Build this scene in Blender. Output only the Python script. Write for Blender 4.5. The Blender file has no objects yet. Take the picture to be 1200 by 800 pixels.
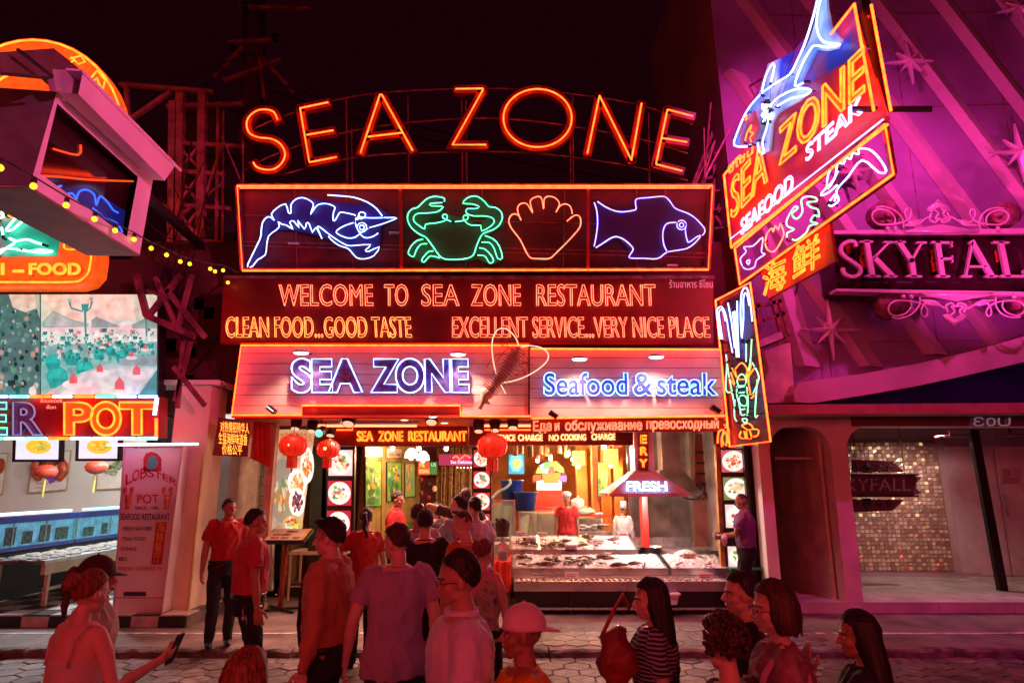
import bpy, bmesh, math, random
import numpy as np
from mathutils import Vector, Matrix, noise
S = bpy.context.scene
COL = S.collection
R = random.Random(7)
rad = math.radians
# ---------------------------------------------------------------- camera
H = 1.95
F = 750.0
TP = 165.0 / 750.0
PITCH = math.atan(TP)
cam = bpy.data.cameras.new('camera')
cam.sensor_width = 36.0
cam.lens = 36.0 * F / 1200.0
cam.clip_start = 0.05
cam.clip_end = 400.0
camo = bpy.data.objects.new('camera', cam)
camo.location = (0, 0, H)
camo.rotation_euler = (math.pi / 2 + PITCH, 0, 0)
COL.objects.link(camo)
S.camera = camo
# ---------------------------------------------------------------- world (night)
w = bpy.data.worlds.new('World')
S.world = w
w.use_nodes = True
nt = w.node_tree
bg = nt.nodes['Background']
SKYC = (0.0085, 0.0005, 0.0020, 1)
bg.inputs[0].default_value = SKYC
bg.inputs[1].default_value = 1.0
# ---------------------------------------------------------------- exposure
S.view_settings.view_transform = 'Standard'
S.view_settings.look = 'None'
S.view_settings.exposure = 0.0
S.view_settings.gamma = 1.0
S.render.engine = 'CYCLES'
S.cycles.use_denoising = True
S.cycles.use_light_tree = True
S.cycles.max_bounces = 5
S.cycles.diffuse_bounces = 3
S.cycles.glossy_bounces = 3
S.cycles.transmission_bounces = 4
S.cycles.transparent_max_bounces = 8
S.cycles.sample_clamp_indirect = 4.0
S.cycles.caustics_reflective = False
S.cycles.caustics_refractive = False

# ---------------------------------------------------------------- picture ray -> world point on a real plane
CP, SP = math.cos(PITCH), math.sin(PITCH)
def ray(px, py):
    v = 400.0 - py
    return Vector((px - 600.0, F * CP - v * SP, F * SP + v * CP))
def U(px, py, Y):
    d = ray(px, py)
    return Vector((0, 0, H)) + d * (Y / d.y)
def UZ(px, py, z):
    d = ray(px, py)
    return Vector((0, 0, H)) + d * ((z - H) / d.z)
def UX(px, py, X):
    d = ray(px, py)
    return Vector((0, 0, H)) + d * (X / d.x)
def plane(p0, n):
    p0 = Vector(p0); n = Vector(n).normalized()
    def f(px, py, off=0.0):
        d = ray(px, py)
        o = Vector((0, 0, H))
        return o + d * ((p0 + n * off - o).dot(n) / d.dot(n))
    f.n = n
    return f
def front(Y):
    return plane((0, Y, 0), (0, -1, 0))
def Q(ox, oy, s, *c):
    return [(ox + c[i] * s, oy + c[i + 1] * s) for i in range(0, len(c), 2)]

# ---------------------------------------------------------------- materials
MATS = {}
def mat(name, col, rough=0.6, metal=0.0, var=0.12, scale=6.0, bump=0.0, bscale=40.0, coat=0.0, trans=0.0, dirt=None, alpha=None):
    if name in MATS: return MATS[name]
    m = bpy.data.materials.new(name); m.use_nodes = True
    n = m.node_tree.nodes; l = m.node_tree.links
    b = n['Principled BSDF']
    b.inputs['Roughness'].default_value = rough
    b.inputs['Metallic'].default_value = metal
    b.inputs['Coat Weight'].default_value = coat
    b.inputs['Transmission Weight'].default_value = trans
    if alpha is not None: b.inputs['Alpha'].default_value = alpha
    tc = n.new('ShaderNodeTexCoord')
    if var > 0:
        no = n.new('ShaderNodeTexNoise'); no.inputs['Scale'].default_value = scale; no.inputs['Detail'].default_value = 5
        l.new(tc.outputs['Object'], no.inputs['Vector'])
        cr = n.new('ShaderNodeValToRGB')
        c2 = dirt if dirt else tuple(max(0, x * (1 - 2.2 * var)) for x in col)
        c3 = tuple(min(1, x * (1 + 1.2 * var)) for x in col)
        cr.color_ramp.elements[0].position = 0.32; cr.color_ramp.elements[0].color = (*c2, 1)
        cr.color_ramp.elements[1].position = 0.72; cr.color_ramp.elements[1].color = (*c3, 1)
        l.new(no.outputs[0], cr.inputs[0]); l.new(cr.outputs[0], b.inputs['Base Color'])
        rr = n.new('ShaderNodeMapRange'); rr.inputs[3].default_value = max(0.02, rough - 0.12); rr.inputs[4].default_value = min(1, rough + 0.15)
        l.new(no.outputs[0], rr.inputs[0]); l.new(rr.outputs[0], b.inputs['Roughness'])
    else:
        b.inputs['Base Color'].default_value = (*col, 1)
    if bump > 0:
        n2 = n.new('ShaderNodeTexNoise'); n2.inputs['Scale'].default_value = bscale; n2.inputs['Detail'].default_value = 6
        l.new(tc.outputs['Object'], n2.inputs['Vector'])
        bp = n.new('ShaderNodeBump'); bp.inputs['Strength'].default_value = bump; bp.inputs['Distance'].default_value = 0.02
        l.new(n2.outputs[0], bp.inputs['Height']); l.new(bp.outputs[0], b.inputs['Normal'])
    MATS[name] = m
    return m
def emat(name, col, s, var=0.0):
    if name in MATS: return MATS[name]
    if name.startswith('neon_'): var = .30
    m = bpy.data.materials.new(name); m.use_nodes = True
    n = m.node_tree.nodes; l = m.node_tree.links
    b = n['Principled BSDF']
    b.inputs['Base Color'].default_value = (*[min(1, c * .6) for c in col], 1)
    b.inputs['Roughness'].default_value = 0.5
    b.inputs['Emission Color'].default_value = (*col, 1)
    b.inputs['Emission Strength'].default_value = s
    if var:
        tc = n.new('ShaderNodeTexCoord'); no = n.new('ShaderNodeTexNoise'); no.inputs['Scale'].default_value = 9; no.inputs['Detail'].default_value = 6
        l.new(tc.outputs['Object'], no.inputs['Vector'])
        mr = n.new('ShaderNodeMapRange'); mr.inputs[1].default_value = .3; mr.inputs[2].default_value = .7
        mr.inputs[3].default_value = s * (1 - var); mr.inputs[4].default_value = s * (1 + var)
        l.new(no.outputs[0], mr.inputs[0]); l.new(mr.outputs[0], b.inputs['Emission Strength'])
    MATS[name] = m
    return m
NE = 1.0
N_ORG = emat('neon_orange', (1, .034, .004), 18 * NE)     # orange red tube
N_YEL = emat('neon_amber', (1, .125, .010), 5.5 * NE)
N_RED = emat('neon_red', (1, .055, .02), 9 * NE)
N_BLU = emat('neon_blue', (.20, .35, 1), 6 * NE)
N_WBL = emat('neon_white_blue', (.30, .42, 1), 5 * NE)
N_GRN = emat('neon_green', (.10, .85, .42), 3.6 * NE)
N_WGR = emat('neon_white_green', (.28, 1, .50), 2.0 * NE)
N_VIO = emat('neon_violet', (.30, .22, 1), 4.5 * NE)
N_WHT = emat('neon_warm_white', (1, .78, .55), 3.2 * NE)
N_CHR = emat('neon_red_thin', (1, .14, .07), 4.5 * NE)
N_PNK = emat('neon_pink', (1, .2, .5), 5 * NE)
M_STEEL = mat('stainless', (.62, .62, .62), .28, .9, .1, 3)
M_DARK = mat('dark_metal', (.03, .022, .025), .5, .4, .2, 5)
M_RUST = mat('painted_steel', (.28, .10, .12), .6, .2, .3, 8)
M_BLACK = mat('black_paint', (.015, .014, .016), .45)
M_CREAM = mat('cream_plaster', (.72, .62, .46), .7, 0, .14, 3, .1, 20)
M_WHITE = mat('white_paint', (.74, .72, .70), .5, 0, .08, 3)
M_REDP = mat('red_panel', (.55, .02, .015), .5, 0, .15, 3)
M_DRED = mat('dark_red_panel', (.16, .008, .008), .45, 0, .2, 2)
M_ORGW = mat('orange_wall', (.66, .19, .04), .7, 0, .15, 3, .1, 20)
M_OLIVE = mat('olive_wall', (.26, .20, .05), .7, 0, .15, 3)
M_WOOD = mat('brown_wood', (.20, .07, .03), .5, 0, .3, 12)
M_GLASSB = mat('dark_glass', (.01, .01, .02), .06, 0, 0)
M_YEL = emat('amber_bulb', (1, .62, .02), 2.4)

# ---------------------------------------------------------------- mesh builder
class MB:
    def __init__(s): s.v = []; s.f = []; s.m = []; s.mats = []; s.cur = 0
    def use(s, m):
        if m not in s.mats: s.mats.append(m)
        s.cur = s.mats.index(m); return s
    def add(s, vs, fs):
        o = len(s.v); s.v.extend([tuple(v) for v in vs]); s.f.extend([tuple(i + o for i in f) for f in fs]); s.m.extend([s.cur] * len(fs)); return s
    def poly(s, pts): return s.add(pts, [tuple(range(len(pts)))])
    def box(s, a, b):
        x0, y0, z0 = a; x1, y1, z1 = b
        return s.add([(x0,y0,z0),(x1,y0,z0),(x1,y1,z0),(x0,y1,z0),(x0,y0,z1),(x1,y0,z1),(x1,y1,z1),(x0,y1,z1)],
                     [(0,3,2,1),(4,5,6,7),(0,1,5,4),(1,2,6,5),(2,3,7,6),(3,0,4,7)])
    def prism(s, pts, d):           # polygon + offset vector
        n = len(pts); d = Vector(d)
        vs = [Vector(p) for p in pts] + [Vector(p) + d for p in pts]
        return s.add(vs, [tuple(range(n)), tuple(range(2*n-1, n-1, -1))] + [(i, i+n, (i+1) % n + n, (i+1) % n) for i in range(n)])
    def beam(s, a, b, w=.06, h=None, up=(0,0,1)):
        a = Vector(a); b = Vector(b); h = h or w
        d = (b - a).normalized(); u = Vector(up)
        if abs(d.dot(u)) > .97: u = Vector((0,1,0))
        x = d.cross(u).normalized() * w / 2; y = x.cross(d).normalized() * h / 2
        q = [a-x-y, a+x-y, a+x+y, a-x+y]
        return s.prism(q, b - a)
    def tube(s, path, r, n=6, closed=False, cap=True):
        P = [Vector(p) for p in path]
        P = [p for i, p in enumerate(P) if i == 0 or (p - P[i-1]).length > 1e-5]
        if closed and (P[0] - P[-1]).length < 1e-5: P.pop()
        k = len(P)
        if k < 2: return s
        rs = r if isinstance(r, (list, tuple)) else [r] * k
        if len(rs) != k: rs = [rs[int(i * (len(rs) - 1) / (k - 1))] for i in range(k)]
        T = []
        for i in range(k):
            a = P[i-1] if (i > 0 or closed) else P[i]; b = P[(i+1) % k] if (i < k-1 or closed) else P[i]
            t = b - a
            if t.length < 1e-7: t = P[min(i+1, k-1)] - P[max(i-1, 0)]
            T.append(t.normalized() if t.length > 1e-7 else Vector((1, 0, 0)))
        u = T[0].orthogonal().normalized(); vs = []
        for i in range(k):
            u = (u - T[i] * u.dot(T[i]))
            u = u.normalized() if u.length > 1e-6 else T[i].orthogonal().normalized()
            w2 = T[i].cross(u)
            for j in range(n):
                a = 2 * math.pi * j / n
                vs.append(P[i] + (u * math.cos(a) + w2 * math.sin(a)) * rs[i])
        fs = []
        for i in range(k if closed else k - 1):
            for j in range(n):
                fs.append((i*n+j, i*n+(j+1) % n, ((i+1) % k)*n+(j+1) % n, ((i+1) % k)*n+j))
        if cap and not closed: fs += [tuple(range(n-1, -1, -1)), tuple(range((k-1)*n, k*n))]
        return s.add(vs, fs)
    def lathe(s, c, prof, n=16, ax=(0, 0, 1)):   # prof: (r, h)
        c = Vector(c); ax = Vector(ax).normalized(); u = ax.orthogonal().normalized(); w2 = ax.cross(u); vs = []; fs = []
        for r, h in prof:
            for j in range(n):
                a = 2*math.pi*j/n; vs.append(c + ax*h + (u*math.cos(a)+w2*math.sin(a))*r)
        for i in range(len(prof)-1):
            for j in range(n): fs.append((i*n+j, i*n+(j+1) % n, (i+1)*n+(j+1) % n, (i+1)*n+j))
        fs += [tuple(range(n-1, -1, -1)), tuple(range((len(prof)-1)*n, len(prof)*n))]
        return s.add(vs, fs)
    def ball(s, c, r, n=10, m=7, rot=None):
        rx, ry, rz = r if isinstance(r, (tuple, list)) else (r, r, r)
        c = Vector(c); vs = []; fs = []
        for i in range(1, m):
            t = math.pi*i/m
            for j in range(n):
                a = 2*math.pi*j/n; p = Vector((rx*math.sin(t)*math.cos(a), ry*math.sin(t)*math.sin(a), rz*math.cos(t)))
                vs.append(c + (rot @ p if rot else p))
        top = Vector((0,0,rz)); bot = Vector((0,0,-rz))
        vs.append(c + (rot @ top if rot else top)); vs.append(c + (rot @ bot if rot else bot))
        for i in range(m-2):
            for j in range(n): fs.append((i*n+j, (i+1)*n+j, (i+1)*n+(j+1) % n, i*n+(j+1) % n))
        T = (m-1)*n
        for j in range(n): fs.append((T, j, (j+1) % n)); fs.append((T+1, (m-2)*n+(j+1) % n, (m-2)*n+j))
        return s.add(vs, fs)
    def build(s, name, m=None, parent=None, smooth=False):
        me = bpy.data.meshes.new(name); me.from_pydata(s.v, [], s.f)
        mats = s.mats if s.mats else [m]
        for q in mats: me.materials.append(q)
        if len(mats) > 1: me.polygons.foreach_set('material_index', s.m)
        if smooth: me.polygons.foreach_set('use_smooth', [True]*len(s.f))
        me.update()
        o = bpy.data.objects.new(name, me); COL.objects.link(o)
        if parent: o.parent = parent
        return o
AUTO = []
def thing(name, label, cat, group=None):
    o = bpy.data.objects.new(name, None); COL.objects.link(o); o.empty_display_size = .1
    o['label'] = label; o['category'] = cat
    if group: o['group'] = group
    AUTO.append(o); return o
def tag(o, label, cat, group=None):
    o['label'] = label; o['category'] = cat
    if group: o['group'] = group
    return o
def struct(o): o['kind'] = 'structure'; return o
def stuff(o): o['kind'] = 'stuff'; return o
def kids(o): return [c for c in bpy.data.objects if c.parent == o]
def dup(root, shift, label=None, group=None, rotz=0):
    def cp(o, par):
        c = o.copy(); COL.objects.link(c)
        if par: c.parent = par
        for k in kids(o): cp(k, c)
        return c
    r = cp(root, None); r.location = Vector(root.location) + Vector(shift); r.rotation_euler.z += rotz
    if label: r['label'] = label
    if group: r['group'] = group
    return r
def settle(t):          # put the Empty at the base centre of its thing
    lo = Vector((1e9,)*3); hi = Vector((-1e9,)*3); ch = kids(t)
    st = list(ch)
    while st:
        c = st.pop(); st += kids(c)
        if c.type == 'MESH':
            for v in c.data.vertices:
                for i in range(3): lo[i] = min(lo[i], v.co[i]); hi[i] = max(hi[i], v.co[i])
    if lo.x > 1e8: return
    L = Vector(((lo.x+hi.x)/2, (lo.y+hi.y)/2, lo.z)); t.location = L
    for c in ch: c.location = Vector(c.location) - L
def part(name, a, b, m, parent): return MB().box(a, b).build(name, m, parent)

def smooth_path(p, k=5, closed=False):
    n = len(p)
    if n < 3: return p
    out = []
    rng = range(n if closed else n - 1)
    for i in rng:
        a = p[(i-1) % n] if (closed or i > 0) else p[i]; b = p[i]; c = p[(i+1) % n]; d = p[(i+2) % n] if (closed or i+2 < n) else c
        for t in range(k):
            t /= k; t2 = t*t; t3 = t2*t
            out.append(tuple(.5*((2*b[q]) + (-a[q]+c[q])*t + (2*a[q]-5*b[q]+4*c[q]-d[q])*t2 + (-a[q]+3*b[q]-3*c[q]+d[q])*t3) for q in range(2)))
    if not closed: out.append(p[-1])
    return out
def neon(name, pl, paths, r, m, parent, off=0.0, sm=4, closed=False, n=6):
    b = MB()
    for p in paths:
        q = smooth_path(p, sm, closed) if sm else p
        b.tube([pl(x, y, off) for x, y in q], r, n, closed)
    o = b.build(name, m, parent, smooth=True)
    if not closed and name == 'neon_tube' and sm:
        e = MB()
        for k, p in enumerate(paths):
            for (c, d) in ((p[0], p[1]), (p[-1], p[-2])):
                A = pl(*c, off); B = pl(*d, off); u = (A-B).normalized(); e.tube([A-u*.012, A+u*.022, A+u*.03-pl.n*.05], r*1.35, 6)
            c = p[len(p)//2]; A = pl(*c, off); e.tube([A+pl.n*r*1.2, A-pl.n*.06], r*.5, 4)
            if k: A = pl(*paths[k-1][-1], off-.03); B = pl(*p[0], off-.03); e.tube([A.lerp(B, i/6)-Vector((0, 0, .05*math.sin(math.pi*i/6))) for i in range(7)], .003, 4)
        e.build('electrode_caps', M_BLACK, o)
    return o
def ribbon(pl, p, wd, off, th, b=None, sm=3, closed=False):  # flat tray following a path; wd = half width (m)
    b = b or MB()
    q = [pl(x, y, off) for x, y in (smooth_path(p, sm, closed) if sm else p)]
    n = pl.n; k = len(q); vs = []
    for i in range(k):
        t0 = (q[i] - q[i-1]) if (i > 0 or closed) else (q[1] - q[0]); t1 = (q[(i+1) % k] - q[i]) if (i < k-1 or closed) else t0
        t0 = t0.normalized(); t1 = t1.normalized(); t = (t0+t1).normalized() if (t0+t1).length > 1e-4 else t0
        sd = t.cross(n).normalized()*wd/max(.45, t.dot(t1)); e = Vector((0, 0, 0))
        if not closed and i == 0: e = -t1*wd*.6
        if not closed and i == k-1: e = t0*wd*.6
        vs += [q[i]+e-sd, q[i]+e+sd, q[i]+e+sd-n*th, q[i]+e-sd-n*th]
    fs = []
    for i in range(k if closed else k-1):
        j = (i+1) % k
        for c in range(4): fs.append((i*4+c, j*4+c, j*4+(c+1) % 4, i*4+(c+1) % 4))
    if not closed: fs += [(0, 1, 2, 3), (k*4-1, k*4-2, k*4-3, k*4-4)]
    return b.add(vs, fs)

# ---------------------------------------------------------------- glyphs (built-in font)
_g = {}
def _txt(s, fill, bold=0.0):
    cu = bpy.data.curves.new('t', 'FONT'); cu.body = s; cu.size = 1; cu.resolution_u = 7 if bold else 3; cu.offset = bold
    cu.fill_mode = 'BOTH' if fill else 'NONE'
    if fill: cu.extrude = 0.0
    o = bpy.data.objects.new('t', cu); COL.objects.link(o)
    dg = bpy.context.evaluated_depsgraph_get(); dg.update()
    me = bpy.data.meshes.new_from_object(o.evaluated_get(dg), depsgraph=dg)
    vs = [v.co.copy() for v in me.vertices]; es = [tuple(e.vertices) for e in me.edges]; fs = [tuple(p.vertices) for p in me.polygons]
    bpy.data.objects.remove(o); bpy.data.curves.remove(cu); bpy.data.meshes.remove(me)
    return vs, es, fs
def _w(s):
    vs = _txt(s, True)[0]
    return max(v.x for v in vs) - min(v.x for v in vs)
def glyph(ch, bold=0.0):
    key = (ch, bold)
    if key in _g: return _g[key]
    if '_hh' not in _g: _g['_hh'] = _w('HH')
    adv = _w('H' + ch + 'H') - _g['_hh']
    if ch == ' ': _g[key] = (adv, [], ([], [])); return _g[key]
    vs, es, _ = _txt(ch, False, bold)
    nb = {}
    for a, b in es: nb.setdefault(a, []).append(b); nb.setdefault(b, []).append(a)
    seen = set(); loops = []
    for s0 in nb:
        if s0 in seen: continue
        lp = [s0]; seen.add(s0); cur = s0
        while True:
            nx = [q for q in nb[cur] if q not in seen]
            if not nx: break
            cur = nx[0]; seen.add(cur); lp.append(cur)
        loops.append([(vs[i].x, vs[i].y) for i in lp])
    fv, _, ff = _txt(ch, True, bold)
    if bold:
        kk = {}; ids = [kk.setdefault((round(v.x, 4), round(v.y, 4)), i) for i, v in enumerate(fv)]; cnt = {}
        for f in ff:
            for i in range(len(f)): a, b = ids[f[i]], ids[f[(i+1) % len(f)]]; cnt[(min(a, b), max(a, b))] = cnt.get((min(a, b), max(a, b)), 0)+1
        nb = {}
        for (a, b), c in cnt.items():
            if c == 1 and a != b: nb.setdefault(a, []).append(b); nb.setdefault(b, []).append(a)
        seen = set(); loops = []
        for s0 in nb:
            if s0 in seen: continue
            lp = [s0]; seen.add(s0); cur = s0
            while True:
                nx = [q for q in nb[cur] if q not in seen]
                if not nx: break
                cur = nx[0]; seen.add(cur); lp.append(cur)
            if len(lp) > 3: loops.append([(fv[i].x, fv[i].y) for i in lp])
    _g[key] = (adv, loops, ([(v.x, v.y) for v in fv], ff)); return _g[key]
def text(s, pl, L, Rr, base, top, parent, m, mode='neon', r=.008, off=.0, name='letter', th=.01, sx=None, join=False, basR=None, mats=None, bold=0.0):
    """letters fitted between picture columns L..Rr (baseline base, cap top) on the plane pl"""
    basR = base if basR is None else basR
    O = pl(L, base, off); X = pl(Rr, basR, off) - O; Y = pl(L, top, off) - O
    tot = sum(glyph(c)[0] for c in s) or 1
    ex = X / tot; ey = Y / .7
    x = 0; out = []; jb = MB()
    for k, c in enumerate(s):
        adv, loops, (fv, ff) = glyph(c, bold)
        if loops or fv:
            b = jb if join else MB()
            if mode == 'neon':
                for lp in loops:
                    if len(lp) > 2: b.tube([O + ex*(x+p[0]) + ey*p[1] for p in lp], r, 5, closed=True)
            else:
                P = [O + ex*(x+p[0]) + ey*p[1] for p in fv]
                n = pl.n
                b.add(P, ff)
                if th > 0:
                    for lp in loops:
                        q = [O + ex*(x+p[0]) + ey*p[1] for p in lp]; kk = len(q)
                        b.add(q + [p - n*th for p in q], [(i, (i+1) % kk, (i+1) % kk+kk, i+kk) for i in range(kk)])
            if not join: out.append(b.build(name, mats[k % len(mats)] if mats else m, parent))
        x += adv
    if join and jb.v: out.append(jb.build(name, m, parent))
    return out
# ================================================================ GROUND
m_asph = mat('road_base', (.05, .045, .045), .85, 0, .3, 5, .6, 60)
m_conc = mat('footpath_concrete', (.20, .15, .13), .75, 0, .35, 2.2, .7, 30, dirt=(.09, .065, .06))
m_pav = [mat('paver_a', (.20, .15, .13), .6, 0, .3, 7, .6, 60), mat('paver_b', (.17, .13, .125), .65, 0, .3, 7, .6, 60), mat('paver_c', (.22, .17, .15), .6, 0, .3, 7, .6, 60)]
for m in m_pav:      # every paver its own tone
    n = m.node_tree.nodes; l = m.node_tree.links; oi = n.new('ShaderNodeObjectInfo'); hs = n.new('ShaderNodeHueSaturation'); mr = n.new('ShaderNodeMapRange'); mr.inputs[3].default_value = .55; mr.inputs[4].default_value = 1.25
    src = n['Principled BSDF'].inputs['Base Color'].links[0].from_socket; l.new(oi.outputs['Random'], mr.inputs[0]); l.new(mr.outputs[0], hs.inputs['Value']); l.new(src, hs.inputs['Color']); l.new(hs.outputs[0], n['Principled BSDF'].inputs['Base Color'])
m_kerb = mat('kerb_stone', (.20, .16, .15), .8, 0, .35, 4, 1.0, 25)
g = MB(); g.poly([(-150, -120, -.03), (150, -120, -.03), (150, 180, -.03), (-150, 180, -.03)])
struct(g.build('ground', m_asph))
g = MB(); g.box((-40, -7.5, -.02), (40, 7.84, -.005))
road = struct(g.build('road', m_asph))
def hexmesh(s, h, seed):
    r = random.Random(seed); vs = []
    for k in range(2):
        for i in range(6):
            a = math.pi/3*i + math.pi/6
            q = s*(1 if k == 0 else .965)
            vs.append((q*math.cos(a), q*math.sin(a), 0 if k == 0 else h + r.uniform(-.002, .003)))
    vs.append((0, 0, h))
    fs = [(i, (i+1) % 6, (i+1) % 6+6, i+6) for i in range(6)] + [(i+6, (i+1) % 6+6, 12) for i in range(6)]
    me = bpy.data.meshes.new('paver'); me.from_pydata(vs, [], fs); me.materials.append(m_pav[seed % 3]); return me
hexes = [hexmesh(.155, .014, i) for i in range(6)]
def hexfield(x0, x1, y0, y1, z, parent, single, maxn=290):
    s = .155; dx = s*math.sqrt(3)+.010; dy = s*1.5+.009; n = 0; j = 0; rest = MB(); cells = []
    y = y0
    while y < y1:
        x = x0 + (dx/2 if j % 2 else 0)
        while x < x1: cells.append((x, y)); x += dx
        y += dy; j += 1
    cells.sort(key=lambda c: (abs(c[0]) / max(c[1], .1)) if single else 0)
    for x, y in cells:
        me = hexes[R.randrange(6)]
        if single and n < maxn:
            o = bpy.data.objects.new('paver', me); COL.objects.link(o); o.parent = parent
            o.location = (x, y, z + R.uniform(-.002, .003)); o.rotation_euler = (R.uniform(-.012, .012), R.uniform(-.012, .012), math.pi/3*R.randrange(6)); n += 1
        else:
            dz = R.uniform(-.002, .003); rest.use(me.materials[0]); rest.add([(v.co.x+x, v.co.y+y, v.co.z+z+dz) for v in me.vertices], [tuple(p.vertices) for p in me.polygons])
    if rest.v: stuff(rest.build('far_pavers', None, parent))
hexfield(-5.7, 5.7, 6.55, 7.78, -.004, road, True)
hexfield(-9, 9, 1.0, 6.3, -.004, road, False)
side = struct(MB().box((-40, 7.98, -.02), (40, 11.3, .094)).build('footpath', m_conc))
hexfield(-.9, 3.8, 8.15, 9.0, .0865, side, True)
# kerb stones: worn, uneven blocks
kerb = struct(MB().box((-40, 7.87, -.02), (40, 7.975, .02)).build('kerb', m_kerb))
x = -9.0
while x < 9.5:
    L = R.uniform(.7, 1.0); b = MB(); n = 9; vs = []; fs = []
    for i in range(n+1):
        xx = x + .008 + (L-.016)*i/n; a = R.uniform(-.012, .012); c = R.uniform(-.014, .006)
        vs += [(xx, 7.845+a, 0), (xx, 7.85+a+R.uniform(0, .02), .075+c), (xx, 7.875+R.uniform(0, .02), .098+c), (xx, 7.978, .10)]
    for i in range(n):
        for k in range(3): fs.append((i*4+k, (i+1)*4+k, (i+1)*4+k+1, i*4+k+1))
    fs += [(0, 1, 2, 3), tuple(n*4+k for k in (3, 2, 1, 0))]
    b.add(vs, fs); b.build('kerb_stone', m_kerb, kerb); x += L
# painted worn white line on the footpath
m_line = mat('worn_line_paint', (.80, .76, .72), .6, 0, .35, 9, .3, 50, dirt=(.25, .19, .17))
b = MB(); vs = []; n = 160
for i in range(n+1):
    xx = -9 + 18*i/n; yy = 8.66 + .01*math.sin(xx*2.1); vs += [(xx, yy-.032+R.uniform(-.012, .012), .099), (xx, yy+.032+R.uniform(-.012, .012), .099)]
b.add(vs, [(2*i, 2*i+2, 2*i+3, 2*i+1) for i in range(n) if R.random() > .06 and not -1 < -9+18*i/n < 3.8])
struct(b.build('footpath_line', m_line))
# dirty gutter strip in front of the kerb
struct(MB().box((-40, 7.70, -.02), (40, 7.845, -.001)).build('gutter', mat('gutter_dirt', (.03, .024, .022), .9, 0, .4, 6, .8, 50)))
# restaurant floor (raised step)
m_floor = mat('interior_floor', (.22, .12, .07), .35, 0, .25, 4)
t = thing('drain_cover', 'round iron drain cover set in the footpath in front of the ice display', 'drain cover'); MB().lathe((2.9, 8.55, .094), [(.24, 0), (.24, .014), (.225, .016)], 24).build('rim', M_DARK, t)
for k in range(6): MB().box((2.72, 8.40+.052*k, .108), (3.08, 8.43+.052*k, .116)).build('grate_bar', M_DARK, t)
rf = struct(MB().box((-3.75, 11.3, -.02), (4.05, 17.2, .30)).build('restaurant_floor', m_floor))
for i in range(13):
    for j in range(6):
        MB().box((-3.75+.6*i+.004, 11.32+.6*j, .296), (-3.75+.6*(i+1)-.004, 11.32+.6*(j+1)-.008, .306)).build('floor_tile', m_floor, rf)
b = MB()
for i in range(10): b.box((-3.74+i*.78+.004, 11.27, .10), (-3.74+(i+1)*.78-.004, 11.298, .295))
b.build('step_riser', mat('dark_step_tile', (.03, .02, .02), .35, 0, .3, 4), rf)
# right neighbour's tiled plinth
m_tile = mat('pale_floor_tile', (.62, .55, .54), .22, 0, .12, 2.5)
pr = struct(MB().box((3.98, 9.93, -.02), (17, 16, .238)).build('bar_terrace', m_tile))
for i in range(8):
    for j in range(3):
        MB().box((4.0+1.1*i, 9.90+1.25*j, .234), (4.0+1.1*(i+1)-.006, 9.90+1.25*(j+1)-.006, .25)).build('floor_tile', m_tile, pr)
    MB().box((4.0+1.1*i, 9.90, .10), (4.0+1.1*(i+1)-.006, 9.925, .231)).build('riser_tile', m_tile, pr)
# left neighbour's checker plinth
m_cb = mat('black_checker_tile', (.02, .018, .018), .3, 0, .2, 5); m_cw = mat('white_checker_tile', (.62, .56, .50), .32, 0, .15, 5)
pl_ = struct(MB().box((-16, 9.02, -.02), (-4.28, 18, .236)).build('checker_terrace', m_conc))
for i in range(20):
    for j in range(6):
        x0 = -4.28 - .36*(i+1); MB().box((x0+.003, 9.0+.36*j, .233), (x0+.357, 9.0+.36*(j+1)-.003, .25)).build('checker_tile', m_cb if (i+j) % 2 else m_cw, pl_)
    MB().box((x0+.003, 8.985, .10), (x0+.357, 9.012, .231)).build('checker_tile', m_cw if i % 2 else m_cb, pl_)

# ================================================================ BIG ARCHED "SEA ZONE" LETTERS
Yl = 8.9
PL = front(Yl)
big = thing('neon_sign', 'huge arched red neon letters SEA ZONE standing on a scaffold above the roof', 'neon sign')
z2 = lambda *c: Q(260, 80, .3125, *c)
z3 = lambda *c: Q(540, 80, .3125, *c)
LET = {
 'S': [z2(208,192,195,165,165,155,130,160,100,185,93,215,105,245,140,260,185,265,220,285,237,320,225,355,195,378,160,380,130,370,118,353)],
 'E': [z2(398,128,293,150), z2(293,150,328,353), z2(328,353,430,333), z2(318,250,418,233)],
 'A': [z2(520,317,593,98), z2(599,98,715,308), z2(548,257,678,242)],
 'Z': [z2(877,78,978,76,980,80,865,287,990,287)],
 'O': [[(630+40*math.cos(t*math.pi/14), 138.5+34*math.sin(t*math.pi/14)) for t in range(28)]],
 'N': [z3(475,318,520,103), z3(520,103,640,345), z3(640,345,678,132)],
 'E2': [z3(870,180,775,155), z3(775,155,732,360), z3(732,360,830,385), z3(755,262,848,277)]}
m_tray = mat('letter_tray_red', (.17, .014, .010), .45, 0, .2, 3)
for k, ps in LET.items():
    b = MB()
    lt = None
    for p in ps:
        ribbon(PL, p, .068, -.03, .10, b, sm=(3 if k == 'S' else 0), closed=(k == 'O'))
    lt = b.build('letter_tray', m_tray, big)
    b = MB()
    for p in ps:
        q = smooth_path(p, 4, k == 'O') if k in 'SO' else p
        b.tube([PL(x, y, .04) for x, y in q], .0108, 6, closed=(k == 'O'))
    for p in ps:      # tube stand-offs
        for (x, y) in p[::2]: b.tube([PL(x, y, .04), PL(x, y, -.03)], .006, 5)
    b.build('neon_tube', N_ORG, lt, True)
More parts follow.
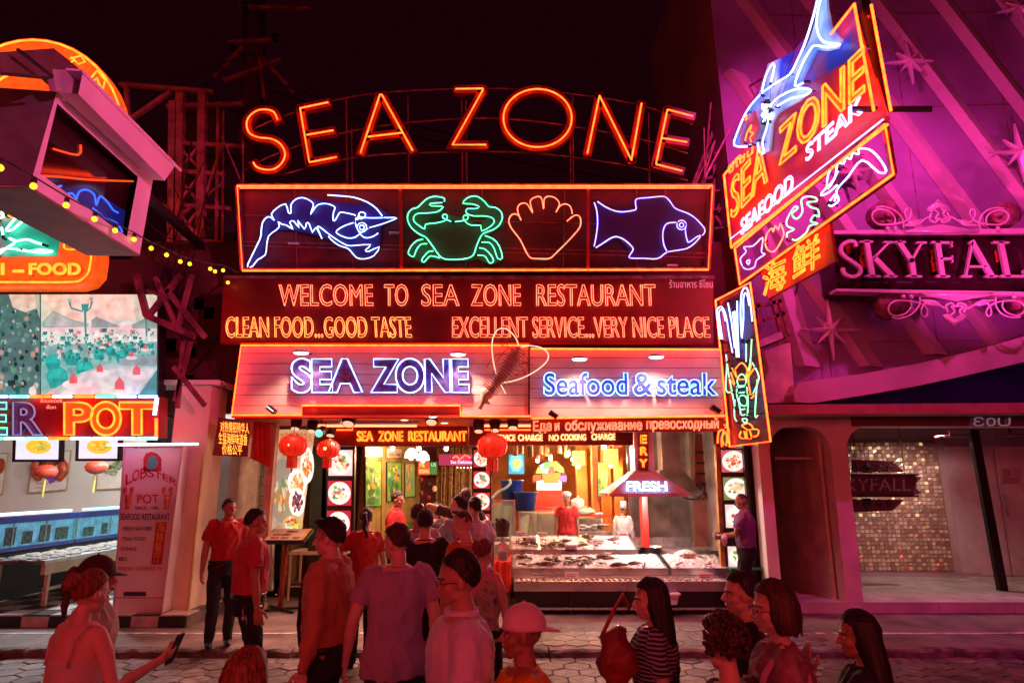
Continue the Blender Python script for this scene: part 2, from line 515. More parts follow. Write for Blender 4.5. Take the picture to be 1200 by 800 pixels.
# curved scaffold rails and uprights
for row in ([(286,158),(330,137),(420,112),(545,104),(640,107),(745,122),(812,146)],
            [(286,200),(330,178),(420,152),(545,139),(640,144),(745,162),(806,180)],
            [(330,205),(420,184),(545,178),(640,181),(745,196),(806,212)]):
    MB().tube([PL(x, y, -.16) for x, y in smooth_path(row, 4)], .013, 6).build('rail', M_RUST, big, True)
for (x, y0, y1) in [(284,140,216),(406,118,216),(412,150,216),(478,112,216),(541,106,216),(546,118,216),(671,110,216),(668,150,216),(760,132,216),(825,150,216)]:
    MB().tube([PL(x, y0, -.18), PL(x+1, y1, -.18)], .012, 5).build('upright', M_RUST, big)
for (x0, y0, x1, y1) in [(838,165,822,216),(815,216,836,168),(825,216,833,120),(284,216,260,160)]:
    MB().tube([PL(x0, y0, -.25), PL(x1, y1, -.25)], .014, 5).build('brace', M_RUST, big)

# ================================================================ ANIMAL FRAME SIGN (tilted forward)
pA = U(284, 316, 9.2); pB = U(278, 217, 8.76); pC = U(830, 316, 9.2)
nA = (pC - pA).cross(pB - pA).normalized()
if nA.y > 0: nA = -nA
PA = plane(pA, nA)
fr = thing('neon_sign', 'long neon framed sign with prawn, crab, shell and fish under the big arched letters', 'neon sign')
m_halo = mat('halo_back_panel', (.10, .012, .02), .6, 0, .3, 2)  # red tint of panels added behind the frame to carry the tube halo
def rectpath(l, t, r2, b2, bl=0, br=0): return [(l, t), (r2, t), (r2+br, b2), (l+bl, b2)]
fp = [(278, 218), (835, 218), (830, 316), (284, 317)]
b = MB()
for i in range(4):
    a, c = fp[i], fp[(i+1) % 4]; b.beam(PA(*a, -.05), PA(*c, -.05), .05, .06)
b.build('frame', M_RUST, fr)
b = MB().tube([PA(*p, .0) for p in fp], .0125, 6, closed=True); b.build('neon_tube', N_ORG, fr, True)
b = MB().tube([PA(281, 220.5, .0), PA(832, 220.5, 0)], .008, 6); b.build('neon_tube', N_RED, fr, True)
for (x0, x1) in [(469, 470.5), (689.5, 689)]:
    MB().beam(PA(x0, 219, -.04), PA(x1, 316, -.04), .045, .05).build('divider', M_REDP, fr)
for i, (xa, xb) in enumerate([(281, 468), (471.5, 688), (691, 831)]):
    MB().prism([PA(xa, 221, -.16), PA(xb, 221, -.16), PA(xb, 314, -.16), PA(xa, 314, -.16)], -PA.n*.01).build('back_panel', m_halo, fr)
for y in (252, 283, 288):
    MB().tube([PA(286, y, -.10), PA(830, y+14, -.10)], .006, 5).build('cable', M_RUST, fr)
for (x0, x1) in [(345, 348), (405, 414), (548, 546), (565, 566), (662, 660), (746, 746), (780, 774)]:
    MB().tube([PA(x0, 219, -.12), PA(x1, 315, -.12)], .007, 5).build('stay', M_RUST, fr)
for (x, y) in [(344, 285.5), (462, 273), (788, 311)]:
    MB().beam(PA(x-6, y, -.08), PA(x+6, y, -.08), .035, .03).build('transformer', mat('grey_box', (.5, .5, .55), .4), fr)
zp = lambda *c: Q(280, 225, .15833, *c)
prawn_body = [zp(75,555,65,535,155,350,165,290,175,225,210,185,240,190,262,210,240,165,280,120,345,88,365,150,385,155,385,95,420,55,465,42,510,55,550,85,545,120,530,165,560,120,590,92,640,86,680,95,712,115,700,150,697,210,715,205,740,160,765,150,850,168,870,180),
              zp(870,180,935,190,1000,192,1155,190,1150,203,1050,240,960,265),
              zp(75,555,100,550,140,500,195,465,205,400,220,325,270,285,300,255,290,220,320,240,350,245,400,275,375,225,405,215,445,265,435,210,485,275,500,230,520,235,545,300,570,262,615,345,580,262,600,260,650,300,720,350,800,395,860,395,975,390,935,430,960,440,1040,405,1000,470,930,495,870,485,830,440,800,415,740,395,680,350,660,320),
              zp(650,22,760,30,850,40,950,75,1020,125,1065,185),
              zp(855,225,780,250,725,285,730,310,800,340,860,335,905,300,960,265,960,265),
              zp(870,180,862,230,880,280,910,325,950,340,1000,325,1035,300),
              zp(870,185,900,200,930,185,935,160,905,148,885,165,895,185,870,210)]
fillm = mat('blue_acrylic', (.012, .018, .20), .4, 0, .1, 3)
def circ(cx, cy, r, n=12): return [(cx+r*math.cos(2*math.pi*i/n), cy+r*math.sin(2*math.pi*i/n)) for i in range(n+1)]
def cutout(pl, pts, off, m, parent, name='acrylic_back'):
    MB().prism([pl(x, y, off) for x, y in pts], -pl.n*.008).build(name, m, parent)
cutout(PA, zp(60,560,150,340,180,190,250,140,340,78,470,30,720,80,1000,90,1160,195,1050,260,1045,420,930,505,800,425,640,340,400,285,300,280,215,340,200,475,100,560), -.09, fillm, fr)
neon('neon_tube', PA, prawn_body, .0085, N_WBL, fr, .0, 2)
neon('neon_tube', PA, [circ(280+910*.15833, 225+262*.15833, 5.6), circ(280+910*.15833, 225+262*.15833, 2.8)], .007, N_WBL, fr, 0, 0)
zc = lambda *c: Q(465, 215, .1875, *c)
crab = [zc(295,120,298,95,270,85,230,82,190,95,155,125,130,150,95,160,70,190,68,230,90,275,130,310,165,328,185,340,230,400,265,450,300,472,370,475,440,468,480,445,495,400,520,340,545,310,600,290,640,260,660,215,650,175,615,150,575,145,550,115,510,85,470,80,435,95,412,125,470,128,515,145,490,158,440,158,435,185,480,203,540,203,590,212,610,235,590,265,530,298,525,262,470,262,435,245,415,215,425,198,445,205,440,225,400,235,358,240),
        zc(345,240,315,228,288,215,290,195,310,195,315,215,295,235,240,248,180,255,175,285,145,268,110,240,105,210,130,188,190,185,250,178,285,155,280,142,215,140,210,125,290,120),
        zc(170,350,130,355,90,390,72,430,78,445,105,458,120,420,150,380,195,378), zc(235,422,200,425,170,455,155,480,170,492,190,470,215,452,275,468),
        zc(545,325,600,345,640,390,660,465,630,468,610,410,580,370,525,368), zc(510,402,550,410,590,450,605,485,580,498,560,465,540,450,500,448)]
cutout(PA, zc(300,75,230,65,130,140,60,170,55,250,150,335,60,430,110,470,150,500,210,470,280,485,460,485,500,470,590,510,670,475,620,350,560,325,670,260,660,170,560,110,500,65,400,90,405,130,520,150,430,170,560,215,520,260,400,215,290,180,160,200,115,225,180,250,310,225,280,160,200,150), -.09, mat('green_acrylic', (.01, .10, .05), .4, 0, .1, 3), fr)
neon('neon_tube', PA, crab, .0085, N_GRN, fr, 0, 2)
shell = [zc(780,240,765,205,735,190,710,205,700,240,720,285,770,350,810,430,838,465,890,470,955,468,1000,430,1080,350,1140,280,1150,235,1140,205,1110,200,1058,240),
         zc(778,235,760,190,755,150,780,125,815,130,850,185,835,130,840,100,880,82,905,95,918,160,920,105,940,82,985,88,1015,120,1010,150,995,180,1015,145,1050,128,1085,145,1098,195)]
neon('neon_tube', PA, shell, .0085, N_CHR, fr, 0, 3)
zf = lambda *c: Q(680, 215, .13333, *c)
fish = [zf(145,155,220,205,300,240,370,250,450,240,490,225,485,170,500,135,600,125,700,115,750,120,790,160,825,210,870,235,950,265,1010,305,1060,355,1095,405,1080,450,1030,465,960,515,940,500,925,430,925,370),
        zf(120,160,145,240,152,350,140,460,120,560), zf(130,570,200,525,270,480,320,468,380,490,440,540,465,580,435,630,440,655,560,658,680,660,760,605,850,588,940,570,1010,520,1060,460),
        zf(765,600,735,540,725,450,740,380,775,348,850,343)]
cutout(PA, zf(110,140,300,225,480,220,490,120,740,105,820,205,1000,290,1110,400,1040,520,930,585,760,620,690,675,430,670,440,590,330,480,120,590,145,340), -.09, mat('violet_acrylic', (.03, .006, .09), .4, 0, .1, 3), fr)
neon('neon_tube', PA, fish, .0085, N_VIO, fr, 0, 3)
neon('neon_tube', PA, [circ(680+890*.13333, 215+365*.13333, 5.6), circ(680+890*.13333, 215+365*.13333, 2.6)], .007, N_VIO, fr, 0, 0)

# ================================================================ WELCOME BOARD
PW = front(9.1)
wb = thing('neon_sign', 'wide dark red board with neon words WELCOME TO SEA ZONE RESTAURANT above a second line', 'neon sign')
q = [(262, 326), (836, 326), (836, 402), (258, 402)]
MB().prism([PW(*p, -.02) for p in q], (0, .12, 0)).build('board', mat('welcome_board', (.22, .006, .008), .38, 0, .2, 1.5), wb)
b = MB().beam(PW(262, 325, .0), PW(837, 325, .0), .03, .05); b.build('trim', M_RUST, wb)
text('WELCOME', PW, 327, 438, 358, 333, wb, N_CHR, r=.0055, off=.05, mats=[N_CHR])
text('TO', PW, 450, 479, 358, 333, wb, N_CHR, r=.0055, off=.05)
text('SEA', PW, 493, 538, 358, 333, wb, N_CHR, r=.0055, off=.05)
text('ZONE', PW, 552, 611, 358, 333, wb, N_CHR, r=.0055, off=.05)
text('RESTAURANT', PW, 627, 769, 358, 333, wb, N_CHR, r=.0055, off=.05)
text('CLEAN FOOD...GOOD TASTE', PW, 264, 483, 395, 371, wb, emat('neon_amber_red', (1, .20, .05), 4.5), r=.005, off=.05)
text('EXCELLENT SERVICE...VERY NICE PLACE', PW, 529, 833, 395, 371, wb, N_CHR, r=.005, off=.05)
text('ร้านอาหาร ซีโซน', PW, 784, 836, 337, 329, wb, emat('print_pink', (.9, .25, .4), .6), 'fill', off=.0, join=True, name='thai_lettering', th=0)

# ================================================================ WHITE BOARDED NAME PANEL
PN = front(9.2)
m_bd = mat('white_cladding_board', (.80, .62, .58), .45, 0, .10, 2)
m_or = mat('orange_lit_board', (.75, .42, .36), .45, 0, .10, 2)
npn = thing('name_panel', 'white boarded fascia edged in orange neon with lit names SEA ZONE and Seafood steak', 'fascia')
MB().prism([PN(282, 406, -.05), PN(843, 408, -.05), PN(849, 489, -.05), PN(272, 487, -.05)], (0, .10, 0)).build('fascia_core', M_DRED, npn)
ys = [405.5, 414, 426, 438.5, 450.5, 462.5, 475]
for i in range(6):
    y0, y1 = ys[i]+.35, ys[i+1]-.35
    def lx(y): return 283 - (y-405)*.135
    MB().prism([PN(lx(y0), y0, -.02), PN(619, y0, -.02), PN(619, y1, -.02), PN(lx(y1), y1, -.02)], (0, .02, 0)).build('board', m_bd, npn)
MB().prism([PN(272.5, 475.4, -.02), PN(353, 475.4, -.02), PN(353, 486, -.02), PN(271.5, 486, -.02)], (0, .02, 0)).build('board', m_bd, npn)
MB().prism([PN(541, 475.4, -.02), PN(619, 475.4, -.02), PN(619, 486.6, -.02), PN(541, 486.6, -.02)], (0, .02, 0)).build('board', m_bd, npn)
ys = [408, 419, 431, 442.5, 455, 466, 477.5, 489]
for i in range(7):
    y0, y1 = ys[i]+.35, ys[i+1]-.35
    MB().prism([PN(621, y0, .03), PN(844+(y0-408)*.06, y0, .03), PN(844+(y1-408)*.06, y1, .03), PN(621, y1, .03)], (0, .02, 0)).build('board', m_bd, npn)
nt1 = [(540, 487.5), (539, 475), (354, 475), (353.5, 486.3), (271.6, 486.3), (282.5, 404.5), (620, 404.5)]
neon('neon_tube', PN, [nt1], .0125, N_ORG, npn, .03, 0)
neon('neon_tube', PN, [[(541, 487.5), (622, 487.6)]], .011, N_ORG, npn, .03, 0)
neon('neon_tube', PN, [[(622, 408.5), (845, 409.5)], [(623, 490), (851, 487)]], .0125, N_ORG, npn, .08, 0)
# block letters SEA ZONE (mirror faced, blue white halo)
m_mir = mat('mirror_face', (.12, .12, .42), .22, .35, .3, 9)
m_lets = mat('letter_side', (.5, .45, .6), .3, .5, .1)
def halo(s, L, Rr, base, top, tube, rr, off=.10, face=m_mir, bold=.03):
    for o in text(s, PN, L, Rr, base, top, npn, face, 'fill', off=off, th=.07, name='block_letter', bold=bold): pass
    text(s, PN, L, Rr, base, top, npn, tube, 'neon', r=rr, off=off+.015, name='letter_tube', bold=bold)
    # bold shadowed second outline
halo('SEA', 342, 421, 457, 422, N_WBL, .0105, bold=.05)
halo('ZONE', 438, 549, 457, 422, N_WBL, .0105, bold=.05)
halo('Seafood', 637, 737, 462, 437, emat('neon_white_cool', (.16, .40, 1), 5.5), .0075, face=mat('blue_letter_face', (.05, .09, .5), .3))
halo('&', 742, 764, 462, 437, MATS['neon_white_cool'], .0075, face=mat('blue_letter_face', (.05, .09, .5), .3))
halo('steak', 769, 838, 462, 437, MATS['neon_white_cool'], .0075, face=mat('blue_letter_face', (.05, .09, .5), .3))
# recessed soffit
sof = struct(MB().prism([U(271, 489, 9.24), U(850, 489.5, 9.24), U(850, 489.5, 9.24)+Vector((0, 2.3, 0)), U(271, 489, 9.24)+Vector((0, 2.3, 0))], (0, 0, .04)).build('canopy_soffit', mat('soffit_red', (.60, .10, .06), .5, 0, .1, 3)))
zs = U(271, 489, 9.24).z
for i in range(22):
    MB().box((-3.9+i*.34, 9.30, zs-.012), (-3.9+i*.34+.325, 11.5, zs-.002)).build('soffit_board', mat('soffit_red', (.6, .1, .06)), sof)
# little floodlights over the panel
def wall_flood(px, py, off, label, col=(1, .9, .85), e=6):
    t = thing('flood_light', label, 'flood light', 'small flood lights on the name panel')
    p = PN(px, py, off)
    MB().ball(p, (.13, .10, .028), 12, 6).build('housing', M_STEEL, t, True)
    MB().ball(p - Vector((0, .0, .018)), (.105, .08, .022), 12, 6).build('lens', emat('flood_lens', (1, .85, .9), e), t, True)
    MB().tube([p + Vector((0, .02, .02)), p + Vector((0, off+.02, .05))], .012, 6).build('arm', M_DARK, t)
    l = bpy.data.lights.new('lamp', 'SPOT'); l.energy = 95; l.color = (1, .46, .34); l.spot_size = rad(120); l.spot_blend = .6; l.shadow_soft_size = .06
    lo = bpy.data.objects.new('lamp', l); COL.objects.link(lo); lo.parent = t; lo.location = p - Vector((0, .0, .06)); lo.rotation_euler = (rad(18), 0, 0)
wall_flood(353, 412, .42, 'small white flood light above the left end of the SEA ZONE name')
wall_flood(537, 414, .42, 'small white flood light above the right end of the SEA ZONE name')
wall_flood(679, 419.5, .42, 'small white flood light above the word Seafood on the fascia')
wall_flood(769, 417, .42, 'small white flood light above the word steak on the fascia')
for k, (px, py, lb) in enumerate([(318, 479, 'little white lamp clipped to the lower left of the boarded fascia'), (648, 485, 'small dark lamp at the fascia bottom under the word Seafood'), (838, 479, 'small dark lamp at the lower right corner of the boarded fascia')]):
    p = PN(px, py, .12); t = thing('clip_lamp', lb, 'lamp')
    MB().beam(p+Vector((-.05, 0, .03)), p+Vector((.06, 0, -.05)), .09, .07).build('housing', M_DARK, t)
    MB().beam(p+Vector((-.045, -.04, .03)), p+Vector((.05, -.04, -.04)), .06, .012).build('glass', emat('soft_white', (1, .8, .8), 1.6) if k == 0 else M_GLASSB, t)
    MB().tube([p, p+Vector((0, .14, .0))], .012, 6).build('arm', M_DARK, t)
# neon heart-shaped loop and prawn model
hp = thing('prawn_model', 'big pink prawn model with a heart shaped loop of feelers on the boarded fascia', 'prawn model')
zz = lambda *c: Q(560, 380, .1374, *c)
ax = [PN(x, y, .25) for x, y in smooth_path(zz(350,195,320,260,270,340,215,430,150,500,95,560,55,620,15,720), 4)]
MB().tube(ax, [.045, .085, .11, .12, .115, .10, .085, .07, .085, .10, .06, .035, .03], 12).build('body', mat('prawn_skin', (.85, .50, .42), .35, 0, .2, 12, .3, 30, dirt=(.6, .5, .3)), hp, True)
b = MB()
for i, p in enumerate(ax[2:-8]): b.tube([ax[i+2] + (ax[i+3]-ax[i+2]).cross(Vector((0, 1, 0))).normalized()*.125*math.cos(a) + Vector((0, -.125*math.sin(a), 0)) for a in [j*math.pi/8 for j in range(9)]], .006, 4)
b.build('shell_rings', mat('prawn_ring', (.5, .15, .15), .4), hp, True)
neon('feeler', PN, [zz(235,588,190,500,145,380,122,240,125,130,160,55,215,32,275,60,325,120,348,180), zz(370,192,440,182,530,195,590,235,600,290,560,345,480,405,370,460,240,495,105,508)], .008, emat('feeler_white', (1, .75, .50), 1.3), hp, .28, 3)
b = MB()
for (x0, y0, x1, y1, x2, y2) in [(330,200,240,220,160,320),(320,230,230,190,170,150),(310,250,255,180,235,130),(300,270,160,260,70,370),(370,220,440,240,420,340),(370,240,430,300,400,420),(340,300,400,320,480,350),(330,330,380,370,400,430),(310,370,350,400,400,380),(290,400,330,440,350,420),(320,320,380,330,440,320)]:
    b.tube([PN(x, y, .24) for x, y in smooth_path(zz(x0, y0, x1, y1, x2, y2), 4)], .006, 5)
b.build('legs', mat('prawn_leg', (.55, .08, .08), .4), hp, True)
b = MB(); 
for dx in (-.10, -.03, .05): b.prism([ax[-6], ax[-6]+Vector((dx-.05, .0, -.12)), ax[-6]+Vector((dx+.03, 0, -.14))], (0, -.02, 0))
b.build('tail_fan', MATS['prawn_skin'], hp)
# ================================================================ RESTAURANT SHELL
shell_ = thing('restaurant', 'open fronted seafood restaurant hall with orange walls behind the ice display', 'restaurant')
MB().box((-6.2, 9.9, 3.0), (4.3, 10.1, 5.8)).build('upper_wall', mat('upper_wall_dark', (.09, .02, .02), .8, 0, .3, 1.5), shell_)
MB().box((-3.95, 17.2, .0), (4.4, 17.35, 3.4)).build('back_wall', M_ORGW, shell_)
MB().box((4.06, 11.0, .0), (4.2, 17.2, 3.2)).build('side_wall', M_ORGW, shell_)
MB().box((-3.95, 11.5, .0), (-3.8, 17.2, 3.2)).build('side_wall', M_OLIVE, shell_)
MB().box((-3.95, 11.45, 2.98), (4.2, 17.3, 3.08)).build('ceiling', mat('hall_ceiling', (.30, .11, .04), .7, 0, .2, 2), shell_)
# left garden-picture wall (oblique)
wa = UX(426, 560, -2.77); Ya = 11.9; A0 = U(424, 640, Ya); B0 = U(492, 640, 15.5)
A0.z = .3; B0.z = .3
nW = (B0-A0).cross(Vector((0, 0, 1))).normalized()
if nW.y > 0: nW = -nW
PWL = plane(A0, nW)
MB().prism([A0, B0, B0+Vector((0, 0, 2.7)), A0+Vector((0, 0, 2.7))], -nW*.1).build('partition', M_OLIVE, shell_)
for (x0, x1) in [(447.5, 452), (471, 473.5), (486.5, 491)]:
    MB().prism([PWL(x0, 522, .03), PWL(x1, 522, .03), PWL(x1, 640, .03), PWL(x0, 640, .03)], -nW*.04).build('pilaster', M_OLIVE, shell_)
# orange pillars in the hall
for (px, wd, Y, m) in [(683, 12, 14.5, M_ORGW), (699, 7, 13.5, M_ORGW), (712, 10, 14, M_ORGW), (636, 5, 16, M_ORGW), (727, 9, 13, M_ORGW), (756, 6, 11.2, M_REDP)]:
    p = U(px, 600, Y); s2 = wd/750*Y/2
    MB().box((p.x-s2, Y, .3), (p.x+s2, Y+.25, 2.98)).build('pillar', m, shell_)
# opposite pictures: green art panels, lamplight put into a faint print glow
def art(px0, px1, y0, y1, pl, label, cols, seed, fr_m=M_BLACK, off=.05, e=.25, y0b=None, y1b=None, m_border=.8):
    r = random.Random(seed); t = thing('picture', label, 'picture')
    y0b = y0 if y0b is None else y0b; y1b = y1 if y1b is None else y1b
    bw = m_border
    MB().prism([pl(px0-bw, y0-bw, off), pl(px1+bw, y0b-bw, off), pl(px1+bw, y1b+bw, off), pl(px0-bw, y1+bw, off)], -pl.n*.03).build('frame', fr_m, t)
    b = MB(); b.use(emat('art_%d_0' % (hash(cols[0]) % 9999), cols[0], e)); b.poly([pl(px0, y0, off+.004), pl(px0, y1, off+.004), pl(px1, y1b, off+.004), pl(px1, y0b, off+.004)])
    for k in range(26):
        c = cols[r.randrange(1, len(cols))]; b.use(emat('art_%d' % (hash(c) % 9999), c, e))
        cx, cy = r.uniform(.12, .88), r.uniform(.08, .92); rr = r.uniform(.05, .16); n = r.choice([5, 6, 7, 8]); an = r.random()*6
        pts = []
        for i in range(n):
            a = an+2*math.pi*i/n; q = rr*r.uniform(.6, 1.3)
            u = min(.98, max(.02, cx+q*math.cos(a))); v = min(.98, max(.02, cy+.7*q*math.sin(a)))
            x = px0+(px1-px0)*u; ya = y0+(y0b-y0)*u; yb = y1+(y1b-y1)*u
            pts.append(pl(x, ya+(yb-ya)*v, off+.006+.0008*k))
        b.poly(pts)
    b.build('print', None, t); return t
grn = [(.16, .42, .05), (.05, .30, .08), (.7, .30, .05), (.35, .6, .35), (.75, .5, .1), (.04, .16, .05), (.3, .45, .3), (.55, .65, .1)]
art(429, 447, 541, 593, PWL, 'tall green garden picture nearest to the dark menu frame', grn, 3, off=.04, y1b=592)
art(454, 470, 542, 587, PWL, 'green garden picture behind the waitress in red, middle one of the olive wall', grn, 4, off=.04, y1b=585)
art(475, 486, 543, 582, PWL, 'narrow picture with grey stream and orange flowers, farthest on the olive wall', [(.25, .45, .12), (.55, .55, .4), (.6, .3, .05), (.2, .35, .25), (.7, .45, .1)], 5, off=.04, y1b=581)
art(701, 712, 542, 581, front(14.2), 'green picture of orange lilies between the orange pillars', grn, 8, off=.9)
art(684.5, 688, 546, 577, front(15.5), 'very narrow green picture left of the orange pillar', grn, 9, off=.8)
art(735, 748, 539, 552, front(15), 'small yellow green picture above the hood corner', [(.7, .45, .05), (.2, .5, .05), (.8, .6, .1)], 10, off=.3)
art(736, 748, 580, 592, front(15), 'small orange and green picture below the hood', [(.7, .45, .05), (.2, .5, .05), (.8, .3, .1)], 11, off=.3)
tt = thing('notice_board', 'white notice ending in the words bei uns above the nearest green picture', 'notice'); pN = PWL
MB().prism([PWL(428, 523, .05), PWL(448, 524, .05), PWL(448, 535, .05), PWL(428, 535, .05)], -nW*.02).build('board', mat('paper', (.75, .68, .6), .6, 0, .05), tt)
text('bei uns', PWL, 428.8, 443, 532.5, 528.5, tt, M_DRED, 'fill', off=.056, th=0, join=True, name='lettering')
tt = thing('notice_board', 'small pale notice with dark lettering above the middle green picture', 'notice')
MB().prism([PWL(454, 525, .05), PWL(471, 526, .05), PWL(471, 536, .05), PWL(454, 536, .05)], -nW*.02).build('board', mat('paper2', (.6, .5, .4), .6, 0, .05), tt)
text('casa mia', PWL, 455, 469, 534, 530, tt, M_DRED, 'fill', off=.056, th=0, join=True, name='lettering')
# red & green exchange sign inside
PI = front(14.8)
tt = thing('lit_sign', 'red and green lit sign reading NE and BOOKING hanging deep in the hall', 'sign')
MB().prism([PI(490, 541), PI(503, 541), PI(503, 556), PI(490, 556)], (0, .04, 0)).build('panel', emat('red_sheet', (1, .06, .02), .9), tt)
MB().prism([PI(503.3, 541), PI(512, 541), PI(512, 556), PI(503.3, 556)], (0, .04, 0)).build('panel', mat('green_sheet', (.03, .3, .12), .5), tt)
text('ME', PI, 491.5, 498, 547, 542, tt, emat('sign_yel', (1, .7, .2), 1.5), 'fill', off=.01, th=0, join=True, name='lettering')
text('BOOKING', PI, 491, 503, 554, 549.5, tt, MATS['sign_yel'], 'fill', off=.01, th=0, join=True, name='lettering')
text('US', PI, 505, 511, 546, 542, tt, emat('sign_grn', (.2, 1, .5), 1.2), 'fill', off=.01, th=0, join=True, name='lettering')
# bamboo curtain wall
bc = thing('curtain', 'brown bamboo strip curtain at the back of the hall behind the crowd', 'curtain')
for k in range(22):
    x = 513 + k*1.95; Y = 15.2 + R.uniform(-.1, .1); a = U(x, 524, Y); c = U(x, 640, Y)
    MB().tube([a, Vector((a.x+R.uniform(-.02, .02), Y, (a.z+.3)/2)), Vector((a.x, Y, .32))], R.uniform(.014, .024), 6).build('bamboo_strip', mat('bamboo', (.30, .17, .06), .6, 0, .35, 15), bc, True)
MB().box((-2.3, 15.4, .3), (-.5, 15.45, 2.95)).build('backing', mat('maroon_cloth', (.10, .012, .02), .8), bc)
tt = thing('lit_sign', 'blue white neon word on a purple strip above the bamboo curtain', 'sign')
PJ = front(14.9)
MB().prism([PJ(514, 532), PJ(556, 532), PJ(556, 545), PJ(514, 545)], (0, .03, 0)).build('panel', emat('purple_sheet', (.35, .01, .12), .55), tt)
text('Sea Delicious', PJ, 528, 555, 543, 539, tt, emat('cool_small', (.6, .6, 1), 2), 'fill', off=.02, th=0, join=True, name='lettering')
neon('neon_tube', PJ, [[(530, 537), (535, 534), (539, 538), (545, 533), (552, 537)]], .012, N_RED, tt, .05, 2)
fl = thing('fairy_lights', 'row of tiny white bulbs strung across the bamboo curtain', 'fairy lights')
for k in range(6): MB().ball(front(15)(536+k*4, 547.5+R.uniform(-.5, .5)), .016, 6, 5).build('bulb', emat('tiny', (1, .7, .5), 5), fl)
MB().tube([front(15)(534, 547, 0), front(15)(560, 547, 0)], .004, 4).build('wire', M_BLACK, fl)
dc = thing('wall_ornament', 'column of dark masks and shells hanging left of the bamboo curtain', 'ornament')
for k in range(12):
    p = front(14.9)(494+8*(k % 3)+R.uniform(-1, 1), 562+k*5.2)
    MB().ball(p, (.055, .03, .07), 8, 6).build('mask', [M_DRED, M_BLACK, mat('paper', (.7, .6, .5)), M_WOOD][k % 4], dc, True)
# back lit emblem sign
PS = front(15.2)
em = thing('lit_emblem', 'illuminated crest with colourful fan shapes over an orange pot reading SEA ZONE', 'lit sign')
def lp(pts, c, off, e=1.0, name='panel'):
    nm = 'lit_%02d_%02d_%02d_%d' % (c[0]*99, c[1]*99, c[2]*99, e*10)
    MB().prism([PS(x, y, off) for x, y in pts], (0, .02, 0)).build(name, emat(nm, c, e), em)
lp([(624,566),(627,551),(634,543),(644,538),(655,541),(662,551),(664,566),(659,566),(659,575),(628,575),(628,566)], (.02, .015, .012), -.03, .2, 'outline_plate')
lp([(629,562),(658,562),(658,574),(629,574)], (1, .95, .9), .0, 1.3)
lp([(635,554),(657,554),(654,566),(637,566)], (.95, .22, .04), .01, .9)
lp([(624.5,557),(634,556),(634,563),(624.5,564)], (.9, .08, .04), .01, .9)
lp([(656,557),(664,557),(664,564),(656,564)], (.25, .12, .8), .01, .9)
lp([(635,554),(632,545),(637,542),(642,554)], (.2, .35, .9), .01, 1); lp([(628,554),(631,547),(636,551),(635,554)], (.95, .9, .1), .012, 1)
lp([(636,549),(638,542),(646,541),(645,549)], (.05, .6, .15), .013, 1); lp([(646,554),(646,540),(653,541),(653,550)], (1, .8, .05), .012, 1)
lp([(653,552),(653,542),(660,548),(661,554)], (.35, .85, .15), .013, 1); lp([(643,553),(644,546),(649,546),(650,553)], (.9, .08, .05), .016, 1); lp([(635,553),(636,548),(643,549),(642,554)], (.15, .7, .85), .016, 1)
text('SEA ZONE', PS, 631, 656, 573, 568, em, mat('dark_print', (.15, .03, .02)), 'fill', off=.006, th=0, join=True, name='lettering')
ts = thing('screen', 'small bright blue and green lit aquarium poster left of the colourful crest', 'poster')
MB().prism([PS(594.5, 531), PS(615.5, 531), PS(615.5, 556), PS(594.5, 556)], (0, .05, 0)).build('frame', M_BLACK, ts)
for (a, c, o, e) in [([(596,532),(614,532),(614,555),(596,555)], (.02, .25, .5), .01, 1.2), ([(599,534),(611,534),(613,544),(608,552),(601,552),(597,543)], (.1, .8, .6), .014, 1.2), ([(601,541),(604,537),(606,540),(609,537),(610,544),(606,549),(602,547)], (1, .7, .1), .018, 1.3)]:
    MB().prism([PS(x, y, o) for x, y in a], (0, .003, 0)).build('print', emat('scr%d' % (o*1000), c, e), ts)
# ceiling fittings
def interior_lamp(px, py, Y, label, kind, E, col=(1, .46, .22)):
    t = thing('ceiling_lamp', label, 'ceiling lamp', 'lamps hanging in the restaurant hall'); p = U(px, py, Y)
    if kind == 'bulb':
        MB().lathe(p, [(.02, .10), (.045, .07), (.05, .0)], 12).build('socket', M_STEEL, t, True)
        MB().ball(p-Vector((0, 0, .025)), .042, 10, 8).build('bulb', emat('lamp_bulb', (1, .86, .72), 14), t, True)
    elif kind == 'pendant':
        MB().lathe(p, [(.02, .20), (.07, .18), (.13, .10), (.145, .0), (.135, -.01)], 16).build('shade', emat('shade_white', (1, .80, .62), 1.5), t, True)
        MB().ball(p-Vector((0, 0, .0)), .05, 10, 8).build('bulb', emat('lamp_bulb', (1, .86, .72), 14), t, True)
    else:
        MB().box((p.x-.13, p.y-.13, p.z), (p.x+.13, p.y+.13, p.z+.3)).build('shade', mat('straw_shade', (.6, .38, .08), .7, 0, .2, 20), t)
        MB().ball(p+Vector((0, 0, -.02)), .05, 10, 8).build('bulb', emat('lamp_warm', (1, .55, .18), 7), t, True)
    MB().tube([p+Vector((0, 0, .1 if kind == 'bulb' else .2)), Vector((p.x, p.y, max(2.98, p.z+.12)))], .008, 5).build('cord', M_BLACK, t)
    if E:
        l = bpy.data.lights.new('lamp', 'POINT'); l.energy = E*1.25; l.color = col; l.shadow_soft_size = .05
        lo = bpy.data.objects.new('lamp', l); COL.objects.link(lo); lo.parent = t; lo.location = p-Vector((0, 0, .14))
interior_lamp(460, 524, 12.2, 'bright bare bulb, leftmost of the row above the garden pictures', 'bulb', 45)
interior_lamp(491, 524, 12.4, 'bright bare bulb between the two other bare bulbs of the left bay', 'bulb', 45)
interior_lamp(523, 524, 12.4, 'bright bare bulb, rightmost one of the left bay near the menu column', 'bulb', 45)
interior_lamp(482, 536, 13.2, 'white bell pendant lamp left of its twin', 'pendant', 0)
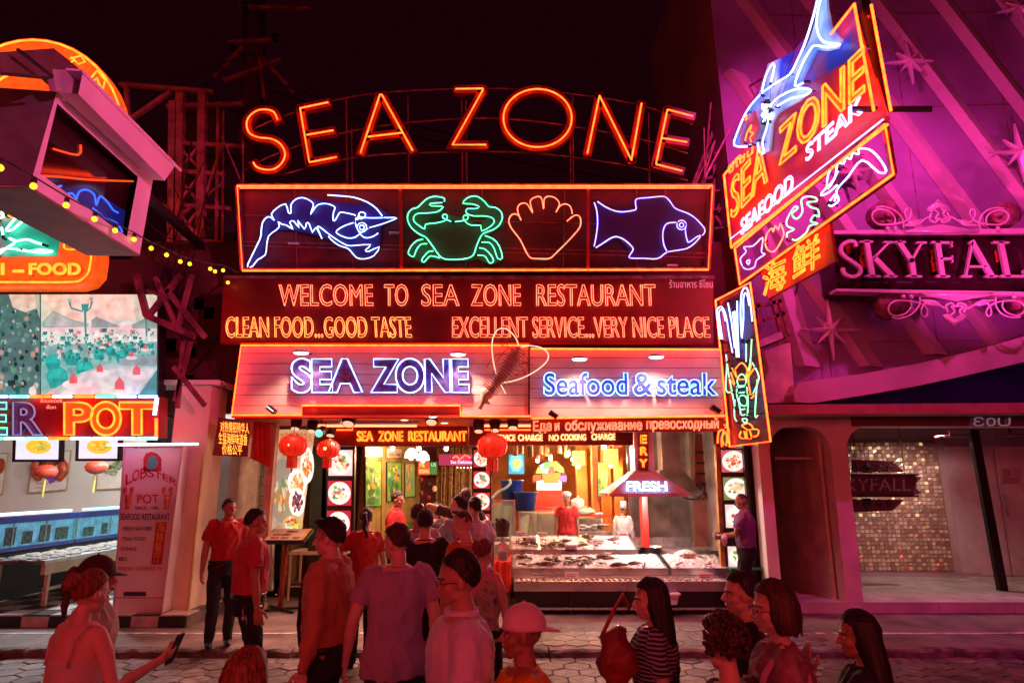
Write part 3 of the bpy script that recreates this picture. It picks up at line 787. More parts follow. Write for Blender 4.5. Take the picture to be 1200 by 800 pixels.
interior_lamp(495.5, 539, 13.8, 'white bell pendant lamp right of its twin', 'pendant', 0)
interior_lamp(707.5, 522, 12.0, 'bright bulb high above the cook in white', 'bulb', 95, (1, .72, .58))
interior_lamp(666, 530, 13.5, 'warm bulb above the cook in red', 'bulb', 90, (1, .55, .28))
interior_lamp(630, 538, 13.5, 'small bulb just above the crest sign, left one', 'bulb', 40, (1, .55, .2))
interior_lamp(645, 536, 14.0, 'small bulb just above the crest sign, right one', 'bulb', 30, (1, .55, .2))
interior_lamp(671, 537, 14.6, 'small warm bulb behind the one above the cook in red', 'bulb', 30, (1, .5, .2))
interior_lamp(726, 530, 13.6, 'small bulb under the yellow lantern shade', 'bulb', 40, (1, .55, .2))
interior_lamp(678, 545, 14.0, 'square straw lamp shade on the first orange pillar', 'straw', 20, (1, .5, .15))
interior_lamp(716, 544, 12.9, 'square yellow straw shade beside the hood', 'straw', 30, (1, .5, .15))
for i, (px, h) in enumerate([(604, 12), (611, 9), (622, 13), (634, 10), (641, 12), (656, 9), (664, 14), (690, 12), (696, 8)]):
    t = thing('hanging_tube', 'short tube', 'ceiling tube', 'hanging tubes below the hall ceiling')
    t['label'] = 'short brown tube hanging from the hall ceiling in a row over the fish tanks'
    p = U(px, 522+h, 13+R.uniform(0, 1.5)); MB().lathe(p, [(.05, 0), (.05, .25), (.05, 2.98-p.z if p.z < 2.7 else .3)], 10).build('tube', M_WOOD, t, True)
# ================================================================ INNER FASCIAS
P1 = front(10.6)
fa = thing('neon_sign', 'inner fascia with amber neon SEA ZONE RESTAURANT over the left entrance bay', 'neon sign')
MB().prism([P1(300, 497), P1(548, 497), P1(548, 522.5), P1(300, 522.5)], (0, .10, 0)).build('board', mat('inner_board', (.16, .015, .008), .45, 0, .2, 3), fa)
for wd, a, c in (('SEA', 418, 437), ('ZONE', 443.5, 472.5), ('RESTAURANT', 478, 547)):
    text(wd, P1, a, c, 516.5, 505, fa, N_YEL, r=.0075, off=.05)
MB().tube([P1(385, 503.5, .08), P1(413, 503.5, .08), P1(414, 494, .08), P1(545, 493.5, .08)], .011, 6).build('neon_tube', N_ORG, fa, True)
fb = thing('neon_sign', 'inner fascia with orange neon SERVICE CHARGE and NO COOKING CHARGE above the fish tanks', 'neon sign')
MB().prism([P1(550, 500), P1(742, 500), P1(742, 521.5), P1(550, 521.5)], (0, .10, 0)).build('board', mat('inner_board', (.16, .015, .008)), fb)
NS = emat('neon_salmon', (1, .26, .10), 4.5)
text('SERVICE', P1, 579, 604, 516, 509, fb, NS, r=.006, off=.05); text('CHARGE', P1, 607, 636, 516, 509, fb, NS, r=.006, off=.05)
text('NO', P1, 643, 655, 516, 509, fb, NS, r=.006, off=.05); text('COOKING', P1, 657, 687, 515.5, 508.5, fb, NS, r=.006, off=.05); text('CHARGE', P1, 693, 721, 515, 508, fb, NS, r=.006, off=.05)
MB().tube([P1(568, 503.5, .08), P1(622, 503.5, .08)], .010, 6).build('neon_tube', N_ORG, fb, True)
PC = front(9.3)
fc = thing('neon_sign', 'dark strip with red Cyrillic neon lettering just under the boarded fascia', 'neon sign')
MB().prism([PC(622, 491), PC(848, 489.5), PC(848, 505), PC(622, 507)], (0, .06, 0)).build('board', mat('inner_board', (.16, .015, .008)), fc)
NCY = emat('neon_cyr', (1, .16, .08), 3.0)
for wd, a, c, bl in (('Еда', 624, 647, 505), ('и', 649.5, 656, 504.6), ('обслуживание', 662, 753, 504), ('превосходный', 757, 843, 502.3)):
    text(wd, PC, a, c, bl, bl-11.5, fc, NCY, r=.0052, off=.05, basR=bl-.8)
# ================================================================ CANOPY SPOTLIGHTS
def stage_light(px, py, Y, r, label, aim=(0, -.4, -1), col=None):
    t = thing('spot_light', label, 'spot light', 'spot lights under the canopy'); p = U(px, py, Y); a = Vector(aim).normalized()
    MB().lathe(p, [(r*.7, -.16), (r, -.10), (r, .06), (r*.93, .075)], 14, a).build('housing', M_DARK, t, True)
    MB().lathe(p+a*.065, [(r*.85, 0), (r*.8, .012)], 14, a).build('lens', col or emat('warm_lens', (1, .5, .3), 1.2), t, True)
    MB().tube([p+Vector((-r, 0, 0)), p+Vector((-r, .02, .14)), p+Vector((r, .02, .14)), p+Vector((r, 0, 0))], .008, 5).build('yoke', M_DARK, t)
    MB().tube([p+Vector((0, .02, .14)), p+Vector((0, .02, .14+max(.02, zs-p.z-.15)))], .01, 5).build('stem', M_DARK, t)
stage_light(347, 497, 9.5, .075, 'dark spot light above the first red lantern')
stage_light(366, 500, 9.6, .075, 'dark spot light between the two left lanterns')
stage_light(388, 505, 9.7, .07, 'dark spot light above the second lantern')
stage_light(375.5, 506, 9.4, .07, 'spot light with a green glowing lens among the dark ones', (0, -1, -.35), emat('green_lens', (.15, .9, .5), 1.6))
stage_light(409, 492, 9.4, .10, 'larger spot light left of centre under the recessed canopy', (0, -.6, -1))
stage_light(506, 490, 9.4, .095, 'larger spot light right of centre under the recessed canopy', (0, -.6, -1))
stage_light(561, 500, 9.5, .075, 'dark spot light left of the prawn model tail'); stage_light(580, 499, 9.5, .075, 'dark spot light right under the prawn model tail')
stage_light(601, 496, 9.5, .08, 'dark spot light over the SERVICE lettering')
for k, (px, py) in enumerate([(404, 487.5), (435, 489.5), (474, 485.5), (507, 482), (521, 489)]):
    t = thing('down_light', 'small recessed white downlight in the red canopy soffit, number', 'down light', 'recessed downlights in the canopy'); t['label'] = 'small oval recessed downlight glowing in the red canopy soffit'
    p = UZ(px, py+6, zs-.02); MB().lathe(p, [(.07, .006), (.075, -.004)], 14).build('rim', M_WHITE, t, True); MB().lathe(p-Vector((0, 0, .006)), [(.055, 0), (.05, -.004)], 12).build('lens', emat('down_lens', (1, .75, .6), 4), t, True)
    l = bpy.data.lights.new('lamp', 'SPOT'); l.energy = 120; l.color = (1, .48, .36); l.spot_size = rad(120); l.spot_blend = .8; l.shadow_soft_size = .05
    lo = bpy.data.objects.new('lamp', l); COL.objects.link(lo); lo.parent = t; lo.location = p-Vector((0, 0, .04)); lo.rotation_euler = (rad(-22), 0, 0)
# canopy light tubes wash red: fluorescent battens hidden behind fascia lip
for k in range(3):
    t = thing('red_batten', 'red tube batten behind the fascia edge under the canopy, %s' % ['left one', 'middle one', 'right one'][k], 'tube light', 'red battens under the canopy')
    x = -3.0+2.5*k; MB().box((x, 9.62, zs-.06), (x+1.6, 9.68, zs-.012)).build('housing', M_WHITE, t)
    MB().tube([(x+.03, 9.65, zs-.085), (x+1.57, 9.65, zs-.085)], .016, 8).build('tube', emat('batten_red', (1, .10, .04), 9), t, True)
# ================================================================ LANTERNS
def lantern(px, py, Y, r, label):
    t = thing('red_lantern', label, 'lantern', 'round red paper lanterns under the canopy'); c = U(px, py, Y)
    m = emat('lantern_paper', (1, .025, .008), .6, .35)
    prof = [(r*.35, .72*r), (r*.62, .66*r), (r*.88, .42*r), (r, .0), (r*.88, -.42*r), (r*.62, -.66*r), (r*.35, -.72*r)]
    MB().lathe(c, prof, 24).build('paper_body', m, t, True)
    for k in range(12):
        a = 2*math.pi*k/12; MB().tube([c+Vector((math.cos(a)*q*1.015, math.sin(a)*q*1.015, h)) for q, h in prof], .004, 4).build('rib', mat('lantern_rib', (.5, .05, .02), .5), t)
    MB().lathe(c, [(r*.36, .70*r), (r*.37, .82*r)], 16).build('collar', mat('gold', (.8, .45, .1), .3, .7), t, True)
    MB().lathe(c, [(r*.37, -.84*r), (r*.36, -.70*r)], 16).build('collar', MATS['gold'], t, True)
    b = MB()
    for k in range(14):
        a = 2*math.pi*k/14; p = c+Vector((math.cos(a)*r*.33, math.sin(a)*r*.33, -.82*r)); b.tube([p, p-Vector((0, 0, r*.75))], .012, 5)
    b.build('fringe', emat('fringe_red', (.8, .02, .01), .35), t)
    MB().ball(c+Vector((0, -r*.86, 0)), .03, 8, 6).build('bulb_glow', emat('lantern_bulb', (1, .55, .12), 6), t, True)
    MB().tube([c+Vector((0, 0, -.84*r)), c-Vector((0, 0, r*1.9))], .012, 6).build('tassel', M_REDP, t)
    MB().tube([c+Vector((0, 0, .82*r)), Vector((c.x, c.y, zs))], .006, 5).build('cord', M_BLACK, t)
lantern(343.5, 522, 9.35, .20, 'left red lantern hanging before the tall food banner')
lantern(384.5, 526, 9.7, .175, 'small red lantern left of the SEA ZONE RESTAURANT letters')
lantern(577, 523, 9.4, .225, 'largest red lantern hanging before the lit menu column')
# ================================================================ FOOD LIGHT BOXES
WH = emat('print_white', (1, .88, .80), 1.15)
def plate(pl, cx, cy, rx, ry, off, parent, pal, seed, n=34, rim=None):
    r = random.Random(seed); b = MB(); b.use(rim or WH)
    b.poly([pl(cx+rx*math.cos(a), cy+ry*math.sin(a), off) for a in [-2*math.pi*i/20 for i in range(20)]])
    for k in range(n):
        c = pal[r.randrange(len(pal))]; b.use(emat('fd_%02d%02d%02d' % (c[0]*99, c[1]*99, c[2]*99), c, .9))
        d = (r.random()**.6)*.66; a0 = r.random()*6.28; x = cx+rx*d*math.cos(a0); y = cy+ry*d*math.sin(a0); q = r.uniform(.09, .24); m = r.choice([5, 6, 7]); an = r.random()*6; st = r.uniform(.5, 1)
        b.poly([pl(x+rx*q*math.cos(an)*math.cos(t)-rx*q*st*math.sin(an)*math.sin(t), y+ry*q*math.sin(an)*math.cos(t)+ry*q*st*math.cos(an)*math.sin(t), off+.0006*(k+1)) for t in [-2*math.pi*i/m for i in range(m)]])
    return b.build('food_print', None, parent)
RED_P = [(.75, .12, .05), (.9, .35, .12), (.95, .7, .45), (.2, .45, .08), (.6, .08, .08), (.95, .85, .6)]
GRN_P = [(.25, .5, .1), (.95, .85, .55), (.8, .4, .15), (.15, .35, .08), (.9, .6, .4), (.55, .12, .3)]
def lightbox(x0, y0, x1, y1, pl, parent, pal, seed, bgc=(.45, .02, .05), sk=0):
    MB().prism([pl(x0, y0, .02), pl(x1, y0, .02), pl(x1+sk, y1, .02), pl(x0+sk, y1, .02)], -pl.n*.05).build('light_panel', emat('lb_%02d%02d%02d' % (bgc[0]*99, bgc[1]*99, bgc[2]*99), bgc, .8), parent)
    plate(pl, (x0+x1+sk)/2, (y0+y1)/2, (x1-x0)*.48, (y1-y0)*.46, .024, parent, pal, seed)
P2 = front(11.0)
m1 = thing('menu_display', 'black framed column of three lit food pictures left of the entrance', 'menu display')
MB().prism([P2(366, 517), P2(382, 517), P2(382, 660), P2(360, 660)], (0, .08, 0)).build('green_door', mat('dark_green_door', (.035, .055, .02), .5, 0, .2, 3), m1)
MB().prism([P2(379, 518, .0), P2(416, 518, .0), P2(414, 645, .0), P2(375, 645, .0)], (0, .10, 0)).build('frame', M_BLACK, m1)
for i, (y0, y1, sk) in enumerate([(527, 557, -1), (563, 592, -2), (598, 628, -2)]):
    lightbox(385.5-i*1.2, y0, 413-i*1.2, y1, P2, m1, [RED_P, GRN_P, RED_P][i], 20+i, [(1, .85, .8), (.6, .03, .05), (.55, .03, .05)][i], sk=-.6)
P3 = front(11.2)
m2 = thing('menu_display', 'tall lit column of four food pictures behind the central lantern', 'menu display')
MB().prism([P3(553.5, 524), P3(576, 524), P3(575.5, 668), P3(553, 668)], (0, .10, 0)).build('frame', M_BLACK, m2)
for i, (y0, y1) in enumerate([(527, 547), (552, 572), (577, 597.5), (602, 622), (627, 645)]):
    lightbox(555, y0, 574, y1, P3, m2, [RED_P, GRN_P][i % 2], 40+i, [(.6, .05, .04), (.7, .04, .04)][i % 2])
m3 = thing('menu_display', 'tall wooden framed column of four lit food pictures beside the attendant at right', 'menu display')
P4 = front(10.3)
MB().prism([P4(838.5, 520, -.01), P4(846, 520, -.01), P4(855, 700, -.01), P4(847, 700, -.01)], (0, .1, 0)).build('post', mat('varnished_post', (.45, .20, .05), .4, 0, .25, 6), m3)
MB().prism([P4(843.5, 525), P4(882, 525), P4(893, 700), P4(853, 700)], (0, .08, 0)).build('frame', M_BLACK, m3)
for i, (x0, y0, x1, y1, c) in enumerate([(845, 527, 873, 553, (.7, .12, .15)), (847.5, 559, 876, 585.5, (.25, .3, .1)), (850, 591, 879, 618, (1, .8, .75)), (853, 640, 882, 664, (1, .75, .7))]):
    lightbox(x0, y0, x1, y1, P4, m3, [RED_P, GRN_P][i % 2], 60+i, c, sk=1.4)
# tall food banner
P5 = front(10.5)
bn = thing('food_banner', 'tall bright printed banner of grilled seafood and bowls behind the left lantern', 'banner')
MB().prism([P5(325.5, 503, .0), P5(368.5, 503, .0), P5(351.5, 628, .0), P5(314.5, 628, .0)], (0, .04, 0)).build('panel', emat('banner_base', (.75, .55, .38), .6, .5), bn)
for i, (cx, cy, rx, ry, pal, rim) in enumerate([(331, 575, 16, 38, [(.55, .25, .06), (.85, .45, .12), (.3, .25, .1), (.7, .6, .4), (.2, .3, .15)], emat('bn_g', (.45, .42, .32), .6)),
     (360, 545, 8, 21, [(.85, .3, .05), (.95, .55, .15), (.75, .2, .05)], WH), (348, 566, 11, 17, [(.95, .5, .15), (.8, .3, .08), (.95, .8, .5)], WH), (348, 588, 9.5, 17, [(.1, .03, .08), (.2, .06, .12), (.35, .12, .06)], WH), (343, 614, 12, 11, [(.8, .08, .04), (.95, .75, .1), (.3, .6, .1), (.9, .9, .8)], emat('bn_y', (.8, .6, .2), .7))]):
    plate(P5, cx, cy, rx, ry, .005+.03*i, bn, pal, 80+i, 40, rim)
text('对热情招待华人', P5, 328, 366, 517, 508, bn, emat('cn_red', (.7, .02, .01), .6), 'fill', off=.012, th=0, join=True, name='lettering')
MB().prism([P5(326, 503.5, .008), P5(368, 503.5, .008), P5(367, 521, .008), P5(325, 521, .008)], (0, .002, 0)).build('header_strip', emat('bn_h', (.9, .55, .25), .6), bn)
# pale leaning post at the left edge of the entrance
pp = thing('door_post', 'slim pinkish post at the left edge of the restaurant entrance', 'post')
PX = -3.72; MB().box((PX-.05, 10.02, .10), (PX+.05, 10.16, zs+.0)).build('shaft', mat('pink_post', (.65, .42, .32), .4, 0, .1), pp); MB().box((PX-.07, 10.0, .10), (PX+.07, 10.18, .2)).build('foot', M_CREAM, pp)
# white side wall with a drawing board and red awning
PB = front(11.2)
sw = thing('side_wall', 'pale wall bay with black line drawings between the gate and the entrance post', 'wall')
MB().prism([PB(240, 500), PB(322, 500), PB(318, 692), PB(236, 692)], (0, .1, 0)).build('wall', mat('grey_white_wall', (.62, .56, .50), .7, 0, .12, 2), sw)
for (c) in [[(272, 540), (309, 540), (309, 559), (272, 559), (272, 540)], [(283, 569), (313, 569), (313, 592), (283, 592), (283, 569)], [(298, 568), (303, 557), (308, 568)], [(270, 592), (271, 565), (274, 561), (276, 565), (276, 600)], [(288, 580), (309, 581)], [(288, 585), (305, 585)], [(271, 550), (281, 550)], [(271, 527), (281, 527)]]:
    MB().tube([PB(x, y, .005) for x, y in c], .006, 4).build('line_drawing', M_BLACK, sw)
PR = front(10.0)
aw = thing('red_shutter', 'bright red angled panel above the drawings beside the Chinese light board', 'panel')
MB().prism([PR(287, 494), PR(316, 494), PR(316, 548), PR(303, 541), (PR(288, 534))], (0, .05, 0)).build('panel', mat('bright_red', (.75, .02, .01), .45, 0, .1), aw)
for x in (292, 298, 304, 310): MB().beam(PR(x, 494, .01), PR(x, 536+(x-288)*.45, .01), .008, .012).build('seam', M_REDP, aw)
# Chinese LED board
PD = plane(U(253, 500, 9.1), (.12, -1, 0))
ch = thing('led_board', 'dark board with three rows of amber Chinese characters left of the red panel', 'lit sign')
MB().prism([PD(256, 489, 0), PD(294, 493, 0), PD(290, 535, 0), PD(249, 533, 0)], (0, .10, 0)).build('case', M_DRED, ch)
LED = emat('led_amber', (1, .33, .04), 3.0)
text('对热情招待华人', PD, 258, 292, 504.5, 495, ch, LED, 'fill', off=.012, th=0, basR=507, name='character')
text('生猛海鲜味道香', PD, 256, 290, 518.5, 508.5, ch, LED, 'fill', off=.012, th=0, basR=520.5, name='character')
text('价格公平', PD, 260, 284, 531, 522, ch, LED, 'fill', off=.012, th=0, basR=532, name='character')
# ================================================================ HOODS
P6 = front(10.7)
hd = thing('cooking_hood', 'steel cooking hood with a red neon chimney and lit word FRESH on its skirt', 'hood')
a0 = P6(742.5, 506); a1 = P6(765, 506); zt = P6(750, 551).z; zb = P6(750, 577.5).z
cx = (a0.x+a1.x)/2; hw = (a1.x-a0.x)/2
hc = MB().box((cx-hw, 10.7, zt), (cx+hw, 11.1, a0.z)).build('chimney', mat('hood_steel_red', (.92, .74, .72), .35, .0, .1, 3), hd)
L0 = P6(711, 578); L1 = P6(802, 578); D = (L1.x-L0.x)/2; mx = (L0.x+L1.x)/2
b = MB(); q = [(mx-D, 10.35, zb), (mx+D, 10.35, zb), (mx+D, 11.6, zb), (mx-D, 11.6, zb)]; tq = [(cx-hw, 10.7, zt), (cx+hw, 10.7, zt), (cx+hw, 11.1, zt), (cx-hw, 11.1, zt)]
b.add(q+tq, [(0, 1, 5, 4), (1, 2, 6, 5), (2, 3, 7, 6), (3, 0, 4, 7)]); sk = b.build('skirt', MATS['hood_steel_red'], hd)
MB().box((mx-D, 10.34, zb-.05), (mx+D, 10.37, zb+.005)).build('rim', M_STEEL, hd); MB().box((mx-D, 11.58, zb-.05), (mx+D, 11.61, zb)).build('rim', M_STEEL, hd)
MB().box((mx-D, 10.37, zb-.05), (mx-D+.03, 11.58, zb)).build('rim', M_STEEL, hd); MB().box((mx+D-.03, 10.37, zb-.05), (mx+D, 11.58, zb)).build('rim', M_STEEL, hd)
P6f = front(10.66)
MB().prism([P6f(748.5, 507), P6f(760, 507), P6f(760, 551), P6f(748.5, 551)], (0, .02, 0)).build('sign_strip', M_DRED, hd)
for i, c in enumerate('ERY'):
    text(c, P6f, 749.5, 758.5, 519+i*14, 509.5+i*14, hd, N_YEL, r=.008, off=.05)
sl = plane((mx, 10.35, zb), (0, -(zt-zb), .35)); 
if sl.n.y > 0: sl = plane((mx, 10.35, zb), (0, zt-zb, -.35))
text('FRESH', sl, 733, 783, 575, 564, hd, mat('dark_blue_letter', (.03, .04, .2), .4), 'fill', off=.03, th=.03, name='letter')
text('FRESH', sl, 733, 783, 575, 564, hd, N_WBL, r=.011, off=.045, name='neon_tube')
for dx in (-.38, .35):
    MB().ball((mx+dx, 10.9, zb-.0), .05, 10, 6).build('lamp_bulb', emat('lamp_bulb', (1, .86, .72), 14), hd, True)
l = bpy.data.lights.new('lamp', 'POINT'); l.energy = 95; l.color = (1, .76, .70); l.shadow_soft_size = .06
lo = bpy.data.objects.new('lamp', l); COL.objects.link(lo); lo.parent = hd; lo.location = (mx, 10.8, zb-.12)
P7 = front(11.9)
h2 = thing('cooking_hood', 'dark unlit hood with a loose black cable behind the FRESH hood', 'hood')
b = MB(); L0 = P7(762, 582); zb2 = P7(790, 582).z+.02; q0 = P7(778, 550); q1 = P7(806, 550)
X0, X1 = P7(765, 580).x, P7(826, 580).x
b.add([(X0, 11.9, zb2), (X1, 11.9, zb2), (X1, 13, zb2), (X0, 13, zb2), (q0.x, 12.2, q0.z), (q1.x, 12.2, q0.z), (q1.x, 12.6, q0.z), (q0.x, 12.6, q0.z)], [(0, 1, 5, 4), (1, 2, 6, 5), (2, 3, 7, 6), (3, 0, 4, 7)])
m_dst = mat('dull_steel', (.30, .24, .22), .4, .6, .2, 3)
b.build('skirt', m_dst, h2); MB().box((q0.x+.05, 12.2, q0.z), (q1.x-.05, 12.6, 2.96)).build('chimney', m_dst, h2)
MB().tube([P7(x, y, .05) for x, y in smooth_path([(818, 565), (824, 572), (822, 580), (812, 585), (800, 582)], 5)], .014, 6).build('cable', M_BLACK, h2, True)
bw = thing('steel_wall', 'dull steel splash wall with slots behind the grill at right', 'wall panel')
for k in range(4):
    MB().box((2.35+k*.42, 13.3, .3), (2.35+k*.42+.415, 13.34, 2.95)).build('panel', m_dst, bw)
P8 = front(12.0)
MB().box((3.55, 11.4, .3), (3.6, 13.3, 2.95)).build('panel', m_dst, bw)
for k in range(5): MB().prism([P8(816, 529+k*12.4), P8(840, 528+k*12.4), P8(840, 530+k*12.4), P8(816, 531+k*12.4)], (0, .03, 0)).build('slot', M_BLACK, bw)
MB().prism([P8(814, 508, -.04), P8(845, 508, -.04), P8(845, 640, -.04), P8(814, 640, -.04)], (0, .04, 0)).build('panel', mat('red_steel', (.32, .10, .07), .45, .4, .2, 3), bw)
# ================================================================ ICE DISPLAY
m_ice = mat('crushed_ice', (.86, .80, .78), .3, 0, .08, 24, .9, 60)
ic = thing('ice_display', 'stepped stainless counter filled with crushed ice, seafood and price cards', 'display counter')
def X(px, py, z): p = UZ(px, py, z); return p
F0 = UZ(601, 692, .50); yF = F0.y   # front apron bottom
yF = 9.75
def XF(px, py): return front(yF)(px, py).x
zA = front(yF)(700, 681).z; zAb = front(yF)(700, 692.5).z
xl, xr = XF(602, 686), XF(858, 686)
MB().box((xl, yF, zAb), (xr, yF+.03, zA)).build('apron', M_STEEL, ic)
# tier surfaces: (z, y0, y1)
def tray(xa, xb, y0, y1, z, rim=.05, ice=.03, seed=0, lean=.0):
    t = MB()
    w_ = .018
    t.box((xa, y0, z-.08), (xb, y0+w_, z+rim)); t.box((xa, y1-w_, z-.08+lean), (xb, y1, z+rim+lean))
    for xx in (xa, xb-w_): t.prism([(xx, y0+w_, z-.08), (xx, y1-w_, z-.08+lean), (xx, y1-w_, z+rim+lean), (xx, y0+w_, z+rim)], (w_, 0, 0))
    tr = t.build('tray', M_STEEL, ic)
    r = random.Random(seed); nx = int((xb-xa)/.035); ny = int((y1-y0)/.035); b = MB(); vs = []
    for j in range(ny+1):
        for i in range(nx+1):
            x = xa+w_+(xb-xa-2*w_)*i/nx; y = y0+w_+(y1-y0-2*w_)*j/ny
            e = min(i, nx-i, j, ny-j); h = noise.noise(Vector((x*3, y*3, seed)))*.03+r.uniform(-.012, .014)
            vs.append((x, y, z+ice+lean*j/ny + (h if e > 0 else -.01)))
    b.add(vs, [(j*(nx+1)+i, j*(nx+1)+i+1, (j+1)*(nx+1)+i+1, (j+1)*(nx+1)+i) for j in range(ny) for i in range(nx)])
    stuff(b.build('ice', m_ice, tr)); return tr
z1 = zA-.03
xB = lambda px, py, Y: front(Y)(px, py).x
tray(xl+.01, xr-.01, yF+.035, 10.15, z1, .03, .01, 1)
# second tier
p2 = front(10.2)(700, 667); z2_ = p2.z
x2l = xB(600, 668, 10.2); x2m = xB(783, 668, 10.2); x2r = xB(856, 668, 10.2)
pb = front(10.95)(700, 650); lean2 = pb.z - z2_
MB().box((x2l, 10.16, z1+.03), (x2r, 10.195, z2_-.085)).build('riser', M_STEEL, ic)
tray(x2l, x2m, 10.2, 10.95, z2_, .02, .012, 2, lean=lean2)
tray(x2m+.05, x2r, 10.2, 10.95, z2_, .02, .012, 3, lean=lean2)
# third tier
p3 = front(11.0)(660, 645); z3_ = p3.z; pbk = front(11.75)(660, 628); lean3 = pbk.z-z3_
x3 = [xB(597, 645, 11), xB(632, 645, 11), xB(686, 645, 11), xB(747, 645, 11)]
MB().box((x3[0], 10.965, z2_+lean2), (x3[3], 10.995, z3_-.085)).build('riser', M_STEEL, ic)
for i in range(3): tray(x3[i]+.003, x3[i+1]-.003, 11.0, 11.75, z3_, .02, .012, 4+i, lean=lean3)
MB().box((xl+.03, yF+.10, .14), (xr-.03, 11.2, zAb-.0)).build('cabinet', M_BLACK, ic)
for k in range(5):
    x = xl+.05+(xr-xl-.14)*k/4; MB().box((x, yF+.03, .10), (x+.04, yF+.07, zAb)).build('leg', M_DARK, ic)
MB().box((xl+.06, yF+.02, .17), (xr-.06, yF+.04, .20)).build('foot_rail', M_STEEL, ic)
MB().box((x3[0], 11.76, .30), (x3[3]+1.1, 11.8, z3_+lean3-.02)).build('back_panel', M_STEEL, ic)
# seafood on ice (things that could be lifted: grouped small items)
r = random.Random(5)
def surf(x, y):
    if y < 10.17: return z1+.02
    if y < 10.96: return z2_+.02+lean2*(y-10.2)/.75
    return z3_+.02+lean3*(y-11)/.75
kinds = {'fish': [], 'prawn': [], 'crab': []}
m_fish = mat('fish_skin', (.30, .22, .22), .25, .3, .4, 15); m_pr = mat('prawn_shell', (.45, .20, .15), .35, 0, .4, 25); m_cr = mat('crab_shell', (.10, .035, .03), .35, 0, .3, 20)
def fishm():
    b = MB(); P = [(-.16, 0, 0), (-.11, 0, .012), (-.03, 0, .018), (.05, 0, .015), (.10, 0, .008), (.115, 0, .006)]
    b.tube(P, [.008, .024, .032, .022, .009, .005], 8); b.prism([(.105, -.0, .004), (.15, -.035, .004), (.14, 0, .004), (.15, .035, .004)], (0, 0, .005)); me = b.build('fish', m_fish, None, True); return me
def prawnm():
    b = MB(); b.tube([(-.06+.012*i, .018*math.sin(i*.33), .01) for i in range(10)], [.004, .010, .013, .013, .012, .011, .010, .008, .006, .004], 7)
    for k in range(4): b.tube([(-.04+.02*k, .01, .01), (-.045+.02*k, -.015, .0)], .002, 4)
    b.tube([(-.06, 0, .012), (-.11, .02, .03)], .0018, 4); return b.build('prawn', m_pr, None, True)
def crabm():
    b = MB(); b.ball((0, 0, .02), (.055, .042, .022), 10, 6)
    for s in (-1, 1):
        for k in range(3): b.tube([(s*.04, -.02+.018*k, .02), (s*.075, -.03+.022*k, .035), (s*.10, -.035+.028*k, .005)], .005, 5)
        b.tube([(s*.04, -.03, .02), (s*.075, -.06, .02)], .008, 5); b.ball((s*.07, -.075, .02), (.016, .024, .012), 7, 5)
    return b.build('crab', m_cr, None, True)
mk = {'fish': fishm, 'prawn': prawnm, 'crab': crabm}
lbl = {'fish': 'dark whole fish lying on the crushed ice of the stepped counter', 'prawn': 'reddish prawn lying in a row on the crushed ice', 'crab': 'brown crab or shellfish on the crushed ice'}
def lay(kind, x, y, rz, s=1.0):
    L = kinds[kind]
    o = mk[kind]() if not L else L[0].copy()
    if L: COL.objects.link(o)
    L.append(o); tag(o, lbl[kind], kind, {'fish': 'fish on the ice', 'prawn': 'prawns on the ice', 'crab': 'crabs and shellfish on the ice'}[kind])
    o.location = (x, y, surf(x, y)+.008); o.rotation_euler = (r.uniform(-.2, .2), r.uniform(-.2, .2), rz); o.scale = (s, s, s)
for k in range(70): lay('prawn', xl+.12+(k//2)*.038*2.1, yF+.12+.13*(k % 2)+r.uniform(-.01, .01), r.uniform(1.2, 1.9), 1.1)
for k in range(26): lay('crab', r.uniform(x2l+.08, x2l+1.5), r.uniform(10.28, 10.88), r.uniform(0, 6), r.uniform(.6, .95))
for k in range(14): lay('fish', r.uniform(x2l+.1, x2m-.2), r.uniform(10.3, 10.88), r.uniform(-.7, .7) if k % 2 else r.uniform(1, 2), r.uniform(.8, 1.15))
for k in range(24): lay('fish', r.uniform(x3[0]+.1, x3[3]-.15), r.uniform(11.1, 11.65), r.uniform(0, 3.1), r.uniform(.7, 1.05))
for k in range(18): lay('prawn', r.uniform(x3[0]+.1, x3[3]-.15), r.uniform(11.1, 11.65), r.uniform(0, 6.2), 1.1)
for k in range(8): lay('prawn', r.uniform(x2m+.1, x2r-.1), r.uniform(10.3, 10.85), r.uniform(0, 6.2), 1.1)
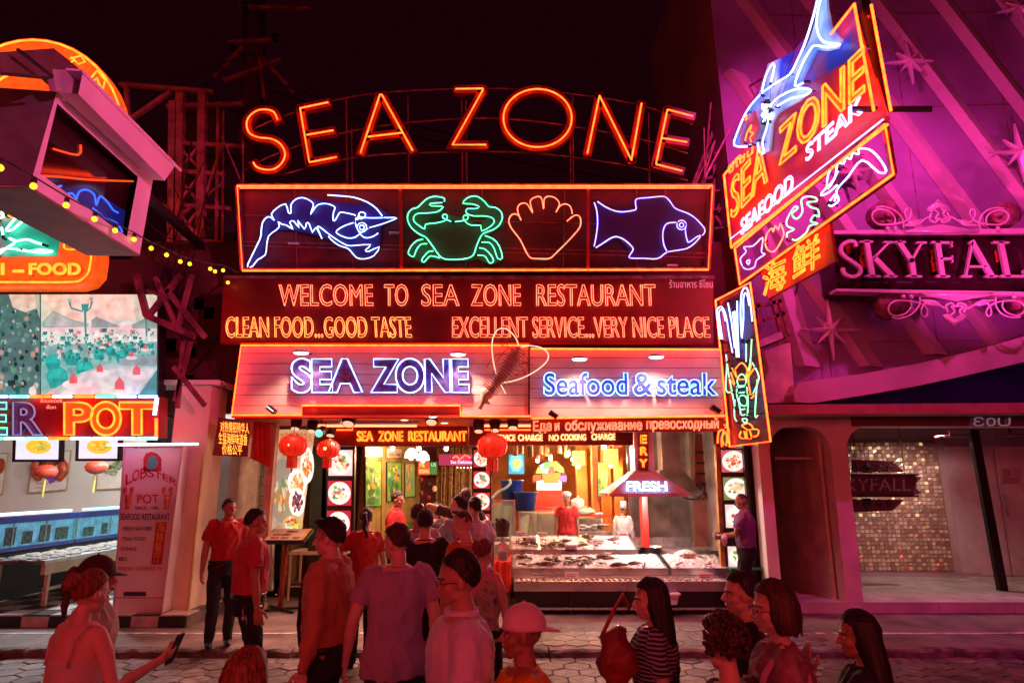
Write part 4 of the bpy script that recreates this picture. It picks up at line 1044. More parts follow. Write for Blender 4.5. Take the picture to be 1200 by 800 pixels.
# price cards
cards = [(611, 627, 'cream price card behind the ice at the far left corner', 11.8, 12), (635, 628, 'cream price card behind the ice, next to the corner one', 11.8, 12), (622, 634, 'pink price card in the back left tray', 11.3, 11), (669, 643, 'purple price card stuck at the middle of the back tray edge', 11.0, 14),
         (642, 652, 'pink price card between the second and third tiers at left', 10.98, 13), (701, 636, 'pink price card in the right part of the back tray', 11.3, 15), (715, 636, 'tilted pink price card at the back right', 11.5, 13), (739, 655, 'salmon price card at the front right corner of the back tray', 10.96, 15),
         (670, 675, 'white price card in the middle of the prawn bin', 10.14, 16), (827, 676, 'pink price card at the right end of the prawn bin', 10.0, 17), (808, 653, 'pink price card in the right ice tray', 10.7, 15), (690, 633, 'small pink price card near the fish heads', 11.6, 9)]
for i, (px, py, lb, Y, wd) in enumerate(cards):
    t = thing('price_card', lb, 'price card', 'price cards stuck in the ice'); p = front(Y); n = [(.88, .78, .6), (.88, .66, .62), (.6, .4, .55), (.9, .85, .85)][[0, 0, 1, 2, 1, 1, 1, 1, 3, 1, 1, 1][i]]
    MB().prism([p(px-wd/2, py-5, 0), p(px+wd/2, py-5, 0), p(px+wd/2, py+3, 0), p(px-wd/2, py+3, 0)], (0, .006, 0)).build('card', mat('card_%d' % (n[0]*100+n[1]*10), n, .5, 0, .05), t)
    b = MB()
    for k in range(3): b.prism([p(px-wd*.4, py-2.6+k*1.9, .002), p(px+wd*(.4-.1*k), py-2.6+k*1.9, .002), p(px+wd*(.4-.1*k), py-1.9+k*1.9, .002), p(px-wd*.4, py-1.9+k*1.9, .002)], (0, .001, 0))
    b.build('print', M_DRED, t); MB().tube([p(px, py+2, -.01), p(px, py+6.5, -.01)], .005, 5).build('stick', M_WHITE, t)
# metal pot, grill pan, ice heap on the right
t = thing('steel_pot', 'shallow steel pot with pale contents between the back trays and grill', 'pot'); p = front(11.2)(763, 647)
MB().lathe((p.x, 11.3, p.z-.10), [(.20, 0), (.21, .18), (.225, .19), (.20, .185), (.19, .15)], 20).build('pot', M_STEEL, t, True); MB().lathe((p.x, 11.3, p.z+.04), [(.185, 0), (.12, .015), (.01, .02)], 16).build('contents', mat('pale_food', (.7, .5, .42), .6), t, True)
t = thing('charcoal_grill', 'dark grill tray heaped with orange cooked shellfish beside the steel wall', 'grill'); q = front(12.0)
MB().prism([q(744, 637), q(812, 640), q(822, 655), q(757, 655)], (0, .6, -.05)).build('grill_tray', M_BLACK, t)
b = MB()
for k in range(30):
    c = q(775+R.uniform(-12, 18), 639+R.uniform(-4, 5)); b.ball(c+Vector((0, R.uniform(0, .3), .04)), (R.uniform(.03, .07), .04, R.uniform(.015, .03)), 7, 5)
b.build('cooked_seafood', mat('grilled_orange', (.65, .20, .04), .45, 0, .4, 20), t, True)
t = thing('ice_heap', 'small heap of crushed ice at the back of the right tray', 'ice'); p = front(11.0)(807, 648)
b = MB(); n = 16
vs = [(p.x+.24*(i/n-.5)*2, 10.98+.4*j/n, p.z-.07+.11*max(0, 1-((i/n-.5)**2+(j/n-.5)**2)*4.2)+R.uniform(-.01, .012)) for j in range(n+1) for i in range(n+1)]
b.add(vs, [(j*(n+1)+i, j*(n+1)+i+1, (j+1)*(n+1)+i+1, (j+1)*(n+1)+i) for j in range(n) for i in range(n)]); b.build('heap', m_ice, t)
t = thing('steel_counter', 'low stainless counter under the grill and the right ice tray', 'counter')
MB().box((x3[3]+.03, 11.3, .3), (3.5, 12.9, z2_+.12)).build('cabinet', m_dst, t); MB().box((x3[3], 11.25, z2_+.12), (3.52, 12.95, z2_+.17)).build('top', M_STEEL, t)
t = thing('plastic_crate', 'white plastic tub hanging under the front of the ice counter', 'tub'); p = front(9.62)(783, 703)
b = MB().prism([p+Vector((-.18, 0, .07)), p+Vector((.16, 0, .07)), p+Vector((.12, 0, -.06)), p+Vector((-.15, 0, -.06))], (0, .12, 0)); b.build('tub', mat('tub_white', (.7, .6, .55), .4), t); MB().box((p.x-.2, 9.6, p.z+.07), (p.x+.18, 9.76, p.z+.09)).build('rim', M_WHITE, t)
# left stand with pots, red cloth, scale
t = thing('cloth_table', 'small table with red cloth holding a round scale left of the ice', 'table'); p = front(10.1); zt2 = p(590, 657).z
MB().box((p(568, 660).x, 10.0, zt2-.04), (p(600, 660).x-.02, 10.9, zt2)).build('table_top', M_WOOD, t)
b = MB(); x0, x1 = p(567, 660).x, p(600, 660).x-.01
n = 14; vs = []
for i in range(n+1):
    x = x0+(x1-x0)*i/n; y = 9.98+.02*math.sin(i*1.9); vs += [(x, 9.99, zt2+.004), (x, y, zt2-.02), (x, y-.01, zt2-.38+.04*math.sin(i*.9))]
b.add(vs, [(i*3+k, (i+1)*3+k, (i+1)*3+k+1, i*3+k+1) for i in range(n) for k in (0, 1)]); b.poly([(x0, 9.99, zt2+.004), (x1, 9.99, zt2+.004), (x1, 10.9, zt2+.004), (x0, 10.9, zt2+.004)]); b.build('red_cloth', mat('red_cloth', (.6, .02, .01), .8, 0, .15), t)
for (x, y) in ((x0+.04, 10.05), (x1-.06, 10.05), (x0+.04, 10.85), (x1-.06, 10.85)): MB().box((x, y, .10), (x+.03, y+.03, zt2-.04)).build('leg', M_WOOD, t)
t = thing('weighing_scale', 'pink faced round market scale on the red clothed table', 'scale'); c = front(10.15)(589, 640)
MB().lathe(c, [(.075, -.04), (.082, .0), (.082, .045), (.07, .05)], 20, (0, -1, 0)).build('dial_case', M_STEEL, t, True); MB().lathe(c+Vector((0, -.052, 0)), [(.068, 0), (.066, .004)], 20, (0, -1, 0)).build('dial', mat('dial_pink', (.75, .40, .50), .4), t)
MB().beam(c+Vector((0, -.058, 0)), c+Vector((.03, -.058, .04)), .006, .004).build('needle', M_BLACK, t); MB().box((c.x-.07, 10.08, zt2), (c.x+.07, 10.25, c.z-.07)).build('base', M_STEEL, t)
MB().lathe(c+Vector((0, .03, .10)), [(.02, -.03), (.02, 0), (.10, .02), (.105, .03)], 16).build('pan', M_STEEL, t, True)
def potm(px, py, Y, rr, hh, label, m):
    t = thing('flower_pot', label, 'pot'); c = front(Y)(px, py)
    MB().lathe(c-Vector((0, 0, hh)), [(rr*.75, 0), (rr, hh), (rr*1.05, hh), (rr*1.05, hh*.93), (rr*.9, hh*.92)], 16).build('pot', m, t, True); b = MB()
    for k in range(26): a = R.uniform(0, 6.28); q = R.uniform(0, rr*.8); b.ball(c+Vector((q*math.cos(a), q*math.sin(a), R.uniform(-.01, .04))), R.uniform(.015, .03), 6, 4)
    b.build('dark_contents', mat('dark_herb', (.06, .02, .02), .8), t)
potm(574, 616, 10.6, .095, .26, 'tall brown pot left of the dark maroon pot', mat('brown_pot', (.16, .07, .03), .5))
potm(589, 611, 10.45, .12, .24, 'dark maroon pot of shells just above the pink scale', mat('maroon_pot', (.08, .015, .02), .5))
t = thing('pot_shelf', 'narrow pale shelf carrying the two dark pots', 'shelf'); p = front(10.7)
c1 = front(10.6)(574, 616).z-.26; MB().box((p(566, 630).x, 10.35, c1-.04), (p(597, 630).x, 10.8, c1)).build('top', M_CREAM, t)
for xx in (p(567, 630).x, p(595, 630).x): MB().box((xx, 10.7, .10), (xx+.03, 10.76, c1-.04)).build('leg', M_CREAM, t)
# ================================================================ TANKS / BUCKETS behind
m_tw = mat('tank_water', (.20, .34, .12), .08, 0, .35, 2.5)
def tank(px0, px1, py0, py1, Y, label, depth=.8, m=None):
    t = thing('fish_tank', label, 'fish tank'); p = front(Y); a = p(px0, py1); c = p(px1, py0); z0 = .3
    MB().box((a.x+.02, Y+.02, a.z+.02), (c.x-.02, Y+depth-.02, c.z-.08)).build('water', m or m_tw, t)
    b = MB()
    for xx in (a.x, c.x-.03):
        for yy in (Y, Y+depth-.03): MB().box((xx, yy, z0), (xx+.03, yy+.03, c.z)).build('post', M_STEEL, t)
    MB().box((a.x, Y-.01, c.z-.0), (c.x, Y+.02, c.z+.03)).build('rim', M_STEEL, t); MB().box((a.x, Y-.01, a.z-.02), (c.x, Y+.02, a.z+.02)).build('rim', M_STEEL, t)
    MB().box((a.x+.03, Y+.0, a.z+.02), (c.x-.03, Y+.008, c.z)).build('glass', mat('clear_glass', (.9, 1, .95), .03, 0, 0, alpha=.10), t)
    for k in range(5):
        x = R.uniform(a.x+.1, c.x-.1); MB().tube([(x, Y+.015, c.z-.1), (x+R.uniform(-.1, .1), Y+.016, (a.z+c.z)/2), (x+R.uniform(-.2, .2), Y+.015, a.z+.06)], .006, 4).build('weed', mat('weed', (.10, .16, .03), .7), t)
    return t
tank(576, 604, 587, 660, 12.9, 'greenish fish tank at the left under the blue bucket')
tank(608, 652, 596, 650, 12.9, 'wide pale green fish tank behind the cook in red', m=mat('tank_pale', (.42, .50, .28), .1, 0, .25, 2))
tank(672, 706, 602, 640, 13.4, 'small fish tank with red trim right of the cook in red', m=mat('tank_grey', (.45, .42, .35), .1, 0, .25, 2))
m_blue = mat('blue_plastic', (.03, .07, .38), .4, 0, .1)
def bucket(px, py, Y, rr, hh, label):
    t = thing('blue_bucket', label, 'bucket'); c = front(Y)(px, py)
    MB().lathe(c-Vector((0, 0, hh)), [(rr*.85, 0), (rr, hh*.95), (rr*1.08, hh*.95), (rr*1.08, hh), (rr*.98, hh), (rr*.95, hh*.9)], 18).build('pail', m_blue, t, True)
    MB().tube([c+Vector((rr*math.cos(a), -.02, -abs(math.sin(a))*.1)) for a in [math.pi*i/8 for i in range(9)]], .008, 5).build('handle', m_blue, t)
bucket(600, 562, 13.2, .22, .55, 'tall blue bucket with a pipe on the left fish tank'); bucket(616, 576, 13.0, .23, .36, 'squat blue bucket on the wide fish tank'); 
t = thing('water_pipe', 'pale blue pipe running from the tank up to the tall bucket', 'pipe'); p = front(12.7)
MB().tube([p(x, y) for x, y in smooth_path([(576, 584), (584, 576), (592, 572), (598, 566), (596, 561)], 4)], .025, 8).build('pipe', mat('pale_pipe', (.3, .6, .62), .4), t, True)
t = thing('red_cabinet', 'bright red cabinet below the lit crest at the back', 'cabinet'); p = front(14.8)
MB().prism([p(628, 577), p(662, 577), p(662, 612), p(628, 612)], (0, .3, 0)).build('body', mat('bright_red', (.75, .02, .01)), t); MB().prism([p(627, 575.5, .02), p(663, 575.5, .02), p(663, 577, .02), p(627, 577, .02)], (0, .3, 0)).build('top', M_REDP, t)
t = thing('wash_counter', 'stainless work counter with white crockery between the two cooks', 'counter'); p = front(12.75)
a = p(676, 622); c = p(722, 622); MB().box((a.x, 12.75, a.z-.04), (c.x, 13.35, a.z)).build('top', M_STEEL, t); MB().box((a.x+.02, 12.8, .3), (c.x-.02, 13.3, a.z-.04)).build('cabinet', M_STEEL, t); sh = p(680, 606); MB().box((a.x, 13.1, sh.z), (c.x, 13.35, sh.z+.025)).build('shelf', M_REDP, t)
for k in range(12):
    q = p(688+R.uniform(-6, 26), 619-R.uniform(0, 2)); t = thing('crockery', 'white bowls piled on the counter between the cooks', 'bowl', 'bowls between the cooks')
    MB().lathe((q.x, 12.85+R.uniform(0, .3), a.z+.0+.03*(k % 3)), [(.03, 0), (.06, .03), (.07, .05), (.06, .05)], 12).build('bowl', M_WHITE, t, True)
for (px, py, rx, rz, lb, c_) in [(677, 591, .14, .13, 'tied white plastic bag behind the cook in red', (.75, .68, .62)), (686, 599, .20, .08, 'flat white bag with green contents on the shelf behind the cook', (.65, .75, .6))]:
    t = thing('plastic_bag', lb, 'bag'); c = front(13.2)(px, py); b = MB(); b.ball(c, (rx, .12, rz), 18, 12)
    b.v = [tuple(Vector(v)+Vector((noise.noise(Vector(v)*9)*.03, 0, noise.noise(Vector(v)*11+Vector((5, 5, 5)))*.03))) for v in b.v]; b.tube([c+Vector((0, 0, rz*.9)), c+Vector((.02, 0, rz*1.35))], [.03, .01], 6); b.build('bag', mat('bagm_%d' % px, c_, .4), t, True)
# ================================================================ MENU STAND, TABLES on the left of the entrance
ms = thing('menu_stand', 'sloping menu board on a tinsel wrapped pole with four flat feet', 'menu stand')
f0 = UZ(328, 715, .10); bx, by = f0.x, f0.y
PM = front(by); zt3 = PM(336, 626).z
top = [Vector((-.31, -.24, zt3-.07)), Vector((.31, -.24, zt3-.07)), Vector((.31, .22, zt3+.07)), Vector((-.31, .22, zt3+.07))]
top = [v+Vector((bx+.05, by, 0)) for v in top]
MB().prism(top, (0, 0, -.05)).build('tray', M_BLACK, ms)
ins = [top[0].lerp(top[2], .04), top[1].lerp(top[3], .04), top[2].lerp(top[0], .04), top[3].lerp(top[1], .04)]; up = Vector((0, -.02, .05)).normalized()
sheet = MB().poly([v+up*.006 for v in ins]).build('menu_sheet', mat('menu_paper', (.72, .60, .42), .5, 0, .05), ms)
b = MB()
for k in range(9):
    u, v = R.uniform(.05, .72), .1+.28*(k % 3); q = lambda a, c: ins[0].lerp(ins[1], a).lerp(ins[3].lerp(ins[2], a), c)+up*.009
    b.poly([q(u, v), q(u+.2, v), q(u+.2, v+.16), q(u, v+.16)])
b.build('photos', mat('menu_photos', (.45, .14, .06), .5, 0, .5, 20), ms)
MB().prism([ins[1]+up*.008, ins[1]+up*.008+(ins[0]-ins[1])*.07, ins[2]+up*.008+(ins[3]-ins[2])*.07, ins[2]+up*.008], (0, 0, .003)).build('yellow_edge', mat('yellow_strip', (.8, .5, .02), .5), ms)
MB().tube([(bx, by, .12), (bx+.03, by, zt3-.05)], .03, 10).build('pole', mat('pole_red', (.4, .05, .03), .5), ms, True)
b = MB(); 
for k in range(420):
    z = R.uniform(.16, zt3-.08); a = R.uniform(0, 6.28); q = R.uniform(.04, .075); c = Vector((bx+.03*(z/zt3)+q*math.cos(a), by+q*math.sin(a), z)); d = Vector((R.uniform(-1, 1), R.uniform(-1, 1), R.uniform(-1, 1)))*.018
    b.use([mat('tinsel_red', (.5, .02, .02), .3, .6, 0), mat('tinsel_gold', (.7, .4, .1), .25, .8, 0), mat('tinsel_green', (.05, .25, .06), .3, .6, 0)][0 if k % 4 < 2 else k % 4-1]); b.poly([c, c+d, c+Vector((d.y, d.z, d.x))])
b.build('tinsel', None, ms)
for a in (.5, 2.3, 3.7, 5.6): MB().beam((bx, by, .125), (bx+.34*math.cos(a), by+.34*math.sin(a), .115), .035, .03).build('foot', M_BLACK, ms)
for k, (px, lb) in enumerate([(368, 'pale metal frame table behind the menu stand')]):
    t = thing('side_table', lb, 'table'); Y = 10.9; z = front(Y)(368, 646).z; x0, x1 = front(Y)(338, 646).x, front(Y)(405, 646).x
    MB().box((x0, Y, z-.05), (x1, Y+.6, z)).build('table_top', M_CREAM, t)
    for x in (x0+.02, x1-.05, x0+.55):
        for y in (Y+.02, Y+.55): MB().box((x, y, .10), (x+.03, y+.03, z-.05)).build('leg', M_CREAM, t)
    MB().box((x0+.05, Y+.03, z-.55), (x1-.05, Y+.05, z-.53)).build('rail', M_CREAM, t); MB().tube([(x0+.4, Y-.0, .5), (x1-.1, Y-.03, z-.3)], .012, 6).build('brace', M_STEEL, t)
t = thing('doormat', 'red mat on the step of the restaurant entrance', 'mat'); MB().box((-2.75, 11.25, .306), (-1.2, 11.9, .33)).build('mat', mat('red_mat', (.55, .02, .02), .9, 0, .1, 40), t)
MB().box((-2.75, 11.235, .2), (-1.2, 11.25, .33)).build('flap', mat('red_mat', (.55, .02, .02)), t)
t = thing('leaf_garnish', 'green leaves on the reception counter beside the waitress in red', 'plant'); b = MB(); c = front(10.3)(497, 612)
for k in range(26):
    a = R.uniform(0, 3.14); d = Vector((math.cos(a), R.uniform(-.3, .3), abs(math.sin(a))))*R.uniform(.1, .25); w2 = Vector((0, .03, .0)); q = Vector((-d.z, 0, d.x))*.14; s0 = c+Vector((R.uniform(-.15, .15), 0, -.1)); b.poly([s0, s0+d*.5+q, s0+d, s0+d*.5-q])
b.build('leaf', mat('leaf_green', (.06, .22, .03), .5, 0, .2), t)
t = thing('green_tray', 'green plastic tray table behind the attendant in purple', 'table'); p = front(10.2)(889, 665); MB().box((p.x-.45, 10.1, p.z-.02), (p.x+.22, 10.5, p.z+.01)).build('top', mat('green_plastic', (.02, .22, .10), .4), t)
for dx in (-.4, .18): MB().box((p.x+dx, 10.3, .10), (p.x+dx+.03, 10.33, p.z-.02)).build('leg', M_STEEL, t)
# reception counter hidden behind crowd
t = thing('reception_counter', 'cream counter with blue picture band glimpsed behind the crowd', 'counter'); MB().box((-1.3, 11.4, .3), (-.45, 11.9, 1.15)).build('body', M_CREAM, t); MB().box((-1.34, 11.36, 1.15), (-.41, 11.94, 1.2)).build('top', M_CREAM, t)
# ================================================================ RIGHT BUILDING (magenta ribbed facade)
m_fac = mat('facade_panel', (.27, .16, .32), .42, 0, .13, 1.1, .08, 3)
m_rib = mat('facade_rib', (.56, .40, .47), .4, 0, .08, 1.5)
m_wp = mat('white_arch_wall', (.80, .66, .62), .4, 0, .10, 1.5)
rb = thing('bar_building', 'tall bar building with diagonal ribs and stars washed in magenta light above white arches', 'building')
YB = 9.7
PF = front(YB)
e0 = PF(868, -120); e1 = PF(892, 470)
X0 = 3.70
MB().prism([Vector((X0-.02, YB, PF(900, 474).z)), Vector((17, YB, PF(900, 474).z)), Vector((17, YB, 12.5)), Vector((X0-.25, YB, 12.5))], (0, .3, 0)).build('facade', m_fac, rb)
# side return (cream, lit by the restaurant)
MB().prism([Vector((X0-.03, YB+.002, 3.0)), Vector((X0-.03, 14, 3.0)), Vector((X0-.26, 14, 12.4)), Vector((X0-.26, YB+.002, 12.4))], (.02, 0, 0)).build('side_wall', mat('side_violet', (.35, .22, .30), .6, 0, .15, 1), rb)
MB().prism([PF(893, 412, .12), PF(926, 400, .12), PF(932, 471, .12), PF(894, 472, .12)], (0, .08, 0)).build('cream_panel', M_CREAM, rb)
# panel joints
for (x0, y0, x1, y1) in [(900, 402, 1200, 396), (905, 130, 1200, 118), (890, 20, 1200, 12)]:
    MB().beam(PF(x0, y0, .004), PF(x1+150, y1, .004), .02, .008).build('joint', M_RUST, rb)
# diagonal ribs: triangular section
for k in range(-1, 9):
    xa = 993+75*k
    bot = (xa+14, 430 if k < 1 else 425-9*k); topx = xa-.62*400-40
    tp = (topx-.64*70, -70)
    if k == 3: pass
    a = PF(*bot, .01); c = PF(*tp, .01); d = (c-a).normalized(); s2 = Vector((1, 0, 0))
    w0 = .20
    if c.x < X0-.1: c = a+(c-a)*((a.x-X0+.1)/(a.x-c.x))
    p = [a, a+Vector((.07, -.17, 0)), a+Vector((.38, 0, 0))]
    if k == -1:
        c = PF(872, 235, .01); d = c-a
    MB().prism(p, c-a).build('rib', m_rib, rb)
for x in (4.9, 6.6, 8.3, 10.0, 11.7):
    MB().beam((x, YB-.004, 3.3), (x, YB-.004, 12.3), .012, .006).build('joint', M_RUST, rb)
b = MB()
for k in range(60): b.lathe((R.choice((4.9, 6.6, 8.3, 10.0, 11.7))+.05, YB, 3.4+R.uniform(0, 8)), [(.014, 0), (.012, .008)], 6, (0, -1, 0))
b.build('screws', M_STEEL, rb)
for (x0, z0, x1, z1) in ((4.0, 3.4, 5.3, 7.6), (5.6, 5.0, 9.5, 5.3), (6.2, 7.4, 6.4, 12)):
    MB().tube([Vector((x0, YB-.03, z0)).lerp(Vector((x1, YB-.03, z1)), i/12)+Vector((.03*math.sin(i), -.0, -.12*math.sin(math.pi*i/12))) for i in range(13)], .011, 5).build('feed_cable', M_BLACK, rb)
# stars (eight pointed, folded)
def star(px, py, r1, label, rot=0.0, dY=.22):
    t = thing('wall_star', label, 'star', 'eight pointed stars on the ribbed facade'); c = PF(px, py, dY)
    pts = []
    for i in range(16):
        a = rot+math.pi*i/8; q = r1*(1 if i % 4 == 0 else .62) if i % 2 == 0 else r1*.20
        pts.append(c+Vector((q*math.cos(a), .0, q*math.sin(a))))
    b = MB(); f = c+Vector((0, -.07, 0)); b.add([f]+pts, [(0, i+1, (i+1) % 16+1) for i in range(16)])
    bk = [p+Vector((0, .05, 0)) for p in pts]; b.add(pts+bk, [(i, (i+1) % 16, (i+1) % 16+16, i+16) for i in range(16)])
    b.build('star_face', mat('star_silver', (.75, .6, .66), .3, .3, .05), t); MB().tube([c, c+Vector((0, dY-.02, 0))], .02, 6).build('peg', M_STEEL, t)
star(974, 386, .48, 'eight pointed star below the shark sign, left of the bar name', .0)
star(1066, 72, .42, 'eight pointed star right of the shark sign near the top', .05)
star(1196, 178, .52, 'large eight pointed star at the right edge above the bar name', .0)
star(1192, 10, .36, 'eight pointed star cut by the top right corner of the view', .2)
star(1000, 200, .42, 'eight pointed star seen behind the projecting prawn neon', .15)
# curved eave band
ev = [(930, 461), (936, 449), (950, 446), (1010, 438), (1075, 426), (1140, 411), (1200, 394), (1290, 362)]
lo_ = [(930, 461), (932, 471), (952, 472), (1005, 464), (1075, 452), (1140, 438), (1200, 424), (1290, 398)]
PE = front(9.25)
b = MB(); n = len(ev)
vs = [PE(*p) for p in ev]+[PE(*p) for p in lo_]+[PE(*p)+Vector((0, .44, 0)) for p in ev]+[PE(*p)+Vector((0, .44, 0)) for p in lo_]
fs = []
for i in range(n-1): fs += [(i, i+1, n+i+1, n+i), (2*n+i, 2*n+i+1, i+1, i), (n+i, n+i+1, 3*n+i+1, 3*n+i)]
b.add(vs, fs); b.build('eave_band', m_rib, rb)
b = MB(); vs = [PE(*p)+Vector((0, .40, 0)) for p in lo_]+[PE(x, 478)+Vector((0, .40, 0)) for x, y in lo_]
b.add(vs, [(i, i+1, n+i+1, n+i) for i in range(n-1)]); b.build('navy_band', mat('navy_gloss', (.03, .03, .38), .15, 0, .2, 1), rb)
MB().prism([PE(899, 474, .02), PE(1300, 471, .02), PE(1300, 483, .02), PE(903, 485, .02)], (0, .44, 0)).build('beam', mat('brown_beam', (.40, .16, .12), .5, 0, .1), rb)
# arch wall
YA = 9.9
PA2 = front(YA)
def archwall():
    # front wall pieces with rounded openings, all polygons in one skin with thickness
    zt = PA2(1000, 485).z; xs = lambda px, py: PA2(px, py).x
    o1l, o1r = xs(905, 560), xs(977, 560); zo = PA2(940, 499.5).z; o2l = xs(996, 560)
    xL = xs(893, 560)-.02
    z0 = .10
    def arc(cx, cz, r, a0, a1, n=8): return [(cx+r*math.cos(a0+(a1-a0)*i/n), cz+r*math.sin(a0+(a1-a0)*i/n)) for i in range(n+1)]
    r = .36; b = MB()
    def slab(p, y=YA, t=.28): b.prism([(x, y, z) for x, z in p], (0, t, 0))
    slab([(xL, z0), (o1l, z0), (o1l, zo-r)]+[(o1l+r-r*math.cos(a), zo-r+r*math.sin(a)) for a in [math.pi/2*i/8 for i in range(1, 9)]]+[((o1l+o1r)/2, zo), ((o1l+o1r)/2, zt), (xL, zt)])
    left = b; b.build('arch_column', m_wp, rb); 
    b2 = MB(); pts = [((o1l+o1r)/2, zo)]+[(o1r-r+r*math.sin(a), zo-r+r*math.cos(a)) for a in [math.pi/2*i/8 for i in range(9)]]+[(o1r, .25), (o2l, .25), (o2l, zo-r)]+[(o2l+r-r*math.cos(a), zo-r+r*math.sin(a)) for a in [math.pi/2*i/8 for i in range(1, 9)]]+[(o2l+r+1.0, zo), (o2l+r+1.0, zt), ((o1l+o1r)/2, zt)]
    b2.prism([(x, YA, z) for x, z in pts], (0, .28, 0)); b2.build('arch_column', m_wp, rb)
    b3 = MB().box((o2l+r+1.002, YA, zo), (17, YA+.28, zt)); b3.build('lintel', m_wp, rb)
    # glass sheen strip with reflections
    MB().box((xs(1000, 520), YA-.012, zo-.0), (17, YA-.004, zt-.01)).build('glossy_fascia', mat('gloss_film', (.30, .14, .16), .05, .2, .05, coat=1), rb)
    MB().box((o1l-.03, YA-.006, zo-r-.005), (o1l+.0, YA-.001, zo-r+.005)).build('joint', M_RUST, rb)
    return o1l, o1r, o2l, zo, zt
o1l, o1r, o2l, zo, zt_ = archwall()
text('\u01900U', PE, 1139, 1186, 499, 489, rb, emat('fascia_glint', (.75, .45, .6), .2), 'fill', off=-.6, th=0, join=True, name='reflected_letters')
# recess behind arch 1: dark passage with white folding door
MB().box((o1l-.3, YA+2.6, .1), (o2l, YA+2.7, 3.0)).build('passage_back', M_BLACK, rb)
MB().box((o1l-.3, YA+.29, .1), (o1l-.25, YA+2.6, 3.0)).build('passage_wall', M_BLACK, rb)
MB().box((o1l-.3, YA+.29, 2.95), (17, YA+4, 3.05)).build('passage_ceiling', mat('bar_ceiling', (.25, .14, .16), .6, 0, .1), rb)
for k in range(4):
    MB().prism([(o1r-.30+.055*k, YA+1.9-.42*k, .12), (o1r-.25+.055*k, YA+1.9-.42*k, .12), (o1r-.195+.055*k, YA+1.9-.42*k-.41, .12), (o1r-.245+.055*k, YA+1.9-.42*k-.41, .12)], (0, 0, 2.8)).build('folding_panel', mat('cream_door', (.62, .50, .40), .5, 0, .15, 3), rb)
MB().prism([PA2(908, 535, -.4), PA2(962, 536, -.4), PA2(962, 538.5, -.4), PA2(908, 538, -.4)], (0, .05, 0)).build('transom', mat('cream_door', (.6, .5, .4)), rb)
for (px, dx) in ((925, .02), (932, -.05), (938, .06)): MB().tube([PA2(px, 625, -1.5), PA2(px+dx*60, 665, -1.5)], .02, 6).build('broom_handle', M_RUST, rb)
# main bay: mosaic, sign, doors, pole
YM = 12.6; PMo = front(YM)
MB().box((o1r+.05, YM+.02, .10), (17, YM+.2, 3.0)).build('bay_wall', mat('mauve_wall', (.66, .48, .50), .5, 0, .08, 1.5), rb)
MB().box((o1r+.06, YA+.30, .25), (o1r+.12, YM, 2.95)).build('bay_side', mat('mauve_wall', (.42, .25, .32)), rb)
xm0, xm1 = PMo(1000, 600).x, PMo(1107, 600).x; zm0, zm1 = PMo(1050, 668).z, PMo(1050, 518).z
mo = MB().box((xm0-.02, YM-.015, zm0-.02), (xm1+.02, YM+.018, zm1+.02)).build('mosaic_panel', mat('grout', (.5, .28, .24), .6), rb)
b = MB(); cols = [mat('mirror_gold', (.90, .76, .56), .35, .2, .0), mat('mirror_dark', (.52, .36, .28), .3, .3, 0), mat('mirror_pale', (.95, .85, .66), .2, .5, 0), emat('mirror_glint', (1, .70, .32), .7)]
nx = 21; ny = 32; sx = (xm1-xm0)/nx; sz = (zm1-zm0)/ny
for i in range(nx):
    for j in range(ny):
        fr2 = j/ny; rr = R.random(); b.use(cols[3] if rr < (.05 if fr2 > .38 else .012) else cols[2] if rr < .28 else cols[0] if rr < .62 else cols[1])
        x = xm0+sx*i; z = zm0+sz*j; t1, t2 = R.uniform(-.012, .012), R.uniform(-.012, .012); yy = YM-.024
        b.prism([(x+.01, yy-t1, z+.01), (x+sx-.01, yy+t1, z+.01), (x+sx-.01, yy+t2, z+sz-.01), (x+.01, yy-t2, z+sz-.01)], (0, .008, 0))
stuff(b.build('mirror_tiles', None, mo))
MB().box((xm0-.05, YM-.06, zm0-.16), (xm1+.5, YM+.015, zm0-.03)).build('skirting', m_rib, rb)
for (a, c) in [(1116, 1172), (1176, 1260)]:
    xa, xc = PMo(a, 600).x, PMo(c, 600).x; MB().box((xa, YM-.03, .26), (xc, YM+.016, PMo(1140, 523).z)).build('door', mat('mauve_door', (.70, .54, .58), .4, 0, .06), rb)
p = PMo(1174, 590); MB().tube([p+Vector((0, -.08, .18)), p+Vector((0, -.12, 0)), p+Vector((.02, -.08, -.22))], .015, 6).build('door_handle', M_STEEL, rb)
t = thing('bay_downlight', 'small warm downlight under the bar ceiling above the mirror mosaic', 'down light'); p = Vector((7.4, 11.3, 2.94))
MB().lathe(p, [(.08, .01), (.09, -.01)], 14).build('rim', M_STEEL, t, True); MB().lathe(p-Vector((0, 0, .012)), [(.06, 0), (.055, -.006)], 12).build('lens', MATS['lamp_warm'], t, True)
l = bpy.data.lights.new('lamp', 'SPOT'); l.energy = 115; l.color = (1, .72, .62); l.spot_size = rad(150); l.spot_blend = .8; l.shadow_soft_size = .05
lo = bpy.data.objects.new('lamp', l); COL.objects.link(lo); lo.parent = t; lo.location = p-Vector((0, 0, .06)); lo.rotation_euler = (rad(10), 0, 0)
t = thing('no_smoking_notice', 'small white notice with red prohibition print on the far right door', 'notice'); q = front(YM-.04)
MB().prism([q(1174, 548), q(1197, 548), q(1197, 567), q(1174, 567)], (0, .005, 0)).build('sheet', m_rib, t); MB().tube([q(x, y, .003) for x, y in circ(1180, 554, 3)], .008, 5).build('ring', M_REDP, t)
for k in range(3): MB().prism([q(1177, 560+k*2.4, .003), q(1194, 560+k*2.4, .003), q(1194, 561+k*2.4, .003), q(1177, 561+k*2.4, .003)], (0, .001, 0)).build('line', M_REDP, t)
